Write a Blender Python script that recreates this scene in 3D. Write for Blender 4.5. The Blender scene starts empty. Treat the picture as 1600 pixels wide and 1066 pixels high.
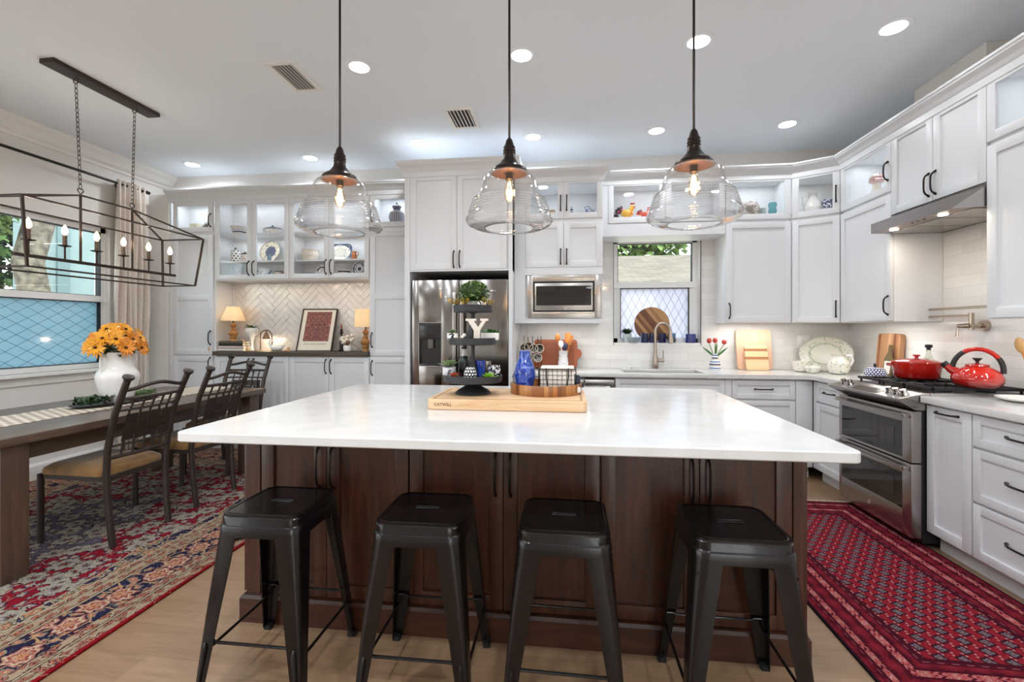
import bpy, bmesh, math, random
from mathutils import Vector, Matrix, Euler
random.seed(7)
R = math.radians
PI = math.pi
SC = bpy.context.scene
COL = SC.collection

# ------------------------------------------------------------------ camera
F_PX, YAW, HZ, CAM_H = 711.0, math.atan(85 / 711.0), 515.0, 1.31
cd = bpy.data.cameras.new('camera'); cam = bpy.data.objects.new('camera', cd); COL.objects.link(cam)
cam.location = (0, 0, CAM_H); cam.rotation_euler = (PI / 2, 0, YAW)
cd.sensor_width = 36; cd.lens = F_PX / 1600 * 36
cd.shift_y = -(533 - HZ) / 1600
cd.clip_start = 0.05
SC.camera = cam
SC.view_settings.view_transform = 'Standard'; SC.view_settings.look = 'None'
SC.view_settings.gamma = 1; SC.view_settings.use_curve_mapping = False
SC.view_settings.exposure = 0.28
SC.cycles.max_bounces = 8; SC.cycles.diffuse_bounces = 5; SC.cycles.glossy_bounces = 4
SC.cycles.transparent_max_bounces = 16; SC.cycles.transmission_bounces = 6
SC.cycles.caustics_reflective = False; SC.cycles.caustics_refractive = False
SC.cycles.sample_clamp_indirect = 6.0

# ------------------------------------------------------------------ world, sun
W = bpy.data.worlds.new('sky'); SC.world = W; W.use_nodes = True
wn = W.node_tree; wn.nodes.clear()
wo = wn.nodes.new('ShaderNodeOutputWorld'); wb = wn.nodes.new('ShaderNodeBackground')
ws = wn.nodes.new('ShaderNodeTexSky'); ws.sky_type = 'NISHITA'; ws.sun_disc = False
ws.sun_elevation = R(50); ws.sun_rotation = R(120); ws.air_density = 1.0; ws.dust_density = 2.0
wh = wn.nodes.new('ShaderNodeHueSaturation'); wh.inputs['Saturation'].default_value = 0.25
wn.links.new(ws.outputs[0], wh.inputs['Color']); wn.links.new(wh.outputs[0], wb.inputs[0])
wb.inputs[1].default_value = .85
wn.links.new(wb.outputs[0], wo.inputs[0])
sd = bpy.data.lights.new('sun', 'SUN'); sd.energy = .9; sd.angle = R(1.0); sd.color = (1, .95, .87)
sun = bpy.data.objects.new('sun', sd); COL.objects.link(sun)
sun.rotation_euler = (R(38), R(22), 0)

def lamp(name, kind, loc, energy, color=(1, 1, 1), size=.1, size_y=None, rot=(0, 0, 0), spread=None, shape=None, radius=None):
    l = bpy.data.lights.new(name, kind); l.energy = energy; l.color = color
    if kind == 'AREA':
        l.size = size
        if shape: l.shape = shape
        elif size_y: l.shape = 'RECTANGLE'
        if size_y: l.size_y = size_y
        if spread: l.spread = spread
    elif radius is not None: l.shadow_soft_size = radius
    else: l.shadow_soft_size = size
    o = bpy.data.objects.new(name, l); COL.objects.link(o); o.location = loc; o.rotation_euler = rot
    return o

WARM = (1.0, .68, .4); SOFT = (1.0, .86, .7); NEUT = (.86, .93, 1.0)
CEIL = 3.08
CANS = [(-1.385, 2.92), (-.287, 2.92), (.806, 2.91), (1.902, 2.91), (-3.98, 4.435), (-2.62, 4.41), (-1.39, 4.17), (-.302, 4.17), (.796, 4.17), (1.888, 4.17)]
BACK_FILL = [(-3.4, .9), (-1.385, .9), (.3, .9), (1.902, .9), (-3.4, -1.2), (-1.385, -1.2), (.3, -1.2), (1.902, -1.2), (-2.4, .9), (-2.4, -.2)]  # unseen ceiling lamps added outside the view as frontal fill
for i, (x, y) in enumerate(CANS + BACK_FILL):
    lamp('downlight_and_fill_lamp', 'AREA', (x, y, CEIL - .012), (2.6 if x > 1.5 else 5.0) if i < len(CANS) else 15, NEUT, .12, shape='DISK', spread=R(165))

# ------------------------------------------------------------------ tagging
def on_y(u, v, y):
    s, c = math.sin(YAW), math.cos(YAW); a = (u - 800) / F_PX; b = (HZ - v) / F_PX
    t = y / (c + a * s); return Vector(((-s + a * c) * t, y, CAM_H + b * t))
def on_x(u, v, x):
    s, c = math.sin(YAW), math.cos(YAW); a = (u - 800) / F_PX; b = (HZ - v) / F_PX
    t = x / (-s + a * c); return Vector((x, (c + a * s) * t, CAM_H + b * t))
def tag(o, label=None, cat=None, group=None, kind=None):
    if label: o['label'] = label
    if cat: o['category'] = cat
    if group: o['group'] = group
    if kind: o['kind'] = kind
    return o
def thing(name, label, cat, loc=(0, 0, 0), rz=0, group=None, kind=None):
    o = bpy.data.objects.new(name, None); COL.objects.link(o)
    o.location = loc; o.rotation_euler = (0, 0, rz); o.empty_display_size = .05
    return tag(o, label, cat, group, kind)
def kids(o): return [c for c in bpy.data.objects if c.parent == o]
def copy_tree(o, parent=None):
    c = o.copy(); COL.objects.link(c); c.parent = parent
    for k in list(kids(o)): copy_tree(k, c)
    return c
def dup(o, loc, rz=0, label=None, group=None):
    c = copy_tree(o); c.location = loc; c.rotation_euler = (0, 0, rz)
    if label: c['label'] = label
    if group: c['group'] = group
    return c

# ------------------------------------------------------------------ mesh builder
class MB:
    def __init__(s): s.v = []; s.f = []; s.m = []; s.cur = 0
    def mat(s, i): s.cur = i; return s
    def add(s, vs, fs, M=None):
        n = len(s.v)
        for p in vs:
            p = Vector(p); s.v.append(tuple(M @ p if M is not None else p))
        for f in fs: s.f.append(tuple(i + n for i in f)); s.m.append(s.cur)
        return s
    def box(s, x0, y0, z0, x1, y1, z1, M=None, b=0):
        x0, x1 = min(x0, x1), max(x0, x1); y0, y1 = min(y0, y1), max(y0, y1); z0, z1 = min(z0, z1), max(z0, z1)
        b = min(b, (x1 - x0) * .45, (y1 - y0) * .45, (z1 - z0) * .45)
        if b <= 0:
            v = [(x, y, z) for z in (z0, z1) for y in (y0, y1) for x in (x0, x1)]
            return s.add(v, [(0, 2, 3, 1), (4, 5, 7, 6), (0, 1, 5, 4), (2, 6, 7, 3), (0, 4, 6, 2), (1, 3, 7, 5)], M)
        bm = bmesh.new(); bmesh.ops.create_cube(bm, size=1)
        for v in bm.verts: v.co = Vector(((x0 + x1) / 2 + v.co.x * (x1 - x0), (y0 + y1) / 2 + v.co.y * (y1 - y0), (z0 + z1) / 2 + v.co.z * (z1 - z0)))
        bmesh.ops.bevel(bm, geom=list(bm.edges), offset=b, segments=2, profile=.6, affect='EDGES')
        bm.verts.index_update()
        s.add([v.co.copy() for v in bm.verts], [[v.index for v in f.verts] for f in bm.faces], M); bm.free(); return s
    def cyl(s, p0, p1, r0, r1=None, n=12, cap=True):
        r1 = r0 if r1 is None else r1
        p0 = Vector(p0); p1 = Vector(p1); d = (p1 - p0).normalized()
        a = d.orthogonal().normalized(); b = d.cross(a)
        v = []
        for p, r in ((p0, r0), (p1, r1)):
            for i in range(n): t = 2 * PI * i / n; v.append(p + a * math.cos(t) * r + b * math.sin(t) * r)
        f = [(i, (i + 1) % n, n + (i + 1) % n, n + i) for i in range(n)]
        if cap: f += [tuple(range(n))[::-1], tuple(range(n, 2 * n))]
        return s.add(v, f)
    def tube(s, pts, r, n=8, closed=False, cap=True):
        pts = [Vector(p) for p in pts]; N = len(pts); rs = r if isinstance(r, (list, tuple)) else [r] * N
        v = []; up = None
        for i, p in enumerate(pts):
            if closed: d = pts[(i + 1) % N] - pts[i - 1]
            else: d = pts[min(i + 1, N - 1)] - pts[max(i - 1, 0)]
            d.normalize()
            if up is None: up = d.orthogonal().normalized()
            a = (up - d * up.dot(d))
            a = a.normalized() if a.length > 1e-6 else d.orthogonal().normalized()
            up = a; b = d.cross(a)
            for k in range(n): t = 2 * PI * k / n; v.append(p + (a * math.cos(t) + b * math.sin(t)) * rs[i])
        f = []
        for i in range(N if closed else N - 1):
            for k in range(n):
                j = (i + 1) % N; f.append((i * n + k, i * n + (k + 1) % n, j * n + (k + 1) % n, j * n + k))
        if cap and not closed: f += [tuple(range(n))[::-1], tuple(range((N - 1) * n, N * n))]
        return s.add(v, f)
    def lathe(s, prof, n=32, c=(0, 0, 0), sx=1, sy=1, M=None):
        c = Vector(c); v = []
        for r, z in prof:
            for i in range(n): t = 2 * PI * i / n; v.append(c + Vector((r * math.cos(t) * sx, r * math.sin(t) * sy, z)))
        f = []
        for k in range(len(prof) - 1):
            for i in range(n): f.append((k * n + i, k * n + (i + 1) % n, (k + 1) * n + (i + 1) % n, (k + 1) * n + i))
        if prof[0][0] > 1e-4: f.append(tuple(range(n))[::-1])
        if prof[-1][0] > 1e-4: f.append(tuple(range((len(prof) - 1) * n, len(prof) * n)))
        return s.add(v, f, M)
    def shell(s, prof, t, n=32, c=(0, 0, 0), M=None, sx=1, sy=1):
        """open vessel: outer profile bottom to top, wall thickness t"""
        inner = [(max(r - t, 0), z) for r, z in prof[::-1]]
        inner = [(r, max(z, prof[0][1] + t)) for r, z in inner]
        return s.lathe([(0, prof[0][1])] + list(prof) + inner + [(0, prof[0][1] + t)], n, c, sx, sy, M)
    def ball(s, c, r, n=12, sx=1, sy=1, sz=1, M=None):
        m = max(4, n // 2)
        prof = [(r * math.sin(PI * k / m), -r * math.cos(PI * k / m) * sz) for k in range(m + 1)]
        prof[0] = (0, -r * sz); prof[-1] = (0, r * sz)
        return s.lathe(prof, n, c, sx, sy, M)
    def prism(s, poly, z0, z1, M=None):
        n = len(poly); v = [(x, y, z0) for x, y in poly] + [(x, y, z1) for x, y in poly]
        return s.add(v, [tuple(range(n))[::-1], tuple(range(n, 2 * n))] + [(i, (i + 1) % n, n + (i + 1) % n, n + i) for i in range(n)], M)
    def rprism(s, x0, y0, x1, y1, z0, z1, r, M=None, k=6):
        return s.prism(rrect(x0, y0, x1, y1, r, k), z0, z1, M)
    def torus(s, c, R_, r, n=32, k=8, M=None, sx=1, sy=1):
        pts = [Vector(c) + Vector((R_ * math.cos(2 * PI * i / n) * sx, R_ * math.sin(2 * PI * i / n) * sy, 0)) for i in range(n)]
        if M is not None: pts = [M @ p for p in pts]
        return s.tube(pts, r, k, closed=True)
    def leaf(s, base, d, L, w, up=(0, 0, 1), curl=.2, fold=.15):
        base = Vector(base); d = Vector(d).normalized(); up = Vector(up)
        sd_ = d.cross(up)
        if sd_.length < 1e-3: sd_ = d.orthogonal()
        sd_.normalize(); nrm = sd_.cross(d)
        v = []; K = 4
        for k in range(K + 1):
            t = k / K; c = base + d * (L * t) - nrm * (curl * L * t * t); ww = w * math.sin(PI * min(t * .85 + .12, 1)) * .5
            v += [c - sd_ * ww + nrm * fold * ww, c, c + sd_ * ww + nrm * fold * ww]
        f = []
        for k in range(K):
            a = 3 * k; f += [(a, a + 1, a + 4, a + 3), (a + 1, a + 2, a + 5, a + 4)]
        return s.add(v, f)
    def spl(s, prof, k=5):
        P = [Vector(p) for p in prof]; out = []
        for i in range(len(P) - 1):
            a, b, c, d = P[max(i - 1, 0)], P[i], P[i + 1], P[min(i + 2, len(P) - 1)]
            for j in range(k):
                t = j / k; q = .5 * ((2 * b) + (c - a) * t + (2 * a - 5 * b + 4 * c - d) * t * t + (3 * b - a - 3 * c + d) * t ** 3); out.append((max(q.x, 0), q.y))
        return out + [tuple(P[-1])]
    def build(s, name, mats, parent=None, world=False, smooth=30, solid=0, bevel=0):
        me = bpy.data.meshes.new(name)
        off = Vector((0, 0, 0))
        if world and parent is not None:
            q = parent
            while q is not None: off += q.location; q = q.parent
        me.from_pydata([tuple(Vector(p) - off) for p in s.v], [], s.f)
        if not isinstance(mats, (list, tuple)): mats = [mats]
        for m in mats: me.materials.append(m)
        if len(mats) > 1: me.polygons.foreach_set('material_index', s.m)
        bm = bmesh.new(); bm.from_mesh(me)
        bmesh.ops.recalc_face_normals(bm, faces=bm.faces)
        bm.to_mesh(me); bm.free()
        if smooth:
            me.polygons.foreach_set('use_smooth', [True] * len(me.polygons))
            me.set_sharp_from_angle(angle=R(smooth))
        me.update()
        o = bpy.data.objects.new(name, me); COL.objects.link(o)
        if parent is not None: o.parent = parent
        if solid:
            md = o.modifiers.new('thickness', 'SOLIDIFY'); md.thickness = solid; md.offset = 0
        if bevel:
            md = o.modifiers.new('bevel', 'BEVEL'); md.width = bevel; md.segments = 2; md.limit_method = 'ANGLE'; md.angle_limit = R(40)
        return o
def rrect(x0, y0, x1, y1, r, k=6):
    p = []
    for cx, cy, a in ((x1 - r, y1 - r, 0), (x0 + r, y1 - r, 90), (x0 + r, y0 + r, 180), (x1 - r, y0 + r, 270)):
        for i in range(k + 1): t = R(a + 90 * i / k); p.append((cx + r * math.cos(t), cy + r * math.sin(t)))
    return p
def sweep(path, prof, closed=False):
    """profile (outward, z) swept along an xy path; outward is to the right of travel"""
    m = MB(); P = [Vector((p[0], p[1])) for p in path]; N = len(P); K = len(prof); v = []
    for i in range(N):
        d0 = (P[i] - P[i - 1]).normalized() if i > 0 else None; d1 = (P[i + 1] - P[i]).normalized() if i < N - 1 else None
        n0 = Vector((d0.y, -d0.x)) if d0 else None; n1 = Vector((d1.y, -d1.x)) if d1 else None
        if n0 and n1:
            b = (n0 + n1).normalized(); b = b / max(.2, b.dot(n0))
        else: b = n0 or n1
        for o, z in prof: q = P[i] + b * o; v.append((q.x, q.y, z))
    f = []
    for i in range(N - 1):
        for k in range(K): f.append((i * K + k, i * K + (k + 1) % K, (i + 1) * K + (k + 1) % K, (i + 1) * K + k))
    f += [tuple(range(K)), tuple(range((N - 1) * K, N * K))[::-1]]
    m.add(v, f); return m
def text_mesh(name, body, size, mat, parent, loc, rot, depth=.001, align='LEFT', spacing=1.0):
    c = bpy.data.curves.new(name, 'FONT'); c.body = body; c.size = size; c.extrude = depth; c.align_x = align; c.space_character = spacing
    t = bpy.data.objects.new(name + '_curve', c); COL.objects.link(t)
    bpy.context.view_layer.update()
    me = bpy.data.meshes.new_from_object(t); bpy.data.objects.remove(t); bpy.data.curves.remove(c)
    me.name = name; me.materials.clear(); me.materials.append(mat)
    o = bpy.data.objects.new(name, me); COL.objects.link(o); o.parent = parent; o.location = loc; o.rotation_euler = rot
    return o

# ------------------------------------------------------------------ materials
def lin(h):
    if isinstance(h, str):
        h = h.lstrip('#'); c = [int(h[i:i + 2], 16) / 255 for i in (0, 2, 4)]
    else: c = [x for x in h]
    return tuple((x / 12.92 if x <= .04045 else ((x + .055) / 1.055) ** 2.4) for x in c) + (1,)
class X_:
    """tiny expression wrapper for shader math"""
    def __init__(s, nt, out): s.nt = nt; s.o = out
    def _m(s, op, *a):
        n = s.nt.nodes.new('ShaderNodeMath'); n.operation = op
        for i, q in enumerate((s,) + a):
            if isinstance(q, X_): s.nt.links.new(q.o, n.inputs[i])
            else: n.inputs[i].default_value = q
        return X_(s.nt, n.outputs[0])
    def __add__(s, q): return s._m('ADD', q)
    def __radd__(s, q): return s._m('ADD', q)
    def __sub__(s, q): return s._m('SUBTRACT', q)
    def __rsub__(s, q): return (s * -1) + q
    def __mul__(s, q): return s._m('MULTIPLY', q)
    def __rmul__(s, q): return s._m('MULTIPLY', q)
    def __truediv__(s, q): return s._m('DIVIDE', q)
    def lt(s, q): return s._m('LESS_THAN', q)
    def gt(s, q): return s._m('GREATER_THAN', q)
    def abs(s): return s._m('ABSOLUTE')
    def sin(s): return s._m('SINE')
    def frac(s): return s._m('FRACT')
    def floor(s): return s._m('FLOOR')
    def min(s, q): return s._m('MINIMUM', q)
    def max(s, q): return s._m('MAXIMUM', q)
    def pw(s, q): return s._m('POWER', q)
    def atan2(s, q): return s._m('ARCTAN2', q)
    def pingpong(s, q): return s._m('PINGPONG', q)
class Mt:
    def __init__(s, name):
        s.m = bpy.data.materials.new(name); s.m.use_nodes = True; s.nt = s.m.node_tree
        s.b = s.nt.nodes['Principled BSDF']; s.out = s.nt.nodes['Material Output']
    def n(s, t, **k):
        x = s.nt.nodes.new(t)
        for a, b in k.items():
            if a in x.inputs.keys() if hasattr(x.inputs, 'keys') else False: x.inputs[a].default_value = b
            else: setattr(x, a, b)
        return x
    def L(s, a, b): s.nt.links.new(a.o if isinstance(a, X_) else a, b)
    def set(s, **k):
        for a, v in k.items():
            i = s.b.inputs[a.replace('_', ' ')]
            if isinstance(v, X_) or hasattr(v, 'links'): s.L(v, i)
            else: i.default_value = v
        return s
    def coord(s, kind='Object'):
        tc = s.nt.nodes.new('ShaderNodeTexCoord'); return tc.outputs[kind]
    def mapping(s, scale=(1, 1, 1), rot=(0, 0, 0), loc=(0, 0, 0), src=None):
        mp = s.nt.nodes.new('ShaderNodeMapping'); mp.inputs['Scale'].default_value = scale; mp.inputs['Rotation'].default_value = rot; mp.inputs['Location'].default_value = loc
        s.L(src if src is not None else s.coord(), mp.inputs[0]); return mp.outputs[0]
    def xyz(s, src=None):
        sp = s.nt.nodes.new('ShaderNodeSeparateXYZ'); s.L(src if src is not None else s.coord(), sp.inputs[0])
        return [X_(s.nt, o) for o in sp.outputs]
    def noise(s, scale, detail=4, vec=None, dist=0, rough=.5, out='Fac'):
        x = s.nt.nodes.new('ShaderNodeTexNoise'); x.inputs['Scale'].default_value = scale; x.inputs['Detail'].default_value = detail
        x.inputs['Distortion'].default_value = dist; x.inputs['Roughness'].default_value = rough
        if vec is None: vec = s.coord()
        s.L(vec, x.inputs['Vector']); return X_(s.nt, x.outputs[out])
    def ramp(s, fac, stops, interp='LINEAR'):
        r = s.nt.nodes.new('ShaderNodeValToRGB'); r.color_ramp.interpolation = interp; e = r.color_ramp.elements
        while len(e) < len(stops): e.new(.5)
        for i, (p, c) in enumerate(stops): e[i].position = p; e[i].color = lin(c)
        s.L(fac, r.inputs[0]); return X_(s.nt, r.outputs[0])
    def mix(s, fac, a, b, blend='MIX'):
        x = s.nt.nodes.new('ShaderNodeMix'); x.data_type = 'RGBA'; x.blend_type = blend; x.clamp_factor = True
        if isinstance(fac, X_): s.L(fac, x.inputs[0])
        else: x.inputs[0].default_value = fac
        for i, q in ((6, a), (7, b)):
            if isinstance(q, X_): s.L(q, x.inputs[i])
            else: x.inputs[i].default_value = lin(q)
        return X_(s.nt, x.outputs[2])
    def bump(s, h, strength=.2, dist=.01):
        x = s.nt.nodes.new('ShaderNodeBump'); x.inputs['Strength'].default_value = strength; x.inputs['Distance'].default_value = dist
        s.L(h, x.inputs['Height']); s.L(x.outputs[0], s.b.inputs['Normal']); return s
def mat(name, col, rough=.5, metal=0, spec=.5, coat=0, nz=0, nscale=60, bump=0, bscale=80, trans=0, sheen=0):
    M = Mt(name); c = lin(col)
    M.set(Roughness=rough, Metallic=metal)
    M.b.inputs['Specular IOR Level'].default_value = spec; M.b.inputs['Coat Weight'].default_value = coat; M.b.inputs['Coat Roughness'].default_value = .08
    if sheen: M.b.inputs['Sheen Weight'].default_value = sheen
    if nz:
        f = M.noise(nscale, 5)
        lo = tuple(max(0, x * (1 - nz)) for x in c[:3]); hi = tuple(min(1, x * (1 + nz)) for x in c[:3])
        r = M.nt.nodes.new('ShaderNodeValToRGB'); r.color_ramp.elements[0].position = .3; r.color_ramp.elements[1].position = .7
        r.color_ramp.elements[0].color = lo + (1,); r.color_ramp.elements[1].color = hi + (1,)
        M.L(f, r.inputs[0]); M.L(r.outputs[0], M.b.inputs['Base Color'])
    else:
        f = M.noise(nscale, 2); r = M.nt.nodes.new('ShaderNodeValToRGB')
        r.color_ramp.elements[0].color = tuple(x * .985 for x in c[:3]) + (1,); r.color_ramp.elements[1].color = c
        M.L(f, r.inputs[0]); M.L(r.outputs[0], M.b.inputs['Base Color'])
    if bump: M.bump(M.noise(bscale, 4), bump, .004)
    return M.m
def emis(name, col, strength):
    M = Mt(name); M.nt.nodes.remove(M.b); e = M.nt.nodes.new('ShaderNodeEmission'); e.inputs[0].default_value = lin(col); e.inputs[1].default_value = strength
    M.nt.links.new(e.outputs[0], M.out.inputs[0]); return M.m
def clear_glass(name, tint='#ffffff', ior=1.45, rough=0.0, extra=0.0, bumpy=0, white=0.0, edge=0):
    M = Mt(name); nt = M.nt; nt.nodes.remove(M.b)
    tr = nt.nodes.new('ShaderNodeBsdfTransparent'); tr.inputs[0].default_value = lin(tint)
    gl = nt.nodes.new('ShaderNodeBsdfGlossy'); gl.inputs['Roughness'].default_value = rough
    fr = nt.nodes.new('ShaderNodeLayerWeight'); fr.inputs[0].default_value = .5
    mx = nt.nodes.new('ShaderNodeMixShader')
    f0 = ((ior - 1) / (ior + 1)) ** 2
    f = X_(nt, fr.outputs['Facing']).pw(5.0 - 2.2 * edge) * (1 - f0) + f0
    if edge: M.L(M.mix(X_(nt, fr.outputs['Facing']).pw(3.5), tint, '#d3d6d8'), tr.inputs[0])
    if extra: f = (f * (1 + extra)).min(1.0)
    M.L(f, mx.inputs[0]); nt.links.new(tr.outputs[0], mx.inputs[1]); nt.links.new(gl.outputs[0], mx.inputs[2])
    last = mx
    if white:
        df = nt.nodes.new('ShaderNodeBsdfTranslucent'); df.inputs[0].default_value = (.9, .9, .9, 1)
        m2 = nt.nodes.new('ShaderNodeMixShader'); m2.inputs[0].default_value = white
        nt.links.new(mx.outputs[0], m2.inputs[1]); nt.links.new(df.outputs[0], m2.inputs[2]); last = m2
    if bumpy:
        bp = nt.nodes.new('ShaderNodeBump'); bp.inputs['Strength'].default_value = bumpy; bp.inputs['Distance'].default_value = .01
        M.L(M.noise(14, 2), bp.inputs['Height']); nt.links.new(bp.outputs[0], gl.inputs['Normal']); nt.links.new(bp.outputs[0], fr.inputs['Normal'])
    nt.links.new(last.outputs[0], M.out.inputs[0]); return M.m

def m_wood(name, c1, c2, c3, rough=.4, scale=1.0, axis='X', coat=0, plank=0):
    M = Mt(name)
    sc = {'X': (1.2, 14, 14), 'Y': (14, 1.2, 14), 'Z': (14, 14, 1.2)}[axis]
    v = M.mapping(tuple(q * scale for q in sc))
    f = M.noise(2.2, 8, v, .8, .62)
    col = M.ramp(f, [(.25, c1), (.5, c2), (.78, c3)])
    if plank:
        x, y, z = M.xyz(); q = {'X': y, 'Y': x, 'Z': x}[axis]
        wn_ = M.nt.nodes.new('ShaderNodeTexWhiteNoise'); wn_.noise_dimensions = '1D'; M.L((q / plank).floor(), wn_.inputs['W'])
        k = X_(M.nt, wn_.outputs[0])
        col = M.mix(k * .55, col, c1)
    M.set(Base_Color=col, Roughness=rough); M.b.inputs['Coat Weight'].default_value = coat
    M.bump(f, .06, .004)
    return M.m
def m_stripes(name, cols, width, axis='X', rough=.45, rot=0):
    """laminated board: strips of different woods"""
    M = Mt(name); v = M.mapping(rot=(0, rot, 0)) if rot else M.coord()
    x, y, z = M.xyz(v); q = {'X': x, 'Y': y, 'Z': z}[axis]
    wn_ = M.nt.nodes.new('ShaderNodeTexWhiteNoise'); wn_.noise_dimensions = '1D'; M.L((q / width).floor(), wn_.inputs['W'])
    k = X_(M.nt, wn_.outputs[0]); n = len(cols)
    c = M.ramp(k, [(i / n, cc) for i, cc in enumerate(cols)], 'CONSTANT')
    g = M.noise(40, 5, M.mapping((1, 1, .08) if axis == 'X' else (.08, 1, 1)), .5)
    M.set(Base_Color=M.mix(g * .35, c, '#5a3a22', 'MIX'), Roughness=rough); return M.m

white_paint = mat('white_cabinet_paint', '#dadcdf', .32, spec=.45, bump=.01)
white_in = mat('white_cabinet_inside', '#e6e8ea', .4)
wall_paint = mat('greige_wall_paint', '#e6e3df', .7, bump=.04, bscale=200)
ceil_paint = mat('ceiling_paint', '#eaf1f8', .85, bump=.12, bscale=160)
trim_paint = mat('white_trim_paint', '#ebeae7', .4)
bronze = mat('dark_bronze', '#2c2320', .38, .75, nz=.15)
black_metal = mat('black_bronze_metal', '#26221f', .28, .55, spec=.6, nz=.12)
stool_metal = mat('gunmetal_powder_coat', '#120e0e', .27, .25, spec=.4, coat=.18, nz=.1, nscale=20)
chair_metal = mat('hammered_brown_metal', '#3d3430', .45, .5, nz=.15, bump=.15, bscale=90)
black_matte = mat('matte_black', '#1b1b1c', .5, nz=.1)
nickel = mat('brushed_nickel', '#b3a799', .28, .95, nz=.06)
chrome = mat('polished_chrome', '#d8d8d8', .1, 1.0)
brass = mat('aged_brass', '#8f6b3f', .32, .9, nz=.12)
rubber = mat('black_rubber', '#111111', .8)
def m_steel(name, col, rough, axis):
    M = Mt(name); sc = {'X': (1, 90, 90), 'Z': (90, 90, 1), 'Y': (90, 1, 90)}[axis]
    f = M.noise(3, 3, M.mapping(sc))
    M.set(Base_Color=M.ramp(f, [(.3, tuple(x * .9 for x in col)), (.7, col)]), Metallic=1.0, Roughness=rough)
    M.b.inputs['Anisotropic'].default_value = .5
    M.bump(f, .03, .002); return M.m
steel_v = m_steel('stainless_steel_brushed_upright', (.62, .60, .585), .24, 'Z')
steel_h = m_steel('stainless_steel_brushed_level', (.70, .685, .67), .24, 'X')
steel_y = m_steel('stainless_steel_brushed_along', (.72, .70, .69), .26, 'Y')
def m_wavy_steel():
    M = Mt('fridge_door_steel'); f = M.noise(3, 3, M.mapping((80, 80, 1)))
    M.set(Base_Color=M.ramp(f, [(.3, (.52, .505, .495)), (.7, (.58, .565, .55))]), Metallic=1.0, Roughness=.17)
    w = M.noise(1.7, 1, M.mapping((2.2, 1, .8)))
    M.bump(w + f * .004, .25, .02); return M.m
fridge_steel = m_wavy_steel()
dark_glass = mat('dark_oven_glass', '#151213', .06, spec=.8)
quartz = Mt('white_quartz'); quartz.set(Base_Color=quartz.ramp(quartz.noise(9, 6), [(.35, '#cfcfcd'), (.65, '#d6d6d5')]), Roughness=.13)
quartz.b.inputs['Specular IOR Level'].default_value = .5; quartz = quartz.m
walnut_stain = m_wood('dark_brown_stained_wood', '#2a140b', '#3f2113', '#57321d', .38, 1.0, 'Z', coat=.15)
walnut_stain_h = m_wood('dark_brown_stained_wood_level', '#28140b', '#3d2012', '#54301c', .38, 1.0, 'X', coat=.15)
table_wood = m_wood('brown_table_wood', '#40332a', '#57463a', '#6c594a', .33, .9, 'Y', coat=.1)
table_wood_z = m_wood('brown_table_wood_upright', '#3d2e25', '#4f3c30', '#624c3d', .4, .9, 'Z')
barn_wood = m_wood('weathered_brown_plank', '#33291f', '#4c3e33', '#5f5a55', .5, 1.2, 'X')
maple = m_wood('pale_maple', '#c69b70', '#d9b48c', '#e6c7a3', .45, .8, 'X')
maple_z = m_wood('pale_maple_upright', '#c79f7c', '#d8b490', '#e4c6a6', .45, .8, 'Z')
glass = clear_glass('cabinet_glass')
win_glass = clear_glass('window_glass', '#f4faf8')
shade_glass = clear_glass('clear_pendant_glass', '#fbfbfb', 1.5, .03, .35, .5, .01, edge=1)
bulb_glass = clear_glass('clear_bulb_glass', '#fff4e0', 1.3)
ceramic = mat('white_ceramic', '#eceae6', .18, coat=.4)
cream = mat('cream_ceramic', '#e0d6c3', .25, coat=.3)
blue_glaze = None
leafm = mat('green_leaf', '#4c6b35', .5, nz=.35, nscale=30)
leaf_dark = mat('dark_green_leaf', '#2f4a26', .5, nz=.35, nscale=30)
leaf_pale = mat('pale_succulent_green', '#7f9a68', .5, nz=.25, nscale=30)
leaf_lime = mat('lime_green_leaf', '#86c32c', .5, nz=.25, nscale=30)
soil = mat('dark_soil', '#2b2019', .9, nz=.4)

# ------------------------------------------------------------------ room
XL, XR, YB, YF = -4.6, 2.74, 4.8, -3.6
def struct(name, mb, m, label=None, **k):
    o = mb.build(name, m, smooth=0, **k); tag(o, label, None, None, 'structure'); return o
# floor boards
Mf = Mt('oak_plank_floor')
v = Mf.coord(); br = Mf.nt.nodes.new('ShaderNodeTexBrick'); br.offset = .37; br.offset_frequency = 2
for k_, q in (('Scale', 1), ('Brick Width', 1.22), ('Row Height', .182), ('Mortar Size', .0020), ('Mortar Smooth', .3), ('Bias', 0)): br.inputs[k_].default_value = q
br.inputs['Color1'].default_value = lin('#9a7c60'); br.inputs['Color2'].default_value = lin('#7b5f45'); br.inputs['Mortar'].default_value = lin('#6d5a45')
Mf.L(v, br.inputs['Vector'])
g = Mf.noise(2.6, 9, Mf.mapping((1.1, 11, 1)), 1.6, .66)
g2 = Mf.noise(1.1, 3, Mf.mapping((1, 2.5, 1)), .6)
c = Mf.mix(.5, X_(Mf.nt, br.outputs[0]), Mf.ramp(g, [(.25, '#705440'), (.5, '#94765b'), (.75, '#ab8f71')]))
c = Mf.mix(g2 * .35, c, '#7a6249')
Mf.set(Base_Color=c, Roughness=.36); Mf.bump(g * .3 - X_(Mf.nt, br.outputs[1]) * .8, .12, .004)
struct('floor', MB().box(XL - .2, YF - .2, -.1, XR + .2, YB + .2, 0), Mf.m)
struct('ceiling', MB().box(XL - .2, YF - .2, CEIL, XR + .2, YB + .2, CEIL + .15), ceil_paint)
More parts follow.
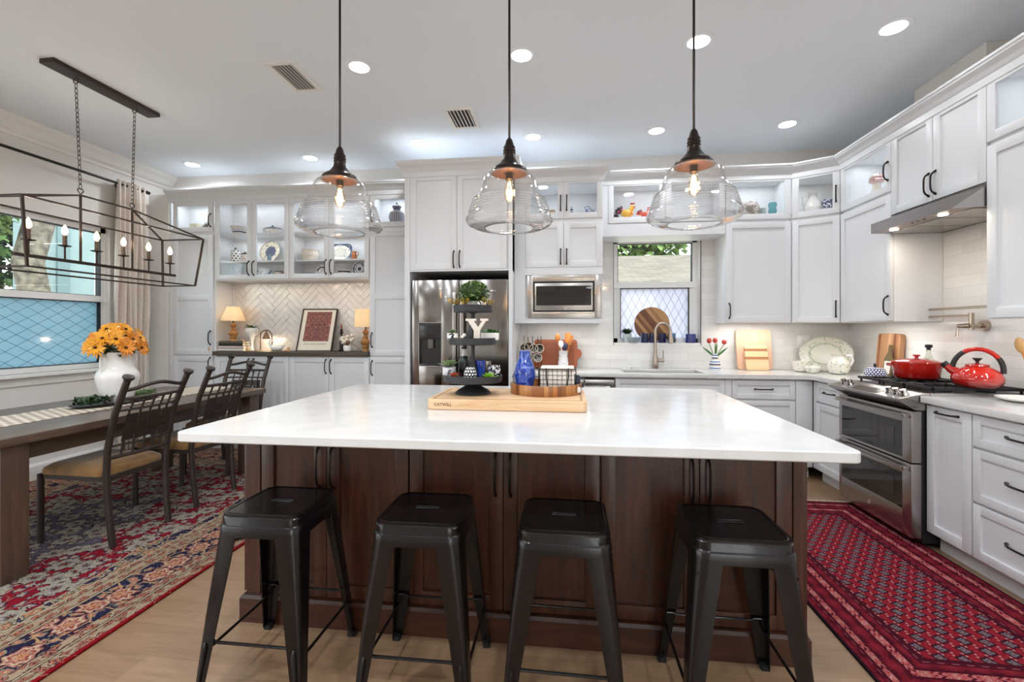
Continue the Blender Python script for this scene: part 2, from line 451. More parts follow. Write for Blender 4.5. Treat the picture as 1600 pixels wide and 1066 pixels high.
# left wall with its window opening
WY0, WY1, WZ0, WZ1 = 2.25, 4.10, .93, 2.33
m = MB(); x0, x1 = XL - .18, XL
m.box(x0, YF, 0, x1, -2.9, CEIL); m.box(x0, -2.9, 2.5, x1, 1.2, CEIL); m.box(x0, 1.2, 0, x1, WY0, CEIL); m.box(x0, WY1, 0, x1, YB + .2, CEIL); m.box(x0, WY0, 0, x1, WY1, WZ0); m.box(x0, WY0, WZ1, x1, WY1, CEIL)
struct('wall_left', m, wall_paint)
BX0, BX1, BZ0, BZ1 = .485, 1.345, 1.167, 2.262
m = MB(); y0, y1 = YB, YB + .2
m.box(XL, y0, 0, BX0, y1, CEIL); m.box(BX1, y0, 0, XR, y1, CEIL); m.box(BX0, y0, 0, BX1, y1, BZ0); m.box(BX0, y0, BZ1, BX1, y1, CEIL)
struct('wall_back', m, wall_paint)
struct('wall_right', MB().box(XR, YF, 0, XR + .18, YB + .2, CEIL), wall_paint)
m = MB(); m.box(XL, YF - .18, 0, .8, YF, CEIL); m.box(2.6, YF - .18, 0, XR, YF, CEIL); m.box(.8, YF - .18, 2.4, 2.6, YF, CEIL)
struct('wall_front', m, wall_paint)
# framed opening behind the camera, unseen, added and placed for fill light
m = MB()
for xx in (.8, 1.67, 2.54): m.box(xx, YF - .12, 0, xx + .06, YF - .06, 2.4)
m.box(.8, YF - .12, 2.34, 2.6, YF - .06, 2.4); m.box(.8, YF - .12, 0, 2.6, YF - .06, .03)
struct('added_light_opening_1', m, trim_paint)
m = MB()
for yy in (-2.9, -1.55, -.2, 1.14): m.box(XL - .14, yy, 0, XL - .08, yy + .06, 2.5)
m.box(XL - .14, -2.9, 2.44, XL - .08, 1.2, 2.5)
struct('added_light_opening_2', m, trim_paint)  # unseen opening in the left wall, added to bring in side light

# mouldings
cr = [(0, 2.93), (.018, 2.93), (.022, 2.955), (.05, 2.975), (.075, 3.02), (.098, 3.045), (.11, 3.079), (0, 3.079)]
struct('trim_1', sweep([(XL, YF), (XL, YB)], cr), trim_paint, 'white crown moulding along the top of the window wall')
bb = [(0, 0), (.016, 0), (.016, .12), (.008, .14), (0, .14)]
struct('baseboard_left', sweep([(XL, 1.2), (XL, YB)], bb), trim_paint)
struct('baseboard_right', sweep([(XR, 1.0), (XR, YF)], bb), trim_paint)
def crown(z0, h=.085, p=.07):
    return [(-.03, z0 - .05), (0, z0 - .05), (.006, z0 - .045), (.006, z0), (.014, z0 + .006), (p * .45, z0 + h * .35), (p * .85, z0 + h * .62), (p * .9, z0 + h * .75), (p, z0 + h * .8), (p, z0 + h), (-.03, z0 + h)]
struct('trim_2', sweep([(-4.36, 4.53), (-1.52, 4.53)], crown(2.755)), white_paint, 'white crown moulding on top of the buffet cabinets')
struct('trim_3', sweep([(-1.505, 4.78), (-1.505, 4.115), (-.487, 4.115), (-.487, 4.78)], crown(2.78, .09)), white_paint, 'white crown moulding on top of the refrigerator cabinet')
struct('trim_4', sweep([(-.486, 4.27), (.336, 4.27), (.336, 4.78)], crown(2.735, .075)), white_paint, 'white crown moulding on top of the microwave cabinet')
struct('trim_5', sweep([(.34, 4.48), (2.066, 4.48), (2.38, 4.295), (2.38, 1.6)], crown(2.75, .075)), white_paint, 'white crown moulding on top of the corner wall cabinets')
struct('trim_12', MB().box(XL, 4.535, 0, -4.362, 4.55, 2.80), wall_paint, 'painted filler panel between the pantry cabinet and the window wall')
# boxed duct between the hood cabinet and the ceiling
struct('trim_6', MB().box(2.56, 3.12, 2.76, 2.735, 3.70, CEIL - .001), wall_paint, 'painted duct chase above the hood cabinet')

# window parts ------------------------------------------------------
def film(name, ax, du, dv, base, line, glow, thick):
    """privacy film with a lead-look diamond lattice; ax = along-wall coordinate"""
    M = Mt(name); nt = M.nt; x, y, z = M.xyz(); u = {'x': x, 'y': y}[ax]
    p = u / du + z / dv; q = u / du - z / dv
    l1 = (p.frac() - .5).abs().lt(thick); l2 = (q.frac() - .5).abs().lt(thick); k = l1.max(l2)
    col = M.mix(k, base, line)
    nt.nodes.remove(M.b)
    tl = nt.nodes.new('ShaderNodeBsdfTranslucent'); df = nt.nodes.new('ShaderNodeBsdfDiffuse'); gl = nt.nodes.new('ShaderNodeBsdfGlossy')
    for n_ in (tl, df): M.L(col, n_.inputs[0])
    gl.inputs['Roughness'].default_value = .08
    m1 = nt.nodes.new('ShaderNodeMixShader'); m1.inputs[0].default_value = glow
    nt.links.new(df.outputs[0], m1.inputs[1]); nt.links.new(tl.outputs[0], m1.inputs[2])
    m2 = nt.nodes.new('ShaderNodeMixShader'); m2.inputs[0].default_value = .06
    nt.links.new(m1.outputs[0], m2.inputs[1]); nt.links.new(gl.outputs[0], m2.inputs[2]); nt.links.new(m2.outputs[0], M.out.inputs[0])
    return M.m
teal_film = film('blue_privacy_film', 'y', .16, .096, '#b3d3de', '#587583', .62, .02)
white_film = film('white_privacy_film', 'x', .08, .155, '#dfe3ee', '#8490a0', .85, .024)
vinyl = mat('white_vinyl_frame', '#f0f1f1', .35)
dark_gasket = mat('dark_window_gasket', '#23282c', .6)
# window 1: left wall
w1 = thing('window_1', None, None, (XL, WY0, WZ0), kind='structure')
fx0, fx1 = XL - .12, XL - .05; ZM = 1.615
m = MB(); t = .05
m.box(fx0, WY0, WZ0, fx1, WY0 + t, WZ1); m.box(fx0, WY1 - t, WZ0, fx1, WY1, WZ1); m.box(fx0, WY0, WZ1 - t, fx1, WY1, WZ1); m.box(fx0, WY0, WZ0, fx1, WY1, WZ0 + t)
m.box(fx0, WY0, ZM - .03, fx1 + .012, WY1, ZM + .03)
m.build('window_frame', vinyl, w1, world=True, smooth=0)
m = MB(); gy0, gy1 = WY0 + t, WY1 - t
for a, b in ((WZ0 + t, ZM - .03), (ZM + .03, WZ1 - t)):
    m.box(fx0 + .02, gy0, a, fx1 + .003, gy0 + .007, b); m.box(fx0 + .02, gy1 - .007, a, fx1 + .003, gy1, b); m.box(fx0 + .02, gy0, a, fx1 + .003, gy1, a + .005); m.box(fx0 + .02, gy0, b - .007, fx1 + .003, gy1, b)
m.build('gasket', dark_gasket, w1, world=True, smooth=0)
MB().box(XL - .09, gy0, ZM + .03, XL - .084, gy1, WZ1 - t).build('upper_pane', win_glass, w1, world=True, smooth=0)
MB().box(XL - .09, gy0, WZ0 + t, XL - .084, gy1, ZM - .03).build('lower_pane', teal_film, w1, world=True, smooth=0)
m = MB(); m.box(XL - .05, WY0 - .04, WZ0 - .03, XL + .06, WY1 + .07, WZ0, b=.006); m.box(XL, WY0 - .02, WZ0 - .10, XL + .015, WY1 + .05, WZ0 - .03)
m.build('window_sill', trim_paint, w1, world=True, smooth=0)
# window 2: back wall over the sink
w2 = thing('window_2', None, None, (BX0, YB, BZ0), kind='structure')
fy0, fy1 = YB + .10, YB + .17; ZM2 = 1.775
m = MB(); t = .05
m.box(BX0, fy0, BZ0, BX0 + t, fy1, BZ1); m.box(BX1 - t, fy0, BZ0, BX1, fy1, BZ1); m.box(BX0, fy0, BZ1 - t, BX1, fy1, BZ1); m.box(BX0, fy0, BZ0, BX1, fy1, BZ0 + t)
m.box(BX0, fy0 - .01, ZM2 - .03, BX1, fy1, ZM2 + .03); m.box(BX0 + t, fy0 + .01, BZ0, BX0 + t + .03, fy1, ZM2); m.box(BX1 - t - .03, fy0 + .01, BZ0, BX1 - t, fy1, ZM2)
m.build('window_frame', vinyl, w2, world=True, smooth=0)
m = MB()
for xa, xb, a, b in ((BX0 + t + .03, BX1 - t - .03, BZ0 + t, ZM2 - .03), (BX0 + t, BX1 - t, ZM2 + .03, BZ1 - t)):
    m.box(xa, fy0 + .004, a, xa + .006, fy0 + .05, b); m.box(xb - .006, fy0 + .004, a, xb, fy0 + .05, b); m.box(xa, fy0 + .004, b - .006, xb, fy0 + .05, b)
m.build('gasket', dark_gasket, w2, world=True, smooth=0)
MB().box(BX0 + t, fy0 + .03, ZM2 + .03, BX1 - t, fy0 + .035, BZ1 - t).build('upper_pane', win_glass, w2, world=True, smooth=0)
MB().box(BX0 + t + .03, fy0 + .03, BZ0 + t, BX1 - t - .03, fy0 + .035, ZM2 - .03).build('lower_pane', white_film, w2, world=True, smooth=0)
MB().box(BX0, YB - .01, BZ0 - .004, BX1, fy0, BZ0 + .006).build('window_sill', trim_paint, w2, world=True, smooth=0)
m = MB(); e = .005
m.box(BX1, YB - .018, BZ0 - .02, BX1 + e, YB, BZ1); m.box(BX0 - e, YB - .018, BZ0 - .02, BX0, YB, BZ1)
m.build('edge_strip', mat('grey_metal_edge', '#5c6066', .3, .8), w2, world=True, smooth=0)

# tiles --------------------------------------------------------------
def tile_mat(name, ax, w=.305, h=.0765, c='#e8e7e4', grout='#cfccc7'):
    M = Mt(name); x, y, z = M.xyz(); u = {'x': x, 'y': y}[ax]
    cb = M.nt.nodes.new('ShaderNodeCombineXYZ'); M.L(u, cb.inputs[0]); M.L(z, cb.inputs[1])
    b = M.nt.nodes.new('ShaderNodeTexBrick'); b.offset = .5
    for k_, q in (('Scale', 1), ('Brick Width', w), ('Row Height', h), ('Mortar Size', .0013), ('Mortar Smooth', .2), ('Bias', 0)): b.inputs[k_].default_value = q
    b.inputs['Color1'].default_value = lin(c); b.inputs['Color2'].default_value = lin('#dcdad6'); b.inputs['Mortar'].default_value = lin(grout)
    M.L(cb.outputs[0], b.inputs['Vector'])
    n_ = M.noise(9, 2, cb.outputs[0])
    M.set(Base_Color=X_(M.nt, b.outputs[0]), Roughness=.12); M.b.inputs['Coat Weight'].default_value = .3
    M.bump(n_ * .5 - X_(M.nt, b.outputs[1]) * .6, .22, .006); return M.m
tx, ty = tile_mat('white_subway_tile', 'x'), tile_mat('white_subway_tile_side', 'y')
m = MB(); a, b = YB - .012, YB - .0005
m.box(-.41, a, .914, BX0, b, 2.25); m.box(BX1, a, .914, XR - .012, b, 2.25); m.box(BX0, a, .914, BX1, b, BZ0 - .004)
struct('trim_7', m, tx, 'white subway tile backsplash around the sink window')
struct('trim_8', MB().box(XR - .012, .9, .914, XR - .0005, YB - .013, 2.16), ty, 'white subway tile backsplash behind the range')
# herringbone: individual tiles, very slightly out of plane
hx0, hx1, hz0, hz1 = -3.77, -2.055, 1.075, 1.842
m = MB(); w_, n_ = .062, 4; cx, cz = (hx0 + hx1) / 2, (hz0 + hz1) / 2; rnd = random.Random(3)
def clip_tile(pts):
    def cl(P, ax, lim, s_):
        o_ = []
        for i in range(len(P)):
            p, q = P[i - 1], P[i]; ip, iq = s_ * (p[ax] - lim) <= 0, s_ * (q[ax] - lim) <= 0
            if ip != iq:
                t_ = (lim - p[ax]) / (q[ax] - p[ax]); o_.append((p[0] + (q[0] - p[0]) * t_, p[1] + (q[1] - p[1]) * t_))
            if iq: o_.append(q)
        return o_
    for ax, lim, s_ in ((0, hx0, -1), (0, hx1, 1), (1, hz0, -1), (1, hz1, 1)):
        if len(pts) < 3: return []
        pts = cl(pts, ax, lim, s_)
    return pts
for j in range(-6, 7):
    for k in range(-26, 27):
        for ox, oz, L_, H_ in ((k + j * n_, k - j * n_, n_, 1), (k + n_ + j * n_, k - n_ + 1 - j * n_, 1, n_)):
            g_ = .012
            q = [(ox + g_, oz + g_), (ox + L_ - g_, oz + g_), (ox + L_ - g_, oz + H_ - g_), (ox + g_, oz + H_ - g_)]
            c45 = math.sqrt(.5)
            q = [((a_ - b_) * c45 * w_ + cx, (a_ + b_) * c45 * w_ + cz) for a_, b_ in q]
            q = clip_tile(q)
            if len(q) < 3: continue
            ta, tb, tc = rnd.uniform(-.02, .02), rnd.uniform(-.02, .02), rnd.uniform(-.0004, .0004)
            mx_ = sum(p[0] for p in q) / len(q); mz_ = sum(p[1] for p in q) / len(q); N_ = len(q)
            fr_ = [(p[0], 4.787 + tc + ta * (p[0] - mx_) + tb * (p[1] - mz_), p[1]) for p in q]; bk = [(p[0], 4.7985, p[1]) for p in q]
            m.add(fr_ + bk, [tuple(range(N_)), ] + [(i, (i + 1) % N_, N_ + (i + 1) % N_, N_ + i) for i in range(N_)])
Mh = Mt('glossy_herringbone_tile'); Mh.set(Base_Color=Mh.ramp(Mh.noise(5, 2), [(.35, '#cfc9c4'), (.65, '#dad5cf')]), Roughness=.07); Mh.b.inputs['Coat Weight'].default_value = .5
Mh.bump(Mh.noise(20, 2), .6, .012)
o = m.build('trim_9', Mh.m, smooth=0, bevel=.0012); tag(o, 'white glossy herringbone tile backsplash of the buffet niche', None, None, 'structure')
struct('trim_10', MB().box(hx0 - .005, 4.7985, hz0, hx1, 4.7995, hz1), mat('tile_grout', '#cbc4bb', .8), 'pale grout behind the herringbone tiles')

# ------------------------------------------------------------------ outside
ground = mat('outdoor_concrete', '#b7b2a8', .9, nz=.1)
struct('trim_11', MB().box(-30, -30, -.3, 30, 30, -.12), ground, 'pale ground outside the house')
house_blue = mat('pale_blue_siding', '#78898b', .8, nz=.05, nscale=4)
h = thing('neighbour_house', 'pale blue wall of the house next door beyond the dining window', 'house', (-8.6, 6.5, -.12))
MB().box(-9.1, 6.5, -.12, -8.6, 12, 4.2).build('wall', house_blue, h, world=True, smooth=0)
m = MB(); m.box(-8.6, 6.75, 1.0, -8.57, 6.95, 3.4); m.box(-8.6, 7.5, 1.0, -8.57, 8.3, 3.4)
m.build('panel_trim', mat('blue_trim', '#64777b', .7), h, world=True, smooth=0)
Ms = Mt('roof_shingles'); bs = Ms.nt.nodes.new('ShaderNodeTexBrick')
for k_, q in (('Scale', 1), ('Brick Width', .3), ('Row Height', .14), ('Mortar Size', .006)): bs.inputs[k_].default_value = q
bs.inputs['Color1'].default_value = lin('#7a7165'); bs.inputs['Color2'].default_value = lin('#60584e'); bs.inputs['Mortar'].default_value = lin('#4c443b')
Ms.L(Ms.coord(), bs.inputs['Vector']); Ms.set(Base_Color=X_(Ms.nt, bs.outputs[0]), Roughness=.9)
h2 = thing('neighbour_house', 'tan shingle roof of the house seen through the sink window', 'house', (1, 9, -.12))
m = MB(); m.add([(-7, 8.4, 2.1), (10, 8.4, 2.1), (10, 12.6, 3.3), (-7, 12.6, 3.3), (-7, 8.4, 2.0), (10, 8.4, 2.0), (10, 12.6, 3.2), (-7, 12.6, 3.2)], [(0, 1, 2, 3), (7, 6, 5, 4), (0, 4, 5, 1), (1, 5, 6, 2), (2, 6, 7, 3), (3, 7, 4, 0)])
m.build('roof', Ms.m, h2, world=True, smooth=0)
MB().box(-6.6, 8.9, -.12, 9.6, 12.5, 2.1).build('wall', mat('cream_stucco', '#d9d0c0', .9, nz=.05), h2, world=True, smooth=0)
bark = mat('grey_tree_bark', '#655d52', .9, nz=.7, nscale=11, bump=.8, bscale=12)
tree_leaf = mat('tree_leaves', '#3f5a2b', .6, nz=.5, nscale=2)
tree_leaf2 = mat('pale_green_tree_leaves', '#6c8446', .6, nz=.5, nscale=2)  # lighter green of the two leaf colours
def tree(label, x, y, h, blobs, n, tr=.2, ls=.16, trunk=None, lm=None, group=None):
    t_ = thing('tree', label, 'tree', (x, y, -.12), group=group)
    pts = trunk or [(x, y, -.12), (x + .1, y, h * .5), (x - .1, y + .1, h)]
    MB().tube(pts, [tr * 1.2] + [tr] * (len(pts) - 2) + [tr * .5], 12).build('trunk', bark, t_, world=True)
    rr = random.Random(int(x * 91 + y * 7)); m_ = MB()
    for i in range(n):
        bx, by, bz, br_ = rr.choice(blobs)
        d_ = Vector((rr.gauss(0, 1), rr.gauss(0, 1), rr.gauss(0, 1))).normalized() * br_ * (rr.random() ** .4)
        m_.leaf((bx + d_.x, by + d_.y, bz + d_.z), (rr.uniform(-1, 1), rr.uniform(-1, 1), rr.uniform(-.8, .5)), ls * rr.uniform(.7, 1.4), ls * .7)
    m_.build('crown', lm or tree_leaf, t_, world=True, smooth=0)
tree('grey barked tree trunk leaning outside the dining window', -7.0, 5.35, 4.6, [(-7.3, 4.72, 2.75, .42), (-7.5, 4.6, 3.4, .6), (-7.2, 4.95, 3.0, .3), (-7.6, 5.5, 3.6, .5)], 2200, .16, .10,
     [(-7.0, 5.5, -.12), (-7.0, 5.35, 1.2), (-7.05, 5.2, 2.2), (-7.0, 5.45, 3.4), (-6.9, 5.8, 4.6)], tree_leaf2)
tree('dense green tree standing behind the leaning trunk, left of the blue house', -10.6, 7.2, 3.6, [(-10.6, 6.9, 1.6, .9), (-10.6, 7.3, 2.6, .9), (-10.8, 7.6, 3.4, .8), (-10.6, 6.8, 3.2, .8)], 2200, .15, .16, None, tree_leaf)
for i, (x, y) in enumerate(((-.6, 16), (2.6, 15.8), (6.1, 16.2), (9.4, 16))):
    tree(['dark green tree behind the shingle roof, leftmost of the row', 'green tree behind the shingle roof, straight beyond the sink window', 'green tree behind the shingle roof, right of the sink window view', 'green tree behind the shingle roof, rightmost of the row'][i],
         x, y, 4.5, [(x - .5, y, 4.2, .9), (x + .5, y, 4.4, .9), (x, y + .2, 5.4, .9), (x, y, 3.2, .95)], 1500, .2, .3, None, [tree_leaf, tree_leaf2][i % 2], 'trees behind the neighbouring roof')

# ------------------------------------------------------------------ cabinetry
def shaker(w, h, fr=.057, t=.02, rec=.011, rails=(), glass_hole=False):
    m_ = MB(); b = .0022
    m_.box(0, 0, 0, fr, t, h, b=b); m_.box(w - fr, 0, 0, w, t, h, b=b)
    m_.box(fr - .001, 0, 0, w - fr + .001, t, fr, b=b); m_.box(fr - .001, 0, h - fr, w - fr + .001, t, h, b=b)
    for z in rails: m_.box(fr - .001, 0, z - fr / 2, w - fr + .001, t, z + fr / 2, b=b)
    if not glass_hole: m_.box(fr - .003, rec, fr - .003, w - fr + .003, t - .002, h - fr + .003)
    return m_
def pull(parent, x, z, L=.15, vert=True, name='handle', m=None):
    m_ = MB(); K = 10; pts = []
    for i in range(K + 1):
        s = i / K; out = .03 * (1 - abs(2 * s - 1) ** 6) + .004 * math.sin(PI * s)
        q = (s - .5) * L; pts.append((q, -out, 0) if not vert else (0, -out, q))
    m_.tube(pts, [.0055 if 0 < i < K else .0075 for i in range(K + 1)], 8)
    for s in (-.5, .5): m_.ball((s * L, -.004, 0) if not vert else (0, -.004, s * L), .008, 8)
    o_ = m_.build(name, m or bronze, parent); o_.location = (x, 0, z); return o_
def cabinet(name, label, W_, H_, D_, loc, rz, doors, solid=None, opens=(), toe=None, paint=None, inner=None, shelves=(), lightz=None, cat='cabinet', rec=.021, frame_x=(0, 0)):
    """origin at the bottom left of the front; +x along the front, +y into the cabinet"""
    P_ = paint or white_paint; I_ = inner or white_in
    t_ = thing(name, label, cat, loc, rz)
    m_ = MB(); z0 = 0
    if toe:
        m_.box(.0, toe[1], 0, W_, D_, toe[0]); z0 = toe[0]
        m_.build('toe_kick', P_, t_, smooth=0); m_ = MB()
    segs = [(z0, H_)] if not opens else solid
    for a, b in segs or (): m_.box(0, rec, a, W_, D_, b)
    k_ = .018
    for a, b in opens:
        m_.box(0, rec, a, k_, D_, b); m_.box(W_ - k_, rec, a, W_, D_, b); m_.box(k_, rec, a, W_ - k_, D_, a + k_); m_.box(k_, rec, b - k_, W_ - k_, D_, b); m_.box(k_, D_ - .008, a + k_, W_ - k_, D_, b - k_)
    m_.build('carcass', P_ if not opens else I_, t_, smooth=0)
    for z in shelves: MB().box(k_, rec + .02, z, W_ - k_, D_ - .009, z + .018, b=.002).build('shelf', I_, t_, smooth=0)
    for d in doors:
        x0_, za, x1_, zb, kind = d[:5]; hd = d[5:]
        g_ = .0016; w, h_ = x1_ - x0_ - 2 * g_, zb - za - 2 * g_
        fr = .057 if kind != 'drawer' else .045
        if kind == 'glass': fr = .052
        rails = (h_ * .475,) if kind == 'two_panel' else ()
        if kind == 'slab': mm = MB().box(0, 0, 0, w, .02, h_, b=.002)
        else: mm = shaker(w, h_, fr, rails=rails, glass_hole=kind == 'glass')
        do = mm.build('drawer' if kind == 'drawer' else ('drawer_front' if kind == 'slab' else 'door'), P_, t_)
        do.location = (x0_ + g_, 0, za + g_)
        if kind == 'glass': MB().box(fr - .004, .011, fr - .004, w - fr + .004, .014, h_ - fr + .004).build('glass_pane', glass, do, smooth=0)
        for hh in hd:
            vert, hx, hz, L_ = hh
            pull(do, hx - x0_ - g_, hz - za - g_, L_, vert)
    if lightz:
        for z in lightz:
            lo = lamp('cabinet_light', 'AREA', (W_ / 2, D_ * .45, z - .025), .8, NEUT, W_ * .7, .03); lo.parent = t_
    return t_
TK = (.105, .075)
# buffet wall -------------------------------------------------------
YBU = 4.53; DB = YB - YBU - .003
cabinet('pantry_cabinet', 'tall narrow white pantry cabinet next to the window wall, small glass door on top', .56, 2.75, DB, (-4.36, YBU, 0), 0,
        [(.06, .11, .54, 1.022, 'shaker', (True, .512, .93, .15)), (.06, 1.034, .54, 2.345, 'two_panel', (True, .512, 1.22, .15)), (.06, 2.375, .54, 2.715, 'glass', (True, .515, 2.5, .14))],
        solid=[(.105, 2.405)], opens=[(2.405, 2.75)], toe=TK, lightz=[2.75])
cabinet('pantry_cabinet', 'tall narrow white pantry cabinet against the refrigerator surround, between buffet and fridge', .528, 2.75, DB, (-2.035, YBU, 0), 0,
        [(.0, .11, .45, 1.022, 'shaker', (True, .028, .91, .15)), (.0, 1.034, .45, 2.335, 'two_panel', (True, .028, 1.2, .15)), (.0, 2.375, .45, 2.715, 'glass', (True, .028, 2.5, .14))],
        solid=[(.105, 2.405)], opens=[(2.405, 2.75)], toe=TK, lightz=[2.75])
for i, (x0, w) in enumerate(((-3.795, .86), (-2.933, .893))):
    side = ['left', 'right'][i]
    cabinet('display_cabinet', ['white glass door display cabinet above the buffet, holding polka dot jar and round platter', 'white glass door display cabinet above the buffet, holding cream bowl and copper jug'][i], w, .91, DB, (x0, YBU, 1.84), 0,
            [(.0, .01, w / 2, .875, 'glass', (True, w / 2 - .028, .13, .15)), (w / 2, .01, w, .875, 'glass', (True, w / 2 + .028, .13, .15))],
            solid=[(0, .04)], opens=[(.04, .91)], shelves=(.2, .5), lightz=[.91, .5])
    cabinet('base_cabinet', ['white two door base cabinet under the buffet top, behind the dining table end', 'white two door base cabinet under the buffet top, nearer the refrigerator'][i], w, 1.026, DB, (x0, YBU, 0), 0,
            [(.0, .11, w / 2, 1.022, 'shaker', (True, w / 2 - .028, .92, .15)), (w / 2, .11, w, 1.022, 'shaker', (True, w / 2 + .028, .92, .15))], toe=TK)
o = MB().box(-3.80, 4.495, 1.03, -2.04, 4.784, 1.075, b=.004).build('buffet_top', barn_wood); tag(o, 'rustic dark wood plank top of the buffet', 'countertop')
# refrigerator surround ----------------------------------------------
fc = cabinet('refrigerator_cabinet', 'tall white two door cabinet built around and over the refrigerator', 1.016, .93, .66, (-1.505, 4.115, 1.85), 0,
             [(.05, .015, .5, .905, 'shaker', (True, .472, .11, .15)), (.5, .015, .966, .905, 'shaker', (True, .528, .11, .15))])
MB().box(0, 0, -1.85, .05, .68, .93).build('side_panel', white_paint, fc, smooth=0)
MB().box(.982, 0, -1.85, 1.016, .68, .93).build('side_panel', white_paint, fc, smooth=0)
MB().box(.05, .0, .0, .982, .02, .014).build('trim_strip', white_paint, fc, smooth=0)
MB().box(.05, .6, -1.85, .982, .66, 0).build('back_panel', mat('dark_recess_back', '#3a2b27', .8), fc, smooth=0)
# microwave cabinet ---------------------------------------------------
mc = cabinet('microwave_cabinet', 'white wall cabinet holding the built in microwave, glass doors on top', .82, 1.365, .525, (-.486, 4.27, 1.37), 0,
        [(.1, .52, .46, .945, 'shaker', (True, .432, .62, .14)), (.46, .52, .82, .945, 'shaker', (True, .488, .62, .14)),
         (.1, .975, .46, 1.355, 'glass', (True, .432, 1.12, .14)), (.46, .975, .82, 1.355, 'glass', (True, .488, 1.12, .14))],
        solid=[(0, 1.005)], opens=[(1.005, 1.365)], lightz=[1.365])
MB().box(0, 0, 0, .1, .021, 1.365).box(.1, 0, 0, .82, .021, .045).box(.1, 0, .45, .82, .021, .519).build('face_frame', white_paint, mc, smooth=0)
# wall cabinets right of the microwave -------------------------------
YU = 4.48; DU = YB - YU - .003
bc = cabinet('bridge_cabinet', 'low white glass door cabinet bridging over the sink window, holding colourful rooster', 1.145, .54, DU, (.338, YU, 2.21), 0,
        [(.062, .125, .6, .535, 'glass'), (.6, .125, 1.145, .535, 'glass')], solid=[(0, .17)], opens=[(.17, .54)], lightz=[.54])
MB().box(0, 0, 0, 1.145, .021, .115).box(0, 0, .115, .06, .021, .54).build('valance', white_paint, bc, smooth=0)
cabinet('wall_cabinet', 'white wall cabinet right of the sink window, glass topped with grey bowl and teal glass', .577, 1.38, DU, (1.486, YU, 1.37), 0,
        [(.0, .005, .577, .945, 'shaker', (True, .03, .115, .14)), (.0, .965, .577, 1.37, 'glass')], solid=[(0, 1.0)], opens=[(1.0, 1.38)], lightz=[1.38])
# diagonal corner unit
Wd = math.hypot(.314, .185); rd = math.atan2(-.185, .314)
dc = thing('corner_cabinet', 'angled white corner wall cabinet, glass topped with white jug', 'cabinet', (2.066, 4.48, 1.37), rd)
Mi = Matrix.Rotation(-rd, 4, 'Z') @ Matrix.Translation((-2.066, -4.48, 0))
poly = [(2.068, 4.503), (2.378, 4.32), (2.738, 4.297), (2.738, 4.787), (2.068, 4.787)]
pl = [tuple((Mi @ Vector((x, y, 0))).xy) for x, y in poly]
m = MB(); m.prism(pl, 0, 1.018); m.prism(pl, 1.362, 1.38); m.build('carcass', white_in, dc, smooth=0)
for a, b, kind in ((.005, .945, 'shaker'), (.965, 1.37, 'glass')):
    do = shaker(Wd - .006, b - a - .003, .052, glass_hole=kind == 'glass').build('door', white_paint, dc); do.location = (.003, 0, a)
    if kind == 'glass': MB().box(.05, .011, .05, Wd - .056, .014, b - a - .053).build('glass_pane', glass, do, smooth=0)
    pull(do, Wd - .034, .115 if kind == 'shaker' else .17, .14)
lo = lamp('cabinet_light', 'AREA', (Wd / 2, .2, 1.35), .8, NEUT, .2, .03); lo.parent = dc
XU = 2.38; DR = XR - XU - .014
cabinet('wall_cabinet', 'white wall cabinet between the angled corner unit and the range hood, glass topped', .625, 1.38, DR, (XU, 4.295, 1.37), -PI / 2,
        [(.0, .005, .625, .945, 'shaker', (True, .597, .12, .14)), (.0, .965, .625, 1.37, 'glass', (True, .597, 1.12, .14))], solid=[(0, 1.0)], opens=[(1.0, 1.38)], lightz=[1.38])
cabinet('wall_cabinet', 'short white two door wall cabinet directly above the range hood', .77, .6, DR, (XU, 3.67, 2.15), -PI / 2,
        [(.0, .003, .385, .59, 'shaker', (True, .357, .115, .15)), (.385, .003, .77, .59, 'shaker', (True, .413, .115, .15))])
cabinet('wall_cabinet', 'white wall cabinet nearest the camera, right of the range hood, glass topped', .8, 1.38, DR, (XU, 2.9, 1.37), -PI / 2,
        [(.0, .005, .8, .985, 'shaker'), (.0, 1.005, .8, 1.37, 'glass')], solid=[(0, 1.04)], opens=[(1.04, 1.38)], lightz=[1.38])
cabinet('wall_cabinet', 'white wall cabinet at the right edge, past the one right of the hood', .5, 1.38, DR, (XU, 2.1, 1.37), -PI / 2,
        [(.0, .005, .5, 1.37, 'shaker')])
# base cabinets, sink wall ---------------------------------------------
YW = 4.24; DW = YB - YW - .003
cabinet('base_cabinet', 'white single door base cabinet between refrigerator and dishwasher', .31, .875, DW, (-.484, YW, 0), 0, [(.0, .11, .31, .69, 'shaker', (True, .28, .6, .14)), (.0, .7, .31, .865, 'drawer', (False, .155, .782, .13))], toe=TK)
sb_ = cabinet('sink_cabinet', 'wide white sink base cabinet with a long false drawer front', 1.015, .875, DW, (.442, YW, 0), 0,
        [(.0, .7, .96, .862, 'drawer'), (.0, .11, .48, .69, 'shaker', (True, .45, .6, .14)), (.48, .11, .96, .69, 'shaker', (True, .51, .6, .14))], toe=TK, solid=[(.105, .6)], opens=[(.6, .875)])
bpy.data.objects.remove([c_ for c_ in kids(sb_) if c_.name.startswith('carcass')][0])
m = MB(); m.box(0, .021, .105, 1.015, DW, .62); m.box(0, .021, .62, .018, DW, .875); m.box(.998, .021, .62, 1.015, DW, .875); m.box(.018, .021, .62, .998, .045, .875); m.box(.96, 0, .105, 1.015, .021, .875)
m.build('carcass', white_paint, sb_, smooth=0)
cabinet('base_cabinet', 'white drawer base cabinet right of the sink, below the pale cutting boards', .668, .875, DW, (1.46, YW, 0), 0,
        [(.0, .695, .527, .862, 'drawer', (False, .264, .785, .15)), (.0, .4, .527, .685, 'drawer', (False, .264, .545, .15)), (.0, .11, .527, .39, 'drawer', (False, .264, .25, .15)), (.53, .11, .668, .862, 'slab')], toe=TK)
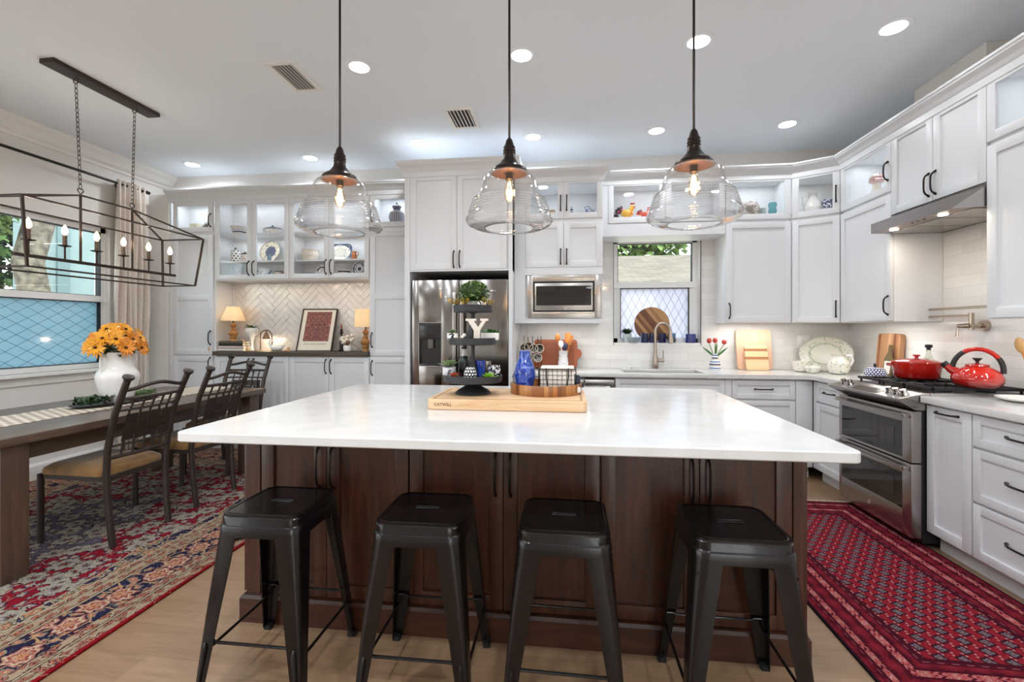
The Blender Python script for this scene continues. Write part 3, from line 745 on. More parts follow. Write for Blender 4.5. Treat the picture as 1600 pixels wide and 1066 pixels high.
XB = 2.13; DX = XR - XB - .003
cabinet('base_cabinet', 'white base cabinet in the corner left of the range, drawer over door', .495, .875, DX, (XB, 4.236, 0), -PI / 2,
        [(.0, .11, .037, .862, 'slab'), (.04, .695, .495, .862, 'drawer', (False, .245, .785, .15)), (.04, .11, .495, .685, 'shaker')], toe=TK)
cabinet('pull_out_cabinet', 'narrow white pull out cabinet right of the range with handle near its top', .307, .875, DX, (XB, 2.985, 0), -PI / 2,
        [(.0, .11, .303, .862, 'shaker', (False, .15, .832, .15))], toe=TK)
cabinet('drawer_cabinet', 'white base cabinet with three deep drawers at the right edge', .78, .875, DX, (XB, 2.676, 0), -PI / 2,
        [(.0, .695, .78, .862, 'drawer', (False, .3, .785, .22)), (.0, .405, .78, .685, 'drawer', (False, .3, .56, .22)), (.0, .11, .78, .395, 'drawer', (False, .3, .265, .22))], toe=TK)
cabinet('drawer_cabinet', 'white base cabinet past the three deep drawers, nearest the camera', .7, .875, DX, (XB, 1.893, 0), -PI / 2,
        [(.0, .695, .7, .862, 'drawer', (False, .35, .785, .22)), (.0, .11, .7, .685, 'shaker')], toe=TK)
# white quartz worktops ------------------------------------------------
m = MB(); z0, z1 = .876, .914; hx0, hx1, hy0, hy1 = .53, 1.25, 4.30, 4.66
m.box(-.486, 4.205, z0, hx0, YB - .013, z1, b=.003); m.box(hx0, 4.205, z0, hx1, hy0, z1, b=.003); m.box(hx0, hy1, z0, hx1, YB - .013, z1, b=.003)
r_ = .07
pts = [(hx1, 4.205), (2.095 - r_, 4.205)] + [(2.095 - r_ + r_ * math.sin(R(a)), 4.205 - r_ + r_ * math.cos(R(a))) for a in range(10, 91, 16)] + [(2.095, 3.735), (XR - .013, 3.735), (XR - .013, YB - .013), (hx1, YB - .013)]
m.prism(pts, z0, z1)
o = m.build('worktop', quartz, bevel=.002); tag(o, 'white quartz worktop around the corner with the sink', 'countertop')
o = MB().box(2.095, 1.19, z0, XR - .013, 2.985, z1, b=.004).build('worktop', quartz); tag(o, 'white quartz worktop right of the range under the white plate', 'countertop')

# ------------------------------------------------------------------ appliances
# refrigerator
fr_ = thing('refrigerator', 'stainless steel french door refrigerator with water dispenser', 'refrigerator', (-.985, 4.45, 0))
fx0, fx1, fyf = -1.442, -.533, 4.135
MB().box(fx0 + .01, fyf + .06, .03, fx1 - .01, 4.70, 1.755).build('body', mat('dark_fridge_side', '#4a4744', .5, .4), fr_, world=True, smooth=0)
xm = -.989
m = MB()
dx0, dx1, dz0, dz1 = -1.372, -1.158, .97, 1.372
m.box(fx0, fyf, .72, dx0, fyf + .055, 1.772, b=.004); m.box(dx1, fyf, .72, xm - .003, fyf + .055, 1.772, b=.004)
m.box(dx0 - .002, fyf, .72, dx1 + .002, fyf + .055, dz0, b=.002); m.box(dx0 - .002, fyf, dz1, dx1 + .002, fyf + .055, 1.772, b=.002)
dl = m.build('door', fridge_steel, fr_, world=True)
ds = MB(); ds.box(dx0, fyf + .045, dz0, dx1, fyf + .056, dz1); ds.box(dx0, fyf + .002, dz0 + .25, dx1, fyf + .05, dz1, b=.004); ds.box(dx0, fyf + .002, dz0, dx1, fyf + .05, dz0 + .02, b=.003)
dd = ds.build('water_dispenser', mat('black_dispenser_plastic', '#141313', .25, coat=.3), dl, world=True)
MB().box(-1.29, fyf + .012, dz0 + .16, -1.24, fyf + .04, dz0 + .25, b=.004).build('dispenser_paddle', mat('grey_plastic', '#5d5b58', .4), dd, world=True)
m = MB(); t = .004
m.box(dx0 - t, fyf - .003, dz0 - t, dx0, fyf + .01, dz1 + t); m.box(dx1, fyf - .003, dz0 - t, dx1 + t, fyf + .01, dz1 + t); m.box(dx0, fyf - .003, dz1, dx1, fyf + .01, dz1 + t); m.box(dx0, fyf - .003, dz0 - t, dx1, fyf + .01, dz0)
m.build('dispenser_trim', chrome, dd, world=True, smooth=0)
dr_ = MB().box(xm + .003, fyf, .72, fx1, fyf + .055, 1.772, b=.004).build('door', fridge_steel, fr_, world=True)
MB().box(fx0, fyf, .06, fx1, fyf + .055, .712, b=.004).build('freezer_drawer', fridge_steel, fr_, world=True)
for x, p_ in ((xm - .034, dl), (xm + .034, dr_)):
    m = MB(); m.box(x - .016, fyf - .055, .83, x + .016, fyf - .04, 1.655, b=.005); m.box(x - .012, fyf - .042, .86, x + .012, fyf, .9, b=.003); m.box(x - .012, fyf - .042, 1.58, x + .012, fyf, 1.62, b=.003)
    m.build('handle', steel_h, p_, world=True)
m = MB()
for i, x in enumerate((-.71, -.69, -.672, -.65)): m.ball((x, fyf - .001, 1.665), .006 if i != 1 else .009, 8, 1, .3)
m.build('door_badge', chrome, dr_, world=True)
# microwave
mx0, mx1, mz0, mz1, my = -.366, .318, 1.414, 1.818, 4.262
mw = thing('microwave_oven', 'built in stainless steel microwave oven with a black glass door', 'microwave', (0, 4.4, 1.41))
m = MB(); i0, i1, j0, j1 = mx0 + .055, mx1 - .06, mz0 + .06, mz1 - .06
m.box(mx0, my, mz0, i0, my + .02, mz1, b=.004); m.box(i1, my, mz0, mx1, my + .02, mz1, b=.004); m.box(i0 - .002, my, mz0, i1 + .002, my + .02, j0, b=.002); m.box(i0 - .002, my, j1, i1 + .002, my + .02, mz1, b=.002)
m.build('trim_frame', steel_h, mw, world=True)
MB().box(i0 + .002, my + .016, j0, i1 - .002, my + .028, j1).build('housing', black_matte, mw, world=True, smooth=0)
door_ = MB().box(i0 + .016, my + .001, j0 + .014, i1 - .016, my + .016, j1 - .014, b=.003).build('door', steel_h, mw, world=True)
MB().box(i0 + .030, my - .001, j0 + .06, i1 - .030, my + .003, j1 - .042, b=.001).build('door_window', dark_glass, door_, world=True, smooth=0)
m = MB()
for r in range(5):
    for c_ in range(3): m.box(i1 - .085 + c_ * .018, my - .0018, j0 + .075 + r * .022, i1 - .080 + c_ * .018, my - .0005, j0 + .079 + r * .022)
m.build('keypad', mat('grey_print', '#6f706c', .5), door_, world=True, smooth=0)
text_mesh('clock_display', '1:12', .022, emis('clock_glow', '#dfe8ff', 1.6), mw, (i1 - .075 - mw.location.x, my - .0022 - mw.location.y, j1 - .068 - mw.location.z), (PI / 2, 0, 0), .0003)
m = MB().cyl((-.012, my + .004, j0 + .033), (-.012, my + .0005, j0 + .033), .013, n=20); m.build('round_badge', chrome, door_, world=True)
# dishwasher
dw = thing('dishwasher', 'stainless steel dishwasher left of the sink cabinet', 'dishwasher', (.135, 4.5, 0))
MB().box(-.168, 4.26, .1, .436, 4.78, .87).build('body', black_matte, dw, world=True, smooth=0)
MB().box(-.166, 4.222, .11, .434, 4.26, .745, b=.004).build('door', steel_h, dw, world=True)
MB().box(-.166, 4.222, .75, .434, 4.26, .852, b=.004).build('control_strip', steel_h, dw, world=True)
MB().tube([(-.12, 4.222, .78), (-.12, 4.185, .785), (.39, 4.185, .785), (.39, 4.222, .78)], .011, 10).build('handle', steel_h, dw, world=True)
MB().box(-.166, 4.31, 0, .434, 4.33, .1).build('toe_kick', black_matte, dw, world=True, smooth=0)
# range -----------------------------------------------------------------
RX, RY0, RY1 = 2.055, 2.992, 3.728
rg = thing('gas_range', 'stainless steel slide in gas range with double oven', 'range', (2.4, 3.36, 0))
MB().box(RX + .06, RY0, .03, XR - .03, RY1, .905).build('body', mat('black_enamel_side', '#17171a', .35), rg, world=True, smooth=0)
def oven_door(z0, z1, wz0, wz1, hz_):
    m_ = MB(); a, b = RY0 + .004, RY1 - .004; w0, w1 = a + .075, b - .035
    m_.box(RX, a, z0, RX + .06, w0, z1, b=.003); m_.box(RX, w1, z0, RX + .06, b, z1, b=.003)
    m_.box(RX, w0 - .002, z0, RX + .06, w1 + .002, wz0, b=.002); m_.box(RX, w0 - .002, wz1, RX + .06, w1 + .002, z1, b=.002)
    d_ = m_.build('oven_door', steel_y, rg, world=True)
    MB().box(RX + .001, w0, wz0, RX + .05, w1, wz1).build('door_glass', dark_glass, d_, world=True, smooth=0)
    MB().box(RX - .0005, w0 + .07, wz0 + .05, RX + .0012, w1 - .1, wz1 - .05).build('oven_window', mat('oven_window_glass', '#2b2626', .05, spec=.8), d_, world=True, smooth=0)
    pts = []
    for i in range(13):
        s = i / 12; pts.append((RX - .03 - .025 * math.sin(PI * s), a + .02 + s * (b - a - .04), hz_))
    h_ = MB().tube(pts, .013, 4); h_.box(RX - .035, a + .01, hz_ - .014, RX, a + .035, hz_ + .014, b=.003); h_.box(RX - .035, b - .035, hz_ - .014, RX, b - .01, hz_ + .014, b=.003)
    h_.build('handle', steel_y, d_, world=True); return d_
oven_door(.508, .818, .525, .745, .79)
lo_ = oven_door(.055, .5, .21, .43, .47)
o_ = MB().cyl((RX - .002, 3.38, .135), (RX + .002, 3.38, .135), .016, n=20).build('round_badge', chrome, lo_, world=True)
# sloping control panel: profile in x,z extruded along y
Mx = Matrix(((1, 0, 0, 0), (0, 0, 1, 0), (0, 1, 0, 0), (0, 0, 0, 1)))
prof = [(RX + .02, .825), (RX - .07, .878), (RX - .075, .893), (RX + .06, .928), (RX + .1, .928), (RX + .1, .825)]
cp = MB().prism(prof, RY0 - .002, RY1 + .002, Mx).build('control_panel', steel_y, rg, world=True, smooth=0, bevel=.003)
MB().prism([(RX + .02, .824), (RX - .045, .862), (RX + .02, .862)], RY0 + .05, RY1 - .05, Mx).build('panel_recess', black_matte, cp, world=True, smooth=0)
sl = math.atan2(.035, .135)
def on_panel(s): return (RX - .075 + s * .135, .893 + s * .035 + .0005)
x1_, z1_ = on_panel(.12); x2_, z2_ = on_panel(.62)
m = MB(); m.add([(x1_, 3.22, z1_ + .001), (x2_, 3.22, z2_ + .001), (x2_, 3.50, z2_ + .001), (x1_, 3.50, z1_ + .001), (x1_, 3.22, z1_ - .004), (x2_, 3.22, z2_ - .004), (x2_, 3.50, z2_ - .004), (x1_, 3.50, z1_ - .004)], [(0, 1, 2, 3), (7, 6, 5, 4), (0, 4, 5, 1), (1, 5, 6, 2), (2, 6, 7, 3), (3, 7, 4, 0)])
m.build('touch_display', mat('brown_display_glass', '#4c4039', .15), cp, world=True, smooth=0)
kx, kz = on_panel(.5); nx, nz_ = -math.sin(sl), math.cos(sl)
for y in (3.04, 3.105, 3.17, 3.575, 3.645):
    k_ = thing('knob_root', None, None); bpy.data.objects.remove(k_)
    m = MB(); m.cyl((kx, y, kz), (kx + nx * .012, y, kz + nz_ * .012), .024, .022, 20); m.cyl((kx + nx * .012, y, kz + nz_ * .012), (kx + nx * .034, y, kz + nz_ * .034), .018, .016, 20)
    kb = m.build('burner_knob', chrome, cp, world=True)
MB().box(RX + .095, RY0 + .002, .905, XR - .035, RY1 - .002, .926, b=.003).build('cooktop', mat('black_cooktop', '#1c1a1a', .3, .3), rg, world=True, smooth=0)
MB().box(RX + .1, RY0 - .004, .9, XR - .04, RY0 + .004, .93).build('side_trim', steel_y, rg, world=True, smooth=0)
iron = mat('cast_iron', '#1d1c1e', .55, .2, nz=.15, bump=.1)
for i in range(3):
    a = RY0 + .015 + i * .237; b = a + .232; m = MB(); x0, x1 = RX + .125, XR - .06
    for yy in (a, b - .012): m.box(x0, yy, .945, x1, yy + .012, .962, b=.002)
    for xx in (x0, x1 - .012, (x0 + x1) / 2 - .006): m.box(xx, a, .945, xx + .012, b, .962, b=.002)
    for xx in [x0 + .06 * k for k in range(1, 9)]: m.box(xx, a, .948, xx + .009, a + .075, .962, b=.002); m.box(xx, b - .075, .948, xx + .009, b, .962, b=.002)
    for xx in (x0 + .01, x1 - .02):
        for yy in (a + .01, b - .02): m.box(xx, yy, .926, xx + .01, yy + .01, .946)
    m.build('grate', iron, rg, world=True, smooth=0)
    for xx in ((x0 + (x1 - x0) * .27, x0 + (x1 - x0) * .76) if i != 1 else ((x0 + x1) / 2,)): MB().lathe([(.045, 0), (.045, .008), (.03, .012), (.03, .018), (.0, .02)], 20, (xx, (a + b) / 2, .926)).build('burner', iron, rg, world=True)
# range hood ----------------------------------------------------------
hd_ = thing('range_hood', 'stainless steel under cabinet range hood with two lights', 'range hood', (2.45, 3.285, 2.01))
ya, yb = 2.905, 3.668
Mx2 = Matrix(((1, 0, 0, 0), (0, 0, 1, 0), (0, 1, 0, 0), (0, 0, 0, 1)))
m = MB()
# tapered canopy: top edge meets cabinet bottom, front lip low and forward, ends clipped
top = [(2.375, ya), (2.375, yb), (2.72, yb), (2.72, ya)]
def hx(v): return v
V = [(2.40, ya, 2.147), (2.40, yb, 2.147), (2.72, yb, 2.147), (2.72, ya, 2.147),
     (2.20, ya + .07, 2.075), (2.20, yb - .07, 2.075), (2.225, yb - .03, 2.015), (2.225, ya + .03, 2.015),
     (2.40, yb, 2.015), (2.40, ya, 2.015), (2.72, yb, 2.015), (2.72, ya, 2.015)]
m.add(V, [(0, 1, 2, 3), (0, 4, 5, 1), (4, 7, 6, 5), (0, 9, 7, 4), (1, 5, 6, 8), (0, 3, 11, 9), (1, 8, 10, 2), (2, 10, 11, 3)])
hb = m.build('canopy', steel_y, hd_, world=True, smooth=0)
MB().add([(2.228, ya + .032, 2.0155), (2.228, yb - .032, 2.0155), (2.40, yb - .002, 2.0155), (2.71, yb - .002, 2.0155), (2.71, ya + .002, 2.0155), (2.40, ya + .002, 2.0155)], [(0, 1, 2, 3, 4, 5)]).build('underside', mat('brushed_grey_underside', '#9c8f88', .4, .6), hb, world=True, smooth=0)
m = MB()
for k in range(3): m.box(2.34, ya + .03 + k * .235, 2.010, 2.69, ya + .25 + k * .235, 2.016, b=.002)
m.build('grease_filter', steel_y, hd_, world=True, smooth=0)
for y in (3.08, 3.50):
    m = MB().cyl((2.29, y, 2.0145), (2.29, y, 2.009), .024, n=20); m.build('hood_light', emis('hood_lamp_glow', '#fff1dc', 14), hd_, world=True)
    lamp('hood_lamp', 'AREA', (2.29, y, 2.004), 1.1, SOFT, .06, shape='DISK')
m = MB()
for y in (3.2, 3.25, 3.3): m.cyl((2.27, y, 2.0145), (2.27, y, 2.011), .006, n=10)
m.build('hood_button', black_matte, hd_, world=True)

# ------------------------------------------------------------------ sink and taps
sk = thing('kitchen_sink', 'undermount single bowl sink below the window', 'sink', (.89, 4.48, .7))
m = MB(); a, b, c_, d_ = .525, 4.295, 1.255, 4.665; t = .004
m.box(a, b, .68, c_, d_, .684); m.box(a, b, .68, a + t, d_, .8755); m.box(c_ - t, b, .68, c_, d_, .8755); m.box(a, b, .68, c_, b + t, .8755); m.box(a, d_ - t, .68, c_, d_, .8755)
m.build('bowl', mat('sink_steel', '#b9b9b6', .25, .8), sk, world=True, smooth=0)
MB().cyl((.89, 4.5, .684), (.89, 4.5, .688), .045, n=20).build('drain', chrome, sk, world=True)
fa = thing('kitchen_faucet', 'brushed nickel high arc kitchen faucet in front of the window', 'faucet', (.888, 4.715, .9145))
m = MB(); m.lathe([(.03, 0), (.032, .01), (.03, .06), (.027, .11), (.018, .15), (.015, .19)], 20); m.build('base', nickel, fa)
pts = [(0, 0, .18)]
for i in range(15):
    t = PI * i / 14; pts.append((.0 + .072 - .072 * math.cos(t), 0, .375 + .085 * math.sin(t)))
pts.append((.148, 0, .345)); MB().tube(pts, .0145, 14).build('spout', nickel, fa)
m = MB(); m.cyl((.1475, 0, .355), (.153, 0, .262), .017, .026, 16); m.cyl((.153, 0, .262), (.154, 0, .255), .021, .02, 16); m.build('spray_head', nickel, fa)
m = MB(); m.cyl((.02, 0, .085), (.085, 0, .085), .016, .017, 14); m.cyl((.075, 0, .09), (.077, 0, .185), .005, .006, 8); m.build('lever', nickel, fa)
sc_ = MB().lathe([(.018, 0), (.02, .004), (.012, .008), (0, .009)], 16, (.655, 4.72, .9145)).build('soap_dispenser_cap', nickel); tag(sc_, 'small nickel cap on the worktop left of the faucet', 'deck cap')
# pot filler
pf = thing('pot_filler', 'brushed nickel folding pot filler faucet on the tile wall over the range', 'faucet', (2.727, 3.325, 1.335))
P0 = Vector((2.727, 3.325, 1.335))
m = MB(); m.cyl((2.727, 3.325, 1.335), (2.70, 3.325, 1.335), .038, .034, 20); m.cyl((2.70, 3.325, 1.335), (2.62, 3.325, 1.335), .016, n=12); m.cyl((2.64, 3.325, 1.31), (2.64, 3.325, 1.42), .015, n=12)
m.build('wall_mount', nickel, pf, world=True)
m = MB(); m.cyl((2.62, 3.325, 1.335), (2.57, 3.345, 1.333), .017, .012, 12); m.cyl((2.575, 3.345, 1.335), (2.57, 3.345, 1.262), .006, .009, 8); m.build('valve_lever', nickel, pf, world=True)
m = MB(); m.tube([(2.64, 3.325, 1.40), (2.64, 3.50, 1.40), (2.64, 3.69, 1.40)], .0095, 10); m.cyl((2.64, 3.69, 1.385), (2.64, 3.69, 1.47), .015, n=12); m.build('swing_arm', nickel, pf, world=True)
m = MB(); m.tube([(2.64, 3.69, 1.455), (2.64, 3.45, 1.455), (2.64, 3.2, 1.455)], .0095, 10); m.build('swing_arm', nickel, pf, world=True)

# ------------------------------------------------------------------ island
IX0, IX1, IY0, IY1 = -1.435, .92, 1.90, 3.02
il = thing('kitchen_island', 'dark brown stained wood kitchen island with panelled cupboard doors', 'kitchen island', (-.26, 2.46, 0))
MB().box(IX0, IY0 + .022, .11, IX1, IY1, .875).build('body', walnut_stain, il, world=True, smooth=0)
pr_ = [(0, 0), (.028, 0), (.028, .105), (.02, .118), (0, .122)]
ph = MB()
sw = sweep([(IX0, IY1), (IX1, IY1), (IX1, IY0), (IX0, IY0), (IX0, IY1)][::-1], [(-.01, 0), (.02, 0), (.02, .105), (.012, .118), (-.01, .122)])
sw.build('plinth', walnut_stain_h, il, world=True, smooth=0)
for a_, b_ in ((IX0, IX0 + .066), (IX1 - .037, IX1)): MB().box(a_, IY0, .11, b_, IY0 + .022, .875, b=.002).build('corner_stile', walnut_stain, il, world=True, smooth=0)
xs = [-1.367, -1.053, -.676, -.265, .139, .53, .882]
for i in range(6):
    a, b = xs[i], xs[i + 1]; g0 = .004 if i % 2 == 0 else .0015; g1 = .0015 if i % 2 == 0 else .004
    d_ = shaker(b - a - g0 - g1, .745, .058, rec=.012).build('door', walnut_stain, il)
    d_.location = (a + g0 - il.location.x, IY0 - il.location.y, .125)
    pull(d_, (b - a - g0 - g1 - .03) if i % 2 == 0 else .03, .58, .19, True, m=bronze)
for x_, rz, L_ in ((IX0 - .0005, PI / 2, IY1 - IY0), (IX1 + .0005, -PI / 2, IY1 - IY0)):
    for k in range(2):
        p_ = shaker(L_ / 2 - .02, .745, .07, .02).build('end_panel', walnut_stain, il)
        if rz > 0: p_.location = (x_ - .018 - il.location.x, IY1 - il.location.y - k * L_ / 2 - .01, .125); p_.rotation_euler = (0, 0, -PI / 2)
        else: p_.location = (x_ + .018 - il.location.x, IY0 - il.location.y + k * L_ / 2 + .01, .125); p_.rotation_euler = (0, 0, PI / 2)
it = MB().rprism(-1.505, 1.585, .955, 3.16, .876, .914, .035).build('island_top', quartz, smooth=25, bevel=.005); tag(it, 'large white quartz slab on top of the dark island', 'countertop')

# ------------------------------------------------------------------ bar stools
def make_stool():
    t_ = thing('bar_stool', 'x', 'stool', group='gunmetal bar stools along the island')
    S, H_, F = .152, .64, .205
    m_ = MB(); m_.rprism(-S, -S, S, S, H_ - .008, H_, .045, k=5)
    # rolled rim and skirt: stacked rounded loops
    lo = []
    for r_, z, rr in ((S - .012, H_ + .002, .04), (S - .003, H_ - .002, .045), (S + .003, H_ - .012, .047), (S + .003, H_ - .036, .047), (S + .005, H_ - .039, .047), (S + .0075, H_ - .044, .047), (S + .0085, H_ - .078, .047), (S + .004, H_ - .080, .045)):
        lo.append([(x, y, z) for x, y in rrect(-r_, -r_, r_, r_, rr, 5)])
    n = len(lo[0]); V_ = [p for L_ in lo for p in L_]
    m_.add(V_, [(k * n + i, k * n + (i + 1) % n, (k + 1) * n + (i + 1) % n, (k + 1) * n + i) for k in range(len(lo) - 1) for i in range(n)])
    se = m_.build('seat', stool_metal, t_, smooth=35)
    m_ = MB(); m_.rprism(-.045, -.009, .045, .009, H_ - .0005, H_ + .0012, .008); m_.build('seat_slot', rubber, se, smooth=0); MB().tube([(x_, y_, H_ + .001) for x_, y_ in rrect(-.046, -.010, .046, .010, .009, 3)], .0016, 5, closed=True).build('slot_lip', stool_metal, se)
    for sx in (-1, 1):
        for sy in (-1, 1):
            # folded sheet leg: L section tapering to the foot
            m_ = MB(); tp, bt = Vector((sx * (S + .006), sy * (S + .006), H_ - .045)), Vector((sx * F, sy * F, .012))
            V_ = []; K = 8
            for k in range(K + 1):
                s = k / K; c_ = tp.lerp(bt, s); w = .088 * (1 - s) + .034 * s; th = .004; r_ = .046 * (1 - s) ** 1.5 + .01 * s
                arc = [(r_ - r_ * math.cos(R(a_)), r_ - r_ * math.sin(R(a_))) for a_ in (0, 22, 45, 68, 90)]; ri = r_ - th
                arc2 = [(r_ - ri * math.cos(R(a_)), r_ - ri * math.sin(R(a_))) for a_ in (90, 68, 45, 22, 0)]
                q = [(0, w)] + arc + [(w, 0), (w, th)] + arc2 + [(th, w)]
                V_ += [(c_.x - sx * u, c_.y - sy * v, c_.z) for u, v in q]
            n = 14
            m_.add(V_, [(k * n + i, k * n + (i + 1) % n, (k + 1) * n + (i + 1) % n, (k + 1) * n + i) for k in range(K) for i in range(n)] + [tuple(range(n)), tuple(range(K * n, K * n + n))])
            lg = m_.build('leg', stool_metal, t_, smooth=35)
            # pressed groove rib near the foot
            a = tp.lerp(bt, .68); b = tp.lerp(bt, .95)
            MB().tube([a + Vector((-sx * .022, 0, 0)), a.lerp(b, .1) + Vector((-sx * .024, sy * .003, 0)), b + Vector((-sx * .017, sy * .002, 0))], [.003, .008, .004], 6).build('pressed_rib', stool_metal, lg)
            MB().rprism(bt.x - .016 - sx * .012, bt.y - .016 - sy * .012, bt.x + .016 - sx * .012, bt.y + .016 - sy * .012, 0, .02, .006).build('rubber_foot', rubber, lg, smooth=0)
    def at(z): s = (H_ - .045 - z) / (H_ - .057); return (S + .006) * (1 - s) + F * s - .012
    for z, horiz in ((.2, 1), (.16, 0)):
        q = at(z)
        for s_ in (-1, 1):
            p = [(-q, s_ * q, z), (-q + .03, s_ * q, z), (-q + .04, s_ * q, z - .006), (q - .04, s_ * q, z - .006), (q - .03, s_ * q, z), (q, s_ * q, z)]
            if not horiz: p = [(b_, a_, c_) for a_, b_, c_ in p]
            MB().tube(p, .0055, 8).build('foot_rail', stool_metal, t_)
    for s_ in (-1, 1):
        q = at(.52); MB().tube([(-q, s_ * q, .53), (q, -s_ * q, .53)], .005, 6).build('cross_brace', stool_metal, t_)
    return t_
st0 = make_stool()
lb = ['dark metal bar stool, leftmost of the four along the island', 'dark metal bar stool, second from the left at the island', 'dark metal bar stool, third from the left, in front of the dark centre doors', 'dark metal bar stool nearest the red runner, rightmost of the four']
for i, (x, y, rz) in enumerate(((-1.105, 1.665, .0), (-.518, 1.665, .01), (-.008, 1.66, -.01), (.567, 1.668, 0))):
    if i == 0: st0.location = (x, y, 0); st0.rotation_euler = (0, 0, rz); st0['label'] = lb[0]
    else: dup(st0, (x, y, 0), rz, lb[i])

# ------------------------------------------------------------------ dining table and chairs
tb = thing('dining_table', 'long brown wooden dining table beside the window wall', 'table', (-3.33, 2.9, 0))
RZ = .011
TX0, TX1, TY0, TY1 = -3.86, -2.80, 1.78, 3.97
MB().box(TX0, TY0, .715, TX1, TY1, .76, b=.005).build('tabletop', table_wood, tb, world=True)
m = MB(); m.box(TX0 + .1, TY0 + .16, .61, TX0 + .125, TY1 - .12, .714); m.box(TX1 - .125, TY0 + .16, .61, TX1 - .1, TY1 - .12, .714); m.box(TX0 + .1, TY0 + .16, .61, TX1 - .1, TY0 + .185, .714); m.box(TX0 + .1, TY1 - .145, .61, TX1 - .1, TY1 - .12, .714)
m.build('apron', table_wood, tb, world=True, smooth=0)
for x in (TX0 + .03, TX1 - .15):
    for y in (1.97, TY1 - .18): MB().box(x, y, RZ, x + .12, y + .125, .714, b=.004).build('leg', table_wood_z, tb, world=True)
runner_m = Mt('woven_runner'); x, y, z = runner_m.xyz()
wv = ((y * 160).sin() * .5 + (x * 60 + (y * 80).floor() * 1.5).sin() * .5)
runner_m.set(Base_Color=runner_m.ramp(wv * .5 + .5, [(.2, '#8f8270'), (.6, '#cbbfae'), (.9, '#e0d6c8')]), Roughness=.9); runner_m.bump(wv, .5, .004)
m = MB(); m.box(-3.52, TY0 - .01, .761, -3.14, TY1 + .012, .7645); m.box(-3.52, TY1 + .008, .60, -3.14, TY1 + .012, .7645)
o = m.build('table_runner', runner_m.m, smooth=0); tag(o, 'beige woven runner lying along the dining table', 'table runner')
seat_fab = Mt('gold_brown_suede'); g = seat_fab.noise(7, 5, None, .8)
seat_fab.set(Base_Color=seat_fab.ramp(g, [(.3, '#6b4a22'), (.55, '#8f6832'), (.75, '#a67e45')]), Roughness=.75); seat_fab.b.inputs['Sheen Weight'].default_value = .4; seat_fab = seat_fab.m
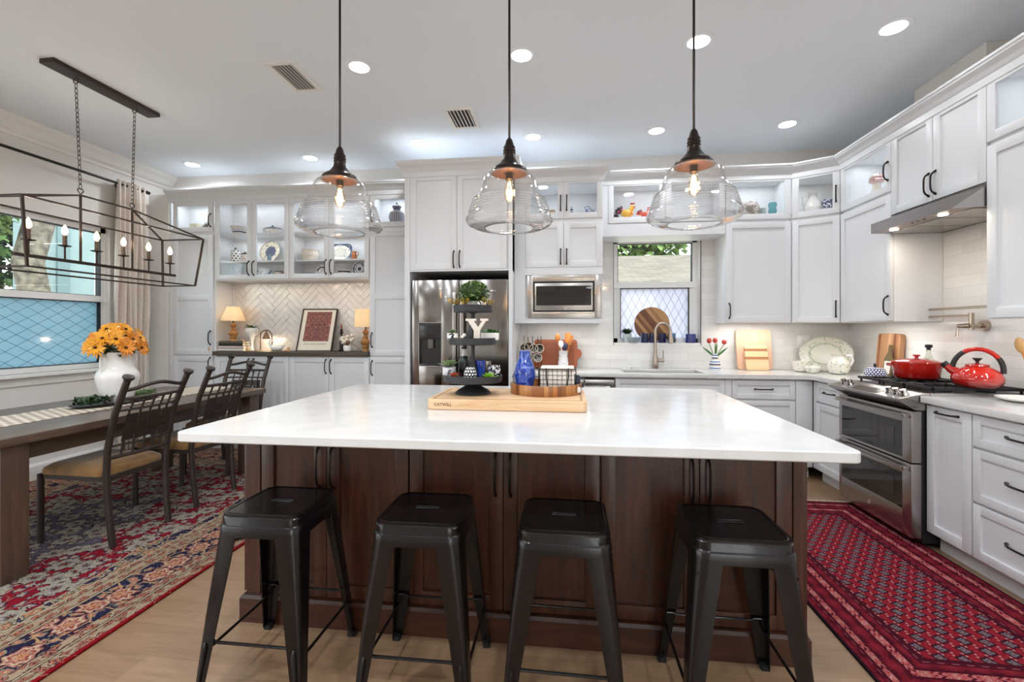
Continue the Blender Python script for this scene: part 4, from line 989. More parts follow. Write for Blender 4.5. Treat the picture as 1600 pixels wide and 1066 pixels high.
def make_chair():
    """back at +x side: seat front toward -x, origin on the floor under the seat centre"""
    t_ = thing('dining_chair', 'x', 'chair', group='dark metal dining chairs at the long table')
    W_, D_ = .20, .23; sh = .42
    for sy in (-1, 1):
        MB().tube([(-D_, sy * W_, 0), (-D_, sy * W_, sh)], .017, 10).build('leg', chair_metal, t_)
        pts = [(D_ + .035, sy * (W_ - .015), 0), (D_ + .012, sy * (W_ - .01), .2), (D_, sy * (W_ - .005), sh), (D_ + .015, sy * W_, .58), (D_ + .07, sy * (W_ + .002), .8), (D_ + .16, sy * (W_ + .006), 1.0)]
        lg = MB().tube(pts, .0185, 12).build('leg', chair_metal, t_)
        c_ = MB(); e = Vector(pts[-1]); d_ = (e - Vector(pts[-2])).normalized()
        c_.cyl(e, e + d_ * .016, .019, .031, 14); c_.cyl(e + d_ * .016, e + d_ * .028, .031, .029, 14); c_.cyl(e + d_ * .028, e + d_ * .032, .02, .012, 14); c_.build('finial', chair_metal, lg)
    fr = MB(); b = .012
    fr.box(-D_, -W_, sh - .03, D_, -W_ + .02, sh); fr.box(-D_, W_ - .02, sh - .03, D_, W_, sh); fr.box(-D_ - .01, -W_, sh - .03, -D_ + .01, W_, sh); fr.box(D_ - .01, -W_, sh - .03, D_ + .01, W_, sh)
    fr.build('seat_frame', chair_metal, t_, smooth=0)
    # upholstered seat, domed
    m_ = MB(); K = 9; lo = []
    for r_, z in ((0, 0), (.001, .02), (-.004, .035), (-.03, .055), (-.07, .066), (-.13, .071)):
        lo.append([(x, y, sh + z) for x, y in rrect(-D_ - .012 - r_, -W_ - .008 - r_, D_ - .012 + r_, W_ + .008 + r_, .05 if r_ > -.1 else .03, 5)])
    n = len(lo[0]); m_.add([p for L_ in lo for p in L_], [(k * n + i, k * n + (i + 1) % n, (k + 1) * n + (i + 1) % n, (k + 1) * n + i) for k in range(len(lo) - 1) for i in range(n)] + [tuple(range((len(lo) - 1) * n, len(lo) * n)), tuple(range(n))[::-1]])
    m_.build('seat', seat_fab, t_, smooth=60)
    def bx(z):   # x of the back plane at height z
        P_ = [(sh, D_), (.58, D_ + .015), (.8, D_ + .07), (1.0, D_ + .16)]
        for (za, xa), (zb, xb) in zip(P_, P_[1:]):
            if z <= zb: return xa + (xb - xa) * (z - za) / (zb - za)
        return P_[-1][1]
    # crest rail with a double wave
    pts = []
    for i in range(17):
        s = i / 16; y = (s - .5) * 2 * (W_ - .005); z = .945 + .03 * math.sin(PI * s) ** 2 - .012 * math.sin(3 * PI * s) * 0 - .006
        pts.append((bx(z) + .012 * math.sin(PI * s), y, z))
    MB().tube(pts, .0115, 8).build('crest_rail', chair_metal, t_)
    for z, r_ in ((.885, .011), (.815, .008), (.53, .011), (.60, .007)):
        MB().tube([(bx(z) + .025 * math.sin(PI * i / 8), (i / 8 - .5) * 2 * (W_ - .005), z) for i in range(9)], r_, 6).build('back_rail', chair_metal, t_)
    for k in range(1, 6):
        y = (k / 6 - .5) * 2 * (W_ - .01); q = .025 * math.sin(PI * k / 6)
        MB().tube([(bx(z) + q, y, z) for z in (.53, .62, .7, .8, .885)], .0065, 6).build('back_slat', chair_metal, t_)
    wp = MB()
    for k in range(4):
        for r in range(3):
            y = -.115 + k * .077; z = .625 + r * .055; q = .028 + (.004 if (k + r) % 2 else -.004)
            wp.add([(bx(z) + q, y - .036, z), (bx(z) + q, y + .036, z), (bx(z + .055) + q, y + .036, z + .053), (bx(z + .055) + q, y - .036, z + .053),
                    (bx(z) + q + .003, y - .036, z), (bx(z) + q + .003, y + .036, z), (bx(z + .055) + q + .003, y + .036, z + .053), (bx(z + .055) + q + .003, y - .036, z + .053)],
                   [(0, 1, 2, 3), (7, 6, 5, 4), (0, 4, 5, 1), (1, 5, 6, 2), (2, 6, 7, 3), (3, 7, 4, 0)])
    wp.build('woven_back_panel', chair_metal, t_, smooth=0)
    return t_
ch0 = make_chair()
ch0.location = (-2.945, 2.605, RZ); ch0.rotation_euler = (0, 0, -.03); ch0['label'] = 'dark metal dining chair nearest the camera, gold suede seat fully in view'
dup(ch0, (-2.95, 3.225, RZ), -.02, 'dark metal dining chair in the middle, between the nearest chair and the table end')
dup(ch0, (-3.2, 3.93, RZ), PI / 2 + .06, 'dark metal dining chair at the far head of the table, before the buffet')

# ------------------------------------------------------------------ rugs
def persian():
    M = Mt('persian_rug'); HX, HY = 1.3, 1.95; nt = M.nt
    x0_, y0_, z0_ = M.xyz()
    nz_ = nt.nodes.new('ShaderNodeTexNoise'); nz_.inputs['Scale'].default_value = 9; nz_.inputs['Detail'].default_value = 3; M.L(M.coord(), nz_.inputs['Vector'])
    vm = nt.nodes.new('ShaderNodeVectorMath'); vm.operation = 'MULTIPLY_ADD'; nt.links.new(nz_.outputs['Color'], vm.inputs[0]); vm.inputs[1].default_value = (.075, .075, 0); M.L(M.coord(), vm.inputs[2])
    wc = vm.outputs[0]; x, y, z = M.xyz(wc)
    d = (HX - x0_.abs()).min(HY - y0_.abs())                     # distance from the edge
    fine = M.noise(55, 3, None, 1.5); fine2 = M.noise(28, 3, wc, 2.0)
    def rosettes(scale, seed, petals, r_out, cols, back, rnd_=.6, lob=.05):
        mp = M.mapping((1, 1, 0), loc=(seed, seed * .7, 0), src=wc); vo = nt.nodes.new('ShaderNodeTexVoronoi'); vo.voronoi_dimensions = '2D'
        vo.inputs['Scale'].default_value = scale; vo.inputs['Randomness'].default_value = rnd_; M.L(mp, vo.inputs['Vector'])
        sb = nt.nodes.new('ShaderNodeVectorMath'); sb.operation = 'SUBTRACT'; M.L(mp, sb.inputs[0]); nt.links.new(vo.outputs['Position'], sb.inputs[1])
        a, b, c_ = M.xyz(sb.outputs[0]); r_ = (a * a + b * b).pw(.5) * scale; th = b.atan2(a)
        rr = r_ + (th * petals).sin() * lob + (fine - .5) * .16
        return M.ramp(rr, [(i / len(cols) * r_out, c_2) for i, c_2 in enumerate(cols)] + [(r_out, back)], 'CONSTANT'), rr
    cream_, red, navy, lb_, orange, pink, sage = '#a89c86', '#7c0f20', '#1d1d38', '#776f78', '#9a5a32', '#9c655c', '#7d7a64'
    dk = '#2a1826'
    big, rb = rosettes(6.4, 0, 7, .43, ['#6e3a28', dk, '#8f8a7c', lb_, cream_, '#817b74', '#9a937f', dk], red, .7)
    sm, rs = rosettes(14, 3.1, 5, .34, [orange, cream_, lb_, dk], red)
    def vines(scale, w, off):
        vo = nt.nodes.new('ShaderNodeTexVoronoi'); vo.voronoi_dimensions = '2D'; vo.feature = 'DISTANCE_TO_EDGE'; vo.inputs['Scale'].default_value = scale; M.L(M.mapping((1, 1, 0), loc=(off, 0, 0), src=wc), vo.inputs['Vector'])
        return X_(nt, vo.outputs['Distance']).lt(w)
    fld = M.mix(rb.gt(.43), big, sm)
    fld = M.mix(vines(7.5, .022, 0) * rb.gt(.42), fld, '#8c8078')
    # greyer blue medallion ground in the middle of the field
    med = ((x * x + y * y * .35).pw(.5) + ((y.atan2(x)) * 8).sin() * .04)
    fld = M.mix(med.lt(.42) * rb.gt(.43) * rs.gt(.34), fld, '#54505c')
    b1, r1 = rosettes(6.6, 5.3, 7, .45, [orange, '#b08d6a', pink, '#7e382f', '#b3a084', pink, dk], navy, .5)
    b2, r2 = rosettes(17, 1.7, 5, .36, ['#b3a084', orange, pink, sage], navy, .8)
    brd = M.mix(r1.gt(.45), b1, b2); brd = M.mix(vines(8, .03, 4) * r1.gt(.42), brd, '#a8835c')
    gb, rg_ = rosettes(22, 8.1, 4, .40, [navy, orange, pink, '#4b2a28'], '#96836c', .8)
    sc = d + ((y0_ * 3.3 + .4).sin().abs() + (x0_ * 3.6).sin().abs()) * .11 - .04
    navyz, rn = rosettes(9, 6.6, 6, .42, ['#8d4436', '#a3937a', orange, '#4a5a52', '#a3937a'], '#23223a', .7)
    navyz = M.mix(vines(10, .03, 3) * rn.gt(.42), navyz, '#9c8466')
    def pick(lo_c, hi_c, edge, q=d): return M.mix(q.gt(edge), lo_c, hi_c)
    c_ = pick('#7c0a16', gb, .02); c_ = pick(c_, dk, .075); c_ = pick(c_, '#9c8e72', .08); c_ = pick(c_, dk, .09); c_ = pick(c_, gb, .095); c_ = pick(c_, dk, .14)
    c_ = pick(c_, brd, .145); c_ = pick(c_, dk, .335); c_ = pick(c_, '#9c8e72', .34); c_ = pick(c_, dk, .352); c_ = pick(c_, gb, .357); c_ = pick(c_, '#8f8268', .40); c_ = pick(c_, dk, .415)
    c_ = pick(c_, gb, .42); c_ = pick(c_, '#a3937a', .45, d); c_ = pick(c_, navyz, .46); c_ = pick(c_, '#a08a70', .60, sc); c_ = pick(c_, fld, .612, sc)
    c_ = M.mix(fine2.gt(.62) * .55, c_, dk); c_ = M.mix(fine2.lt(.36) * .35, c_, '#b5a58c')
    n_ = M.noise(260, 2); c_ = M.mix(n_ * .3, c_, '#2a1a18')
    M.set(Base_Color=c_, Roughness=1.0); M.b.inputs['Specular IOR Level'].default_value = .08; M.bump(n_, .5, .003); return M.m
r1 = MB().box(-1.3, -1.95, 0, 1.3, 1.95, .0098, b=.003).build('area_rug', persian(), smooth=0); r1.location = (-1.945 - 1.3, 4.50 - 1.95, 0)
tag(r1, 'large red and cream persian rug under the dining table', 'rug')
def runner():
    M = Mt('red_runner_rug'); x, y, z = M.xyz(); HX, HY = .505, .99
    dx_, dy_ = HX - x.abs(), HY - y.abs(); d = dx_.min(dy_)
    red, dk, mid = '#8a1a27', '#420b1a', '#6b1422'
    fine = M.noise(120, 3, None, 1.0); f2 = M.noise(95, 3, None, 1.0)
    def gul(off):
        a = ((x / .087 + off).frac() - .5) * .087; b = ((y / .12 + off).frac() - .5) * .12
        r_ = (a * a + b * b * .9).pw(.5); th = b.atan2(a)
        dots = ((a.abs() - .024).abs() + (b.abs() - .022).abs())
        return r_ + (th * 4).sin() * .0035 + (fine - .5) * .010, dots
    g1, d1 = gul(0.0); g2, d2 = gul(.5); g_ = g1.min(g2); dd_ = d1.min(d2)
    ground = M.ramp(f2, [(.3, '#6b1020'), (.5, red), (.7, '#8f2c38')])
    st_ = M.mix(g_.lt(.027), ground, '#4a0f1e'); st_ = M.mix(g_.lt(.022), st_, '#241523'); st_ = M.mix(g_.lt(.0165), st_, '#75656c'); st_ = M.mix(g_.lt(.0085), st_, '#2a1a28'); st_ = M.mix(g_.lt(.004), st_, '#9c7f7c')
    st_ = M.mix(dd_.lt(.0055), st_, '#b98d88')
    cb = M.nt.nodes.new('ShaderNodeMix'); M.L(dx_.lt(dy_), cb.inputs[0]); M.L(x, cb.inputs[2]); M.L(y, cb.inputs[3]); al = X_(M.nt, cb.outputs[0])
    zig = ((al * 190 + (d * 330).sin() * 1.5).sin() * .45 + ((al * 57).sin()) * .35 + (fine - .5) * 1.1)
    lace = M.ramp(zig * .5 + .5, [(0, '#3c1424'), (.24, '#a8323a'), (.42, '#b56f6c'), (.62, '#9c3a40'), (.78, '#c08a84')], 'CONSTANT')
    flr = ((al * 62).sin() + (d * 120).sin()) * .3 + (f2 - .5) * 2.2
    bd = M.ramp(flr * .5 + .5, [(.2, '#3a0a18'), (.45, mid), (.62, '#741a28'), (.85, '#85222f')])
    ln = M.mix((al * 120).sin().gt(0), '#4f1020', '#8a4650')
    def pick(lo_c, hi_c, e): return M.mix(d.gt(e), lo_c, hi_c)
    c_ = pick('#17101a', dk, .008); c_ = pick(c_, bd, .014); c_ = pick(c_, ln, .042); c_ = pick(c_, dk, .046); c_ = pick(c_, lace, .057); c_ = pick(c_, dk, .083); c_ = pick(c_, bd, .09); c_ = pick(c_, dk, .145); c_ = pick(c_, lace, .155)
    c_ = pick(c_, dk, .188); c_ = pick(c_, bd, .2); c_ = pick(c_, dk, .228); c_ = pick(c_, ln, .236); c_ = pick(c_, dk, .242); c_ = pick(c_, st_, .262)
    n_ = M.noise(300, 2); c_ = M.mix(n_ * .3, c_, '#2a0a12')
    M.set(Base_Color=c_, Roughness=1.0); M.b.inputs['Specular IOR Level'].default_value = .1; M.bump(n_, .4, .003); return M.m
r2 = thing('runner_rug', 'long narrow red runner rug between the island and the range', 'rug', (1.645, 2.71, 0))
MB().box(-.505, -.99, 0, .505, .99, .009, b=.003).build('pile', runner(), r2, smooth=0)
m = MB(); rr = random.Random(5)
for i in range(150):
    x = -.5 + i * .0067; 
    for q in (1, -1): m.tube([(x, q * .987, .004), (x + rr.uniform(-.006, .006), q * 1.01, .006), (x + rr.uniform(-.01, .01), q * 1.028, .003)], .0016, 4)
m.build('fringe', mat('cream_fringe', '#d9cdb9', .9), r2, smooth=0)

# ------------------------------------------------------------------ pendants
copper_in = mat('copper_brown_inside', '#553420', .4, .5)
def make_pendant():
    t_ = thing('pendant_light', 'x', 'pendant light', group='clear glass pendant lights over the island')
    # origin = rim level of the shade bottom; z up
    MB().tube([(0, 0, .44), (0, 0, CEIL - 1.80 - .02)], .0058, 10).build('rod', bronze, t_)
    MB().lathe([(0, CEIL - 1.8 - .001), (.06, CEIL - 1.8 - .001), (.062, CEIL - 1.8 - .02), (.03, CEIL - 1.8 - .03), (0, CEIL - 1.8 - .03)][::-1], 28).build('ceiling_canopy', bronze, t_)
    MB().lathe([(.0, .27), (.088, .27), (.09, .276), (.085, .288), (.05, .312), (.032, .338), (.028, .36), (.031, .366), (.028, .372), (.031, .38), (.027, .388), (.029, .396), (.022, .408), (.016, .43), (.008, .442), (0, .444)][1:], 32).build('cap', bronze, t_)
    MB().lathe([(.086, .2695), (.07, .285), (.03, .30), (0, .302)], 32).build('cap_lining', copper_in, t_)
    pr = [(.090, .268), (.112, .258), (.126, .240), (.134, .215), (.140, .185), (.150, .165), (.168, .148)]
    for k in range(6):
        z = .138 - k * .0125; pr += [(.176 + k * .004, z), (.181 + k * .004, z - .0035), (.178 + k * .004, z - .0085)]
    pr += [(.204, .060), (.210, .052), (.2135, .043), (.2135, .036), (.209, .027), (.196, .017), (.175, .008), (.150, .002), (.125, 0), (.118, .0), (.116, .003), (.124, .004)]
    sh = MB().lathe([(r * 1.0, z) for r, z in pr], 56); sh.f = [f_ for f_ in sh.f if len(f_) <= 4]; sh.m = sh.m[:len(sh.f)]
    s_ = sh.build('glass_shade', shade_glass, t_, smooth=60)
    MB().torus((0, 0, .268), .09, .004, 48, 6).build('shade_rim', shade_glass, s_); MB().torus((0, 0, .001), .12, .003, 48, 6).build('shade_rim', shade_glass, s_)
    MB().lathe([(.016, .30), (.018, .245), (.02, .24), (.0, .238)], 16).build('socket', bronze, t_)
    b_ = MB().lathe([(.012, .24), (.016, .222), (.024, .195), (.026, .17), (.022, .145), (.012, .132), (0, .129)], 20).build('bulb', bulb_glass, t_, smooth=80)
    f_ = MB()
    for k in range(4):
        a = k * PI / 2; f_.tube([(.006 * math.cos(a), .006 * math.sin(a), .225), (.013 * math.cos(a + .4), .013 * math.sin(a + .4), .18), (.006 * math.cos(a), .006 * math.sin(a), .143)], .0022, 5)
    f_.build('filament', emis('bulb_glow', '#ffc98a', 60), b_)
    return t_
pd = make_pendant(); pl_ = ['clear glass pendant light, leftmost of the three over the island', 'clear glass pendant light, middle of the three over the island', 'clear glass pendant light, rightmost of the three over the island']
for i, x in enumerate((-1.147, -.276, .588)):
    if i == 0: pd.location = (x, 2.2, 1.80); pd['label'] = pl_[0]
    else: dup(pd, (x, 2.2, 1.80), .7 * i, pl_[i])
    lamp('pendant_lamp', 'POINT', (x, 2.2, 1.975), 3.0, WARM, radius=.024)

# ------------------------------------------------------------------ lantern chandelier
chn = mat('dark_bronze_lantern', '#41342c', .4, .7, nz=.1)
cl = thing('lantern_chandelier', 'rectangular dark bronze lantern chandelier with six candle bulbs over the dining table', 'chandelier', (-3.36, 2.98, 1.68))
CX = -3.36
cy0, cy1 = 2.30, 3.64; u = .20; l0, l1 = 2.36, 3.60; lu = .155; ZT, ZB, ZR = 2.10, 1.69, 2.245
T_ = [(CX - u, cy0, ZT), (CX + u, cy0, ZT), (CX + u, cy1, ZT), (CX - u, cy1, ZT)]
B_ = [(CX - lu, l0, ZB), (CX + lu, l0, ZB), (CX + lu, l1, ZB), (CX - lu, l1, ZB)]
ra, rb_ = (CX, 2.79, ZR), (CX, 3.17, ZR)
m = MB(); r_ = .0075
def bar(a, b, r=r_): m.cyl(a, b, r, n=4)
for q in (T_, B_):
    for i in range(4): bar(q[i], q[(i + 1) % 4])
for i in range(4): bar(T_[i], B_[i], .009)
bar(ra, rb_); bar(T_[0], ra); bar(T_[1], ra); bar(T_[2], rb_); bar(T_[3], rb_)
m.build('cage', chn, cl, world=True, smooth=0)
m = MB(); m.box(CX - .012, 2.40, 1.765, CX + .012, 3.56, 1.785, b=.002); m.cyl(ra, (CX, 2.79, 1.785), .008, n=8); m.cyl(rb_, (CX, 3.17, 1.785), .008, n=8)
m.build('centre_bar', chn, cl, world=True, smooth=0)
MB().box(CX - .055, 2.58, CEIL - .032, CX + .055, 3.36, CEIL - .001, b=.003).build('ceiling_canopy', mat('dark_stained_canopy', '#2e2019', .5), cl, world=True)
for y in (2.76, 3.19):
    ch = MB(); z = CEIL - .034; yy = 2.79 if y < 3 else 3.17
    ch.torus((CX, y, z - .022), .018, .0035, 12, 6, M=Matrix.Translation((CX, y, z - .022)) @ Matrix.Rotation(PI / 2, 4, 'X') @ Matrix.Translation((-CX, -y, -(z - .022))))
    top, bot = Vector((CX, y, z - .04)), Vector((CX, yy, ZR + .045)); nL = 22
    for k in range(nL):
        c_ = top.lerp(bot, (k + .5) / nL); L_ = (top - bot).length / nL * .68
        rot = Matrix.Rotation(PI / 2, 4, 'X') if k % 2 else Matrix.Rotation(PI / 2, 4, 'X') @ Matrix.Rotation(PI / 2, 4, 'Y')
        pts = [Matrix.Translation(c_) @ (Matrix.Rotation(PI / 2 * (k % 2), 4, 'Z') @ Vector((.0085 * math.cos(2 * PI * i / 10), 0, L_ * math.sin(2 * PI * i / 10)))) for i in range(10)]
        ch.tube(pts, .0022, 5, closed=True)
    ch.tube([(CX, yy - .02, ZR + .03), (CX, yy - .014, ZR + .045), (CX, yy + .014, ZR + .045), (CX, yy + .02, ZR + .03), (CX, yy, ZR + .005)], .004, 6, closed=True)
    ch.build('chain', chn, cl, world=True)
glow = emis('candle_bulb_glow', '#ffd39a', 9)
for y in (2.48, 2.69, 2.90, 3.10, 3.31, 3.51):
    m = MB(); m.cyl((CX, y, 1.785), (CX, y, 1.868), .006, n=8); m.lathe([(.01, 0), (.034, .006), (.036, .01), (.012, .009), (.0, .009)], 20, (CX, y, 1.866)); a_ = m.build('candle_arm', chn, cl, world=True)
    MB().cyl((CX, y, 1.875), (CX, y, 1.945), .0125, n=12).build('candle_sleeve', mat('bronze_candle_sleeve', '#5c4a3e', .5, .3), a_, world=True)
    MB().lathe([(.006, 0), (.016, .018), (.0175, .032), (.012, .052), (.004, .068), (0, .072)], 14, (CX, y, 1.945)).build('bulb', glow, a_, world=True, smooth=80)
    lamp('candle_lamp', 'POINT', (CX, y, 1.985), 3.2, (1, .84, .68), radius=.02)

# ------------------------------------------------------------------ ceiling fittings
canm = emis('downlight_glow', '#fff8ee', 22)
dlt = thing('recessed_downlight', 'round recessed ceiling light', 'ceiling light', group='recessed downlights in the ceiling')
MB().lathe([(.062, -.001), (.066, -.006), (.092, -.004), (.094, -.0005)], 36).build('trim_ring', ceil_paint, dlt)
MB().cyl((0, 0, -.0075), (0, 0, -.0015), .062, n=32).build('lens', canm, dlt)
names = ['between the left and middle pendants, front row', 'beside the middle pendant, front row', 'beside the right pendant rod, front row', 'at the right end of the front row, above the range side', 'above the pantry cabinet, farthest left', 'above the display cabinets, left of the left pendant rod',
         'in the back row, left of the small ceiling vent', 'in the back row, between the middle pendant and the sink window', 'in the back row, left of the right pendant rod', 'at the right end of the back row, over the corner']
names = ['over the island left end, just right of the left pendant rod', 'over the island, just right of the middle pendant rod', 'over the island, touching the right pendant rod', 'nearest the range hood, rightmost of the near row', 'over the tall pantry cabinet, farthest left', 'in front of the glass display cabinets',
         'over the left door of the refrigerator cabinet', 'in front of the microwave cabinet', 'in front of the sink window', 'over the corner where the cabinets turn']
for i, (x, y) in enumerate(CANS):
    if i == 0: dlt.location = (x, y, CEIL); dlt['label'] = 'round recessed ceiling light ' + names[0]
    else: dup(dlt, (x, y, CEIL), 0, 'round recessed ceiling light ' + names[i])
def vent(label, x0, y0, x1, y1, dark):
    t_ = thing('ceiling_vent', label, 'vent', ((x0 + x1) / 2, (y0 + y1) / 2, CEIL))
    m_ = MB(); f_ = .03; z0 = CEIL - .009; z1 = CEIL - .0005
    m_.box(x0, y0, z0, x0 + f_, y1, z1); m_.box(x1 - f_, y0, z0, x1, y1, z1); m_.box(x0 + f_, y0, z0, x1 - f_, y0 + f_, z1); m_.box(x0 + f_, y1 - f_, z0, x1 - f_, y1, z1)
    m_.build('frame', trim_paint, t_, world=True)
    MB().box(x0 + f_, y0 + f_, z1 - .002, x1 - f_, y1 - f_, z1).build('duct_opening', dark, t_, world=True, smooth=0)
    s_ = MB(); n = 6; w = (x1 - x0 - 2 * f_)
    for i in range(n):
        xx = x0 + f_ + w * (i + .5) / n; Mr = Matrix.Translation((xx, 0, z0 + .004)) @ Matrix.Rotation(R(35), 4, 'Y') @ Matrix.Translation((-xx, 0, -z0 - .004))
        s_.box(xx - .010, y0 + f_, z0 + .003, xx + .010, y1 - f_, z0 + .0045, Mr)
    s_.build('louver', trim_paint, t_, world=True, smooth=0)
vent('white rectangular ceiling vent left of the left pendant rod', -1.995, 2.80, -1.785, 3.17, mat('grey_duct', '#8b8a88', .8))
vent('small white ceiling vent with dark slots before the middle pendant rod', -.985, 3.55, -.745, 3.92, mat('dark_duct', '#3b302b', .8))

# ------------------------------------------------------------------ curtain and rod
rd_ = thing('curtain_rod', 'long black curtain rod above the dining window', 'curtain rod', (-4.50, 3.2, 2.78))
m = MB(); m.cyl((-4.50, 1.9, 2.79), (-4.50, 4.30, 2.79), .013, n=12); m.build('pole', black_metal, rd_, world=True)
m = MB(); m.cyl((-4.50, 4.30, 2.79), (-4.50, 4.33, 2.79), .013, .021, 12); m.cyl((-4.5, 4.33, 2.79), (-4.5, 4.345, 2.79), .021, .012, 12); m.cyl((-4.5, 4.345, 2.79), (-4.5, 4.43, 2.79), .017, .019, 12); m.ball((-4.5, 4.435, 2.79), .018, 10); m.build('finial', black_metal, rd_, world=True)
m = MB(); m.cyl((-4.599, 4.17, 2.79), (-4.5, 4.17, 2.79), .008, n=8); m.cyl((-4.599, 4.17, 2.79), (-4.585, 4.17, 2.79), .024, n=14); m.build('bracket', black_metal, rd_, world=True)
Mc = Mt('ivory_curtain_fabric'); Mc.set(Base_Color=Mc.ramp(Mc.noise(80, 3), [(.3, '#cbbfb4'), (.7, '#dbd1c7')]), Roughness=.85); Mc.b.inputs['Sheen Weight'].default_value = .3; Mc.b.inputs['Subsurface Weight'].default_value = 0
m = MB(); n = 90; rows = 14; V_ = []
for r in range(rows + 1):
    z = .03 + (2.83 - .03) * r / rows; sp = .13 + .055 * (1 - abs(r / rows - .55) * 1.5)
    for i in range(n + 1):
        s = i / n; ph_ = s * 2 * PI * 5.5
        V_.append((-4.50 + .045 * math.sin(ph_) * (.75 + .3 * math.sin(r * .7 + s * 9)) , 4.235 + (s - .5) * 2 * sp + .006 * math.sin(ph_ * .5 + r * .4), z))
m.add(V_, [(r * (n + 1) + i, r * (n + 1) + i + 1, (r + 1) * (n + 1) + i + 1, (r + 1) * (n + 1) + i) for r in range(rows) for i in range(n)])
o = m.build('curtain', Mc.m, smooth=80, solid=.003); tag(o, 'gathered ivory curtain panel hanging right of the dining window', 'curtain')

# ================================================================== small things
def PX(u, y): return on_y(u, 515, y).x
def dep(u, y): return y * math.cos(YAW) - PX(u, y) * math.sin(YAW)
def S(px, u, y): return px * dep(u, y) / F_PX
def ZP(v, u, y): return on_y(u, v, y).z
def lathe_thing(name, label, cat, prof, m, loc, n=28, group=None, sx=1, sy=1):
    o = MB().lathe(prof, n, sx=sx, sy=sy).build(name, m, smooth=45); o.location = loc; return tag(o, label, cat, group)
def m_dots(name, c1, c2, period=.016, r=.34, rough=.2, off=True):
    M = Mt(name); x, y, z = M.xyz(); a = y.atan2(x) * .032
    row = (z / period).floor(); u = (a / period + (row * .5 if off else 0)).frac() - .5; v = (z / period).frac() - .5
    k = (u * u + v * v).pw(.5).lt(r); M.set(Base_Color=M.mix(k, c1, c2), Roughness=rough); M.b.inputs['Coat Weight'].default_value = .3; return M.m
def m_pattern(name, c1, c2, scale=40, thr=.5, rough=.2, c3=None):
    M = Mt(name); f = M.noise(scale, 3, None, 1.2); st_ = [(0, c1), (thr, c2)] + ([(thr + .12, c3)] if c3 else [])
    M.set(Base_Color=M.ramp(f, st_, 'CONSTANT'), Roughness=rough); M.b.inputs['Coat Weight'].default_value = .3; return M.m
def m_bands(name, cols, period, rough=.25, axis=2):
    M = Mt(name); q = M.xyz()[axis]; f = (q / period).frac(); n = len(cols)
    M.set(Base_Color=M.ramp(f, [(i / n, c) for i, c in enumerate(cols)], 'CONSTANT'), Roughness=rough); return M.m
delft = m_pattern('blue_white_glaze', '#eef0f4', '#2f4a94', 55, .52)
navy_white = m_pattern('navy_white_glaze', '#1d2a5c', '#eceef3', 60, .52)
bw_pat = m_pattern('black_white_glaze', '#efeeea', '#22242c', 50, .5)
floral_green = m_pattern('cream_green_floral_glaze', '#dcd9ce', '#8ba07c', 38, .62, .2, '#dcd9ce')
cobalt = Mt('cobalt_blue_glaze'); f_ = cobalt.noise(26, 4, None, .6)
cobalt.set(Base_Color=cobalt.ramp(f_, [(.3, '#16286b'), (.55, '#2747a8'), (.72, '#7f9ad8')]), Roughness=.12); cobalt.b.inputs['Coat Weight'].default_value = .6; cobalt = cobalt.m
red_enamel = Mt('red_enamel'); x, y, z = red_enamel.xyz()
red_enamel.set(Base_Color=red_enamel.ramp(z * 6, [(0, '#540a08'), (.25, '#9c120c'), (.55, '#ba2013')]), Roughness=.1); red_enamel.b.inputs['Coat Weight'].default_value = .8; red_enamel = red_enamel.m
spoon_wood = m_wood('spoon_wood', '#a4612f', '#c07a3c', '#d09050', .5, 1, 'Z')
cherry = m_wood('reddish_wood', '#8a4423', '#a3552f', '#b56a3d', .45, .8, 'X')

# ---------------- island: board, tiered stand, tray
BT = .966
cb = thing('cutting_board', 'thick pale maple cutting board lying on the island top', 'cutting board', (-.294, 2.41, .9145))
m = MB(); m.rprism(-.393, -.225, .393, .225, 0, .0515, .03); m.build('board', maple, cb, smooth=25, bevel=.004)
m = MB(); lo = []
for r_ in (.020, .032): lo.append(rrect(-.393 + r_, -.225 + r_, .393 - r_, .225 - r_, .02, 5))
n = len(lo[0]); m.add([(x, y, .0519) for L_ in lo for x, y in L_], [(i, (i + 1) % n, n + (i + 1) % n, n + i) for i in range(n)])
m.build('juice_groove', mat('groove_shade_wood', '#b08960', .6), cb, smooth=0)
text_mesh('maker_mark', 'CATWILL', .021, mat('burnt_wood_mark', '#6a4023', .8), cb, (-.355, -.2258, .019), (PI / 2, 0, 0), .0005)
SX, SY = PX(739, 2.40), 2.40
ts = thing('tiered_tray_stand', 'black three tier tray stand on the cutting board', 'tiered stand', (SX, SY, BT + .0005))
sm_ = mat('dark_grey_painted_metal', '#2d2e31', .5, .1, nz=.12)
z1_, z2_, z3_ = 1.035 - BT, 1.232 - BT, 1.405 - BT
MB().lathe([(0, 0), (.095, 0), (.097, .006), (.085, .018), (.05, .038), (.03, .052), (.026, z1_), (0, z1_)][1:], 32).build('base', sm_, ts)
for nm, r_, zz in (('lower', .155, z1_), ('middle', .128, z2_), ('upper', .104, z3_)):
    MB().shell([(r_ - .004, -.004), (r_, 0), (r_ + .002, .032), (r_, .033)], .004, 48, (0, 0, zz)).cyl((0, 0, zz + .0025), (0, 0, zz + .022), r_ - .006, n=40).build('tray', sm_, ts)
def post(za, zb): MB().lathe([(.012, za), (.024, za + .02), (.026, za + .045), (.016, za + .09), (.0105, za + (zb - za) * .65), (.010, zb - .008), (.02, zb - .004), (.02, zb)], 20).build('post', sm_, ts)
post(z1_, z2_ - .004); post(z2_, z3_ - .004)
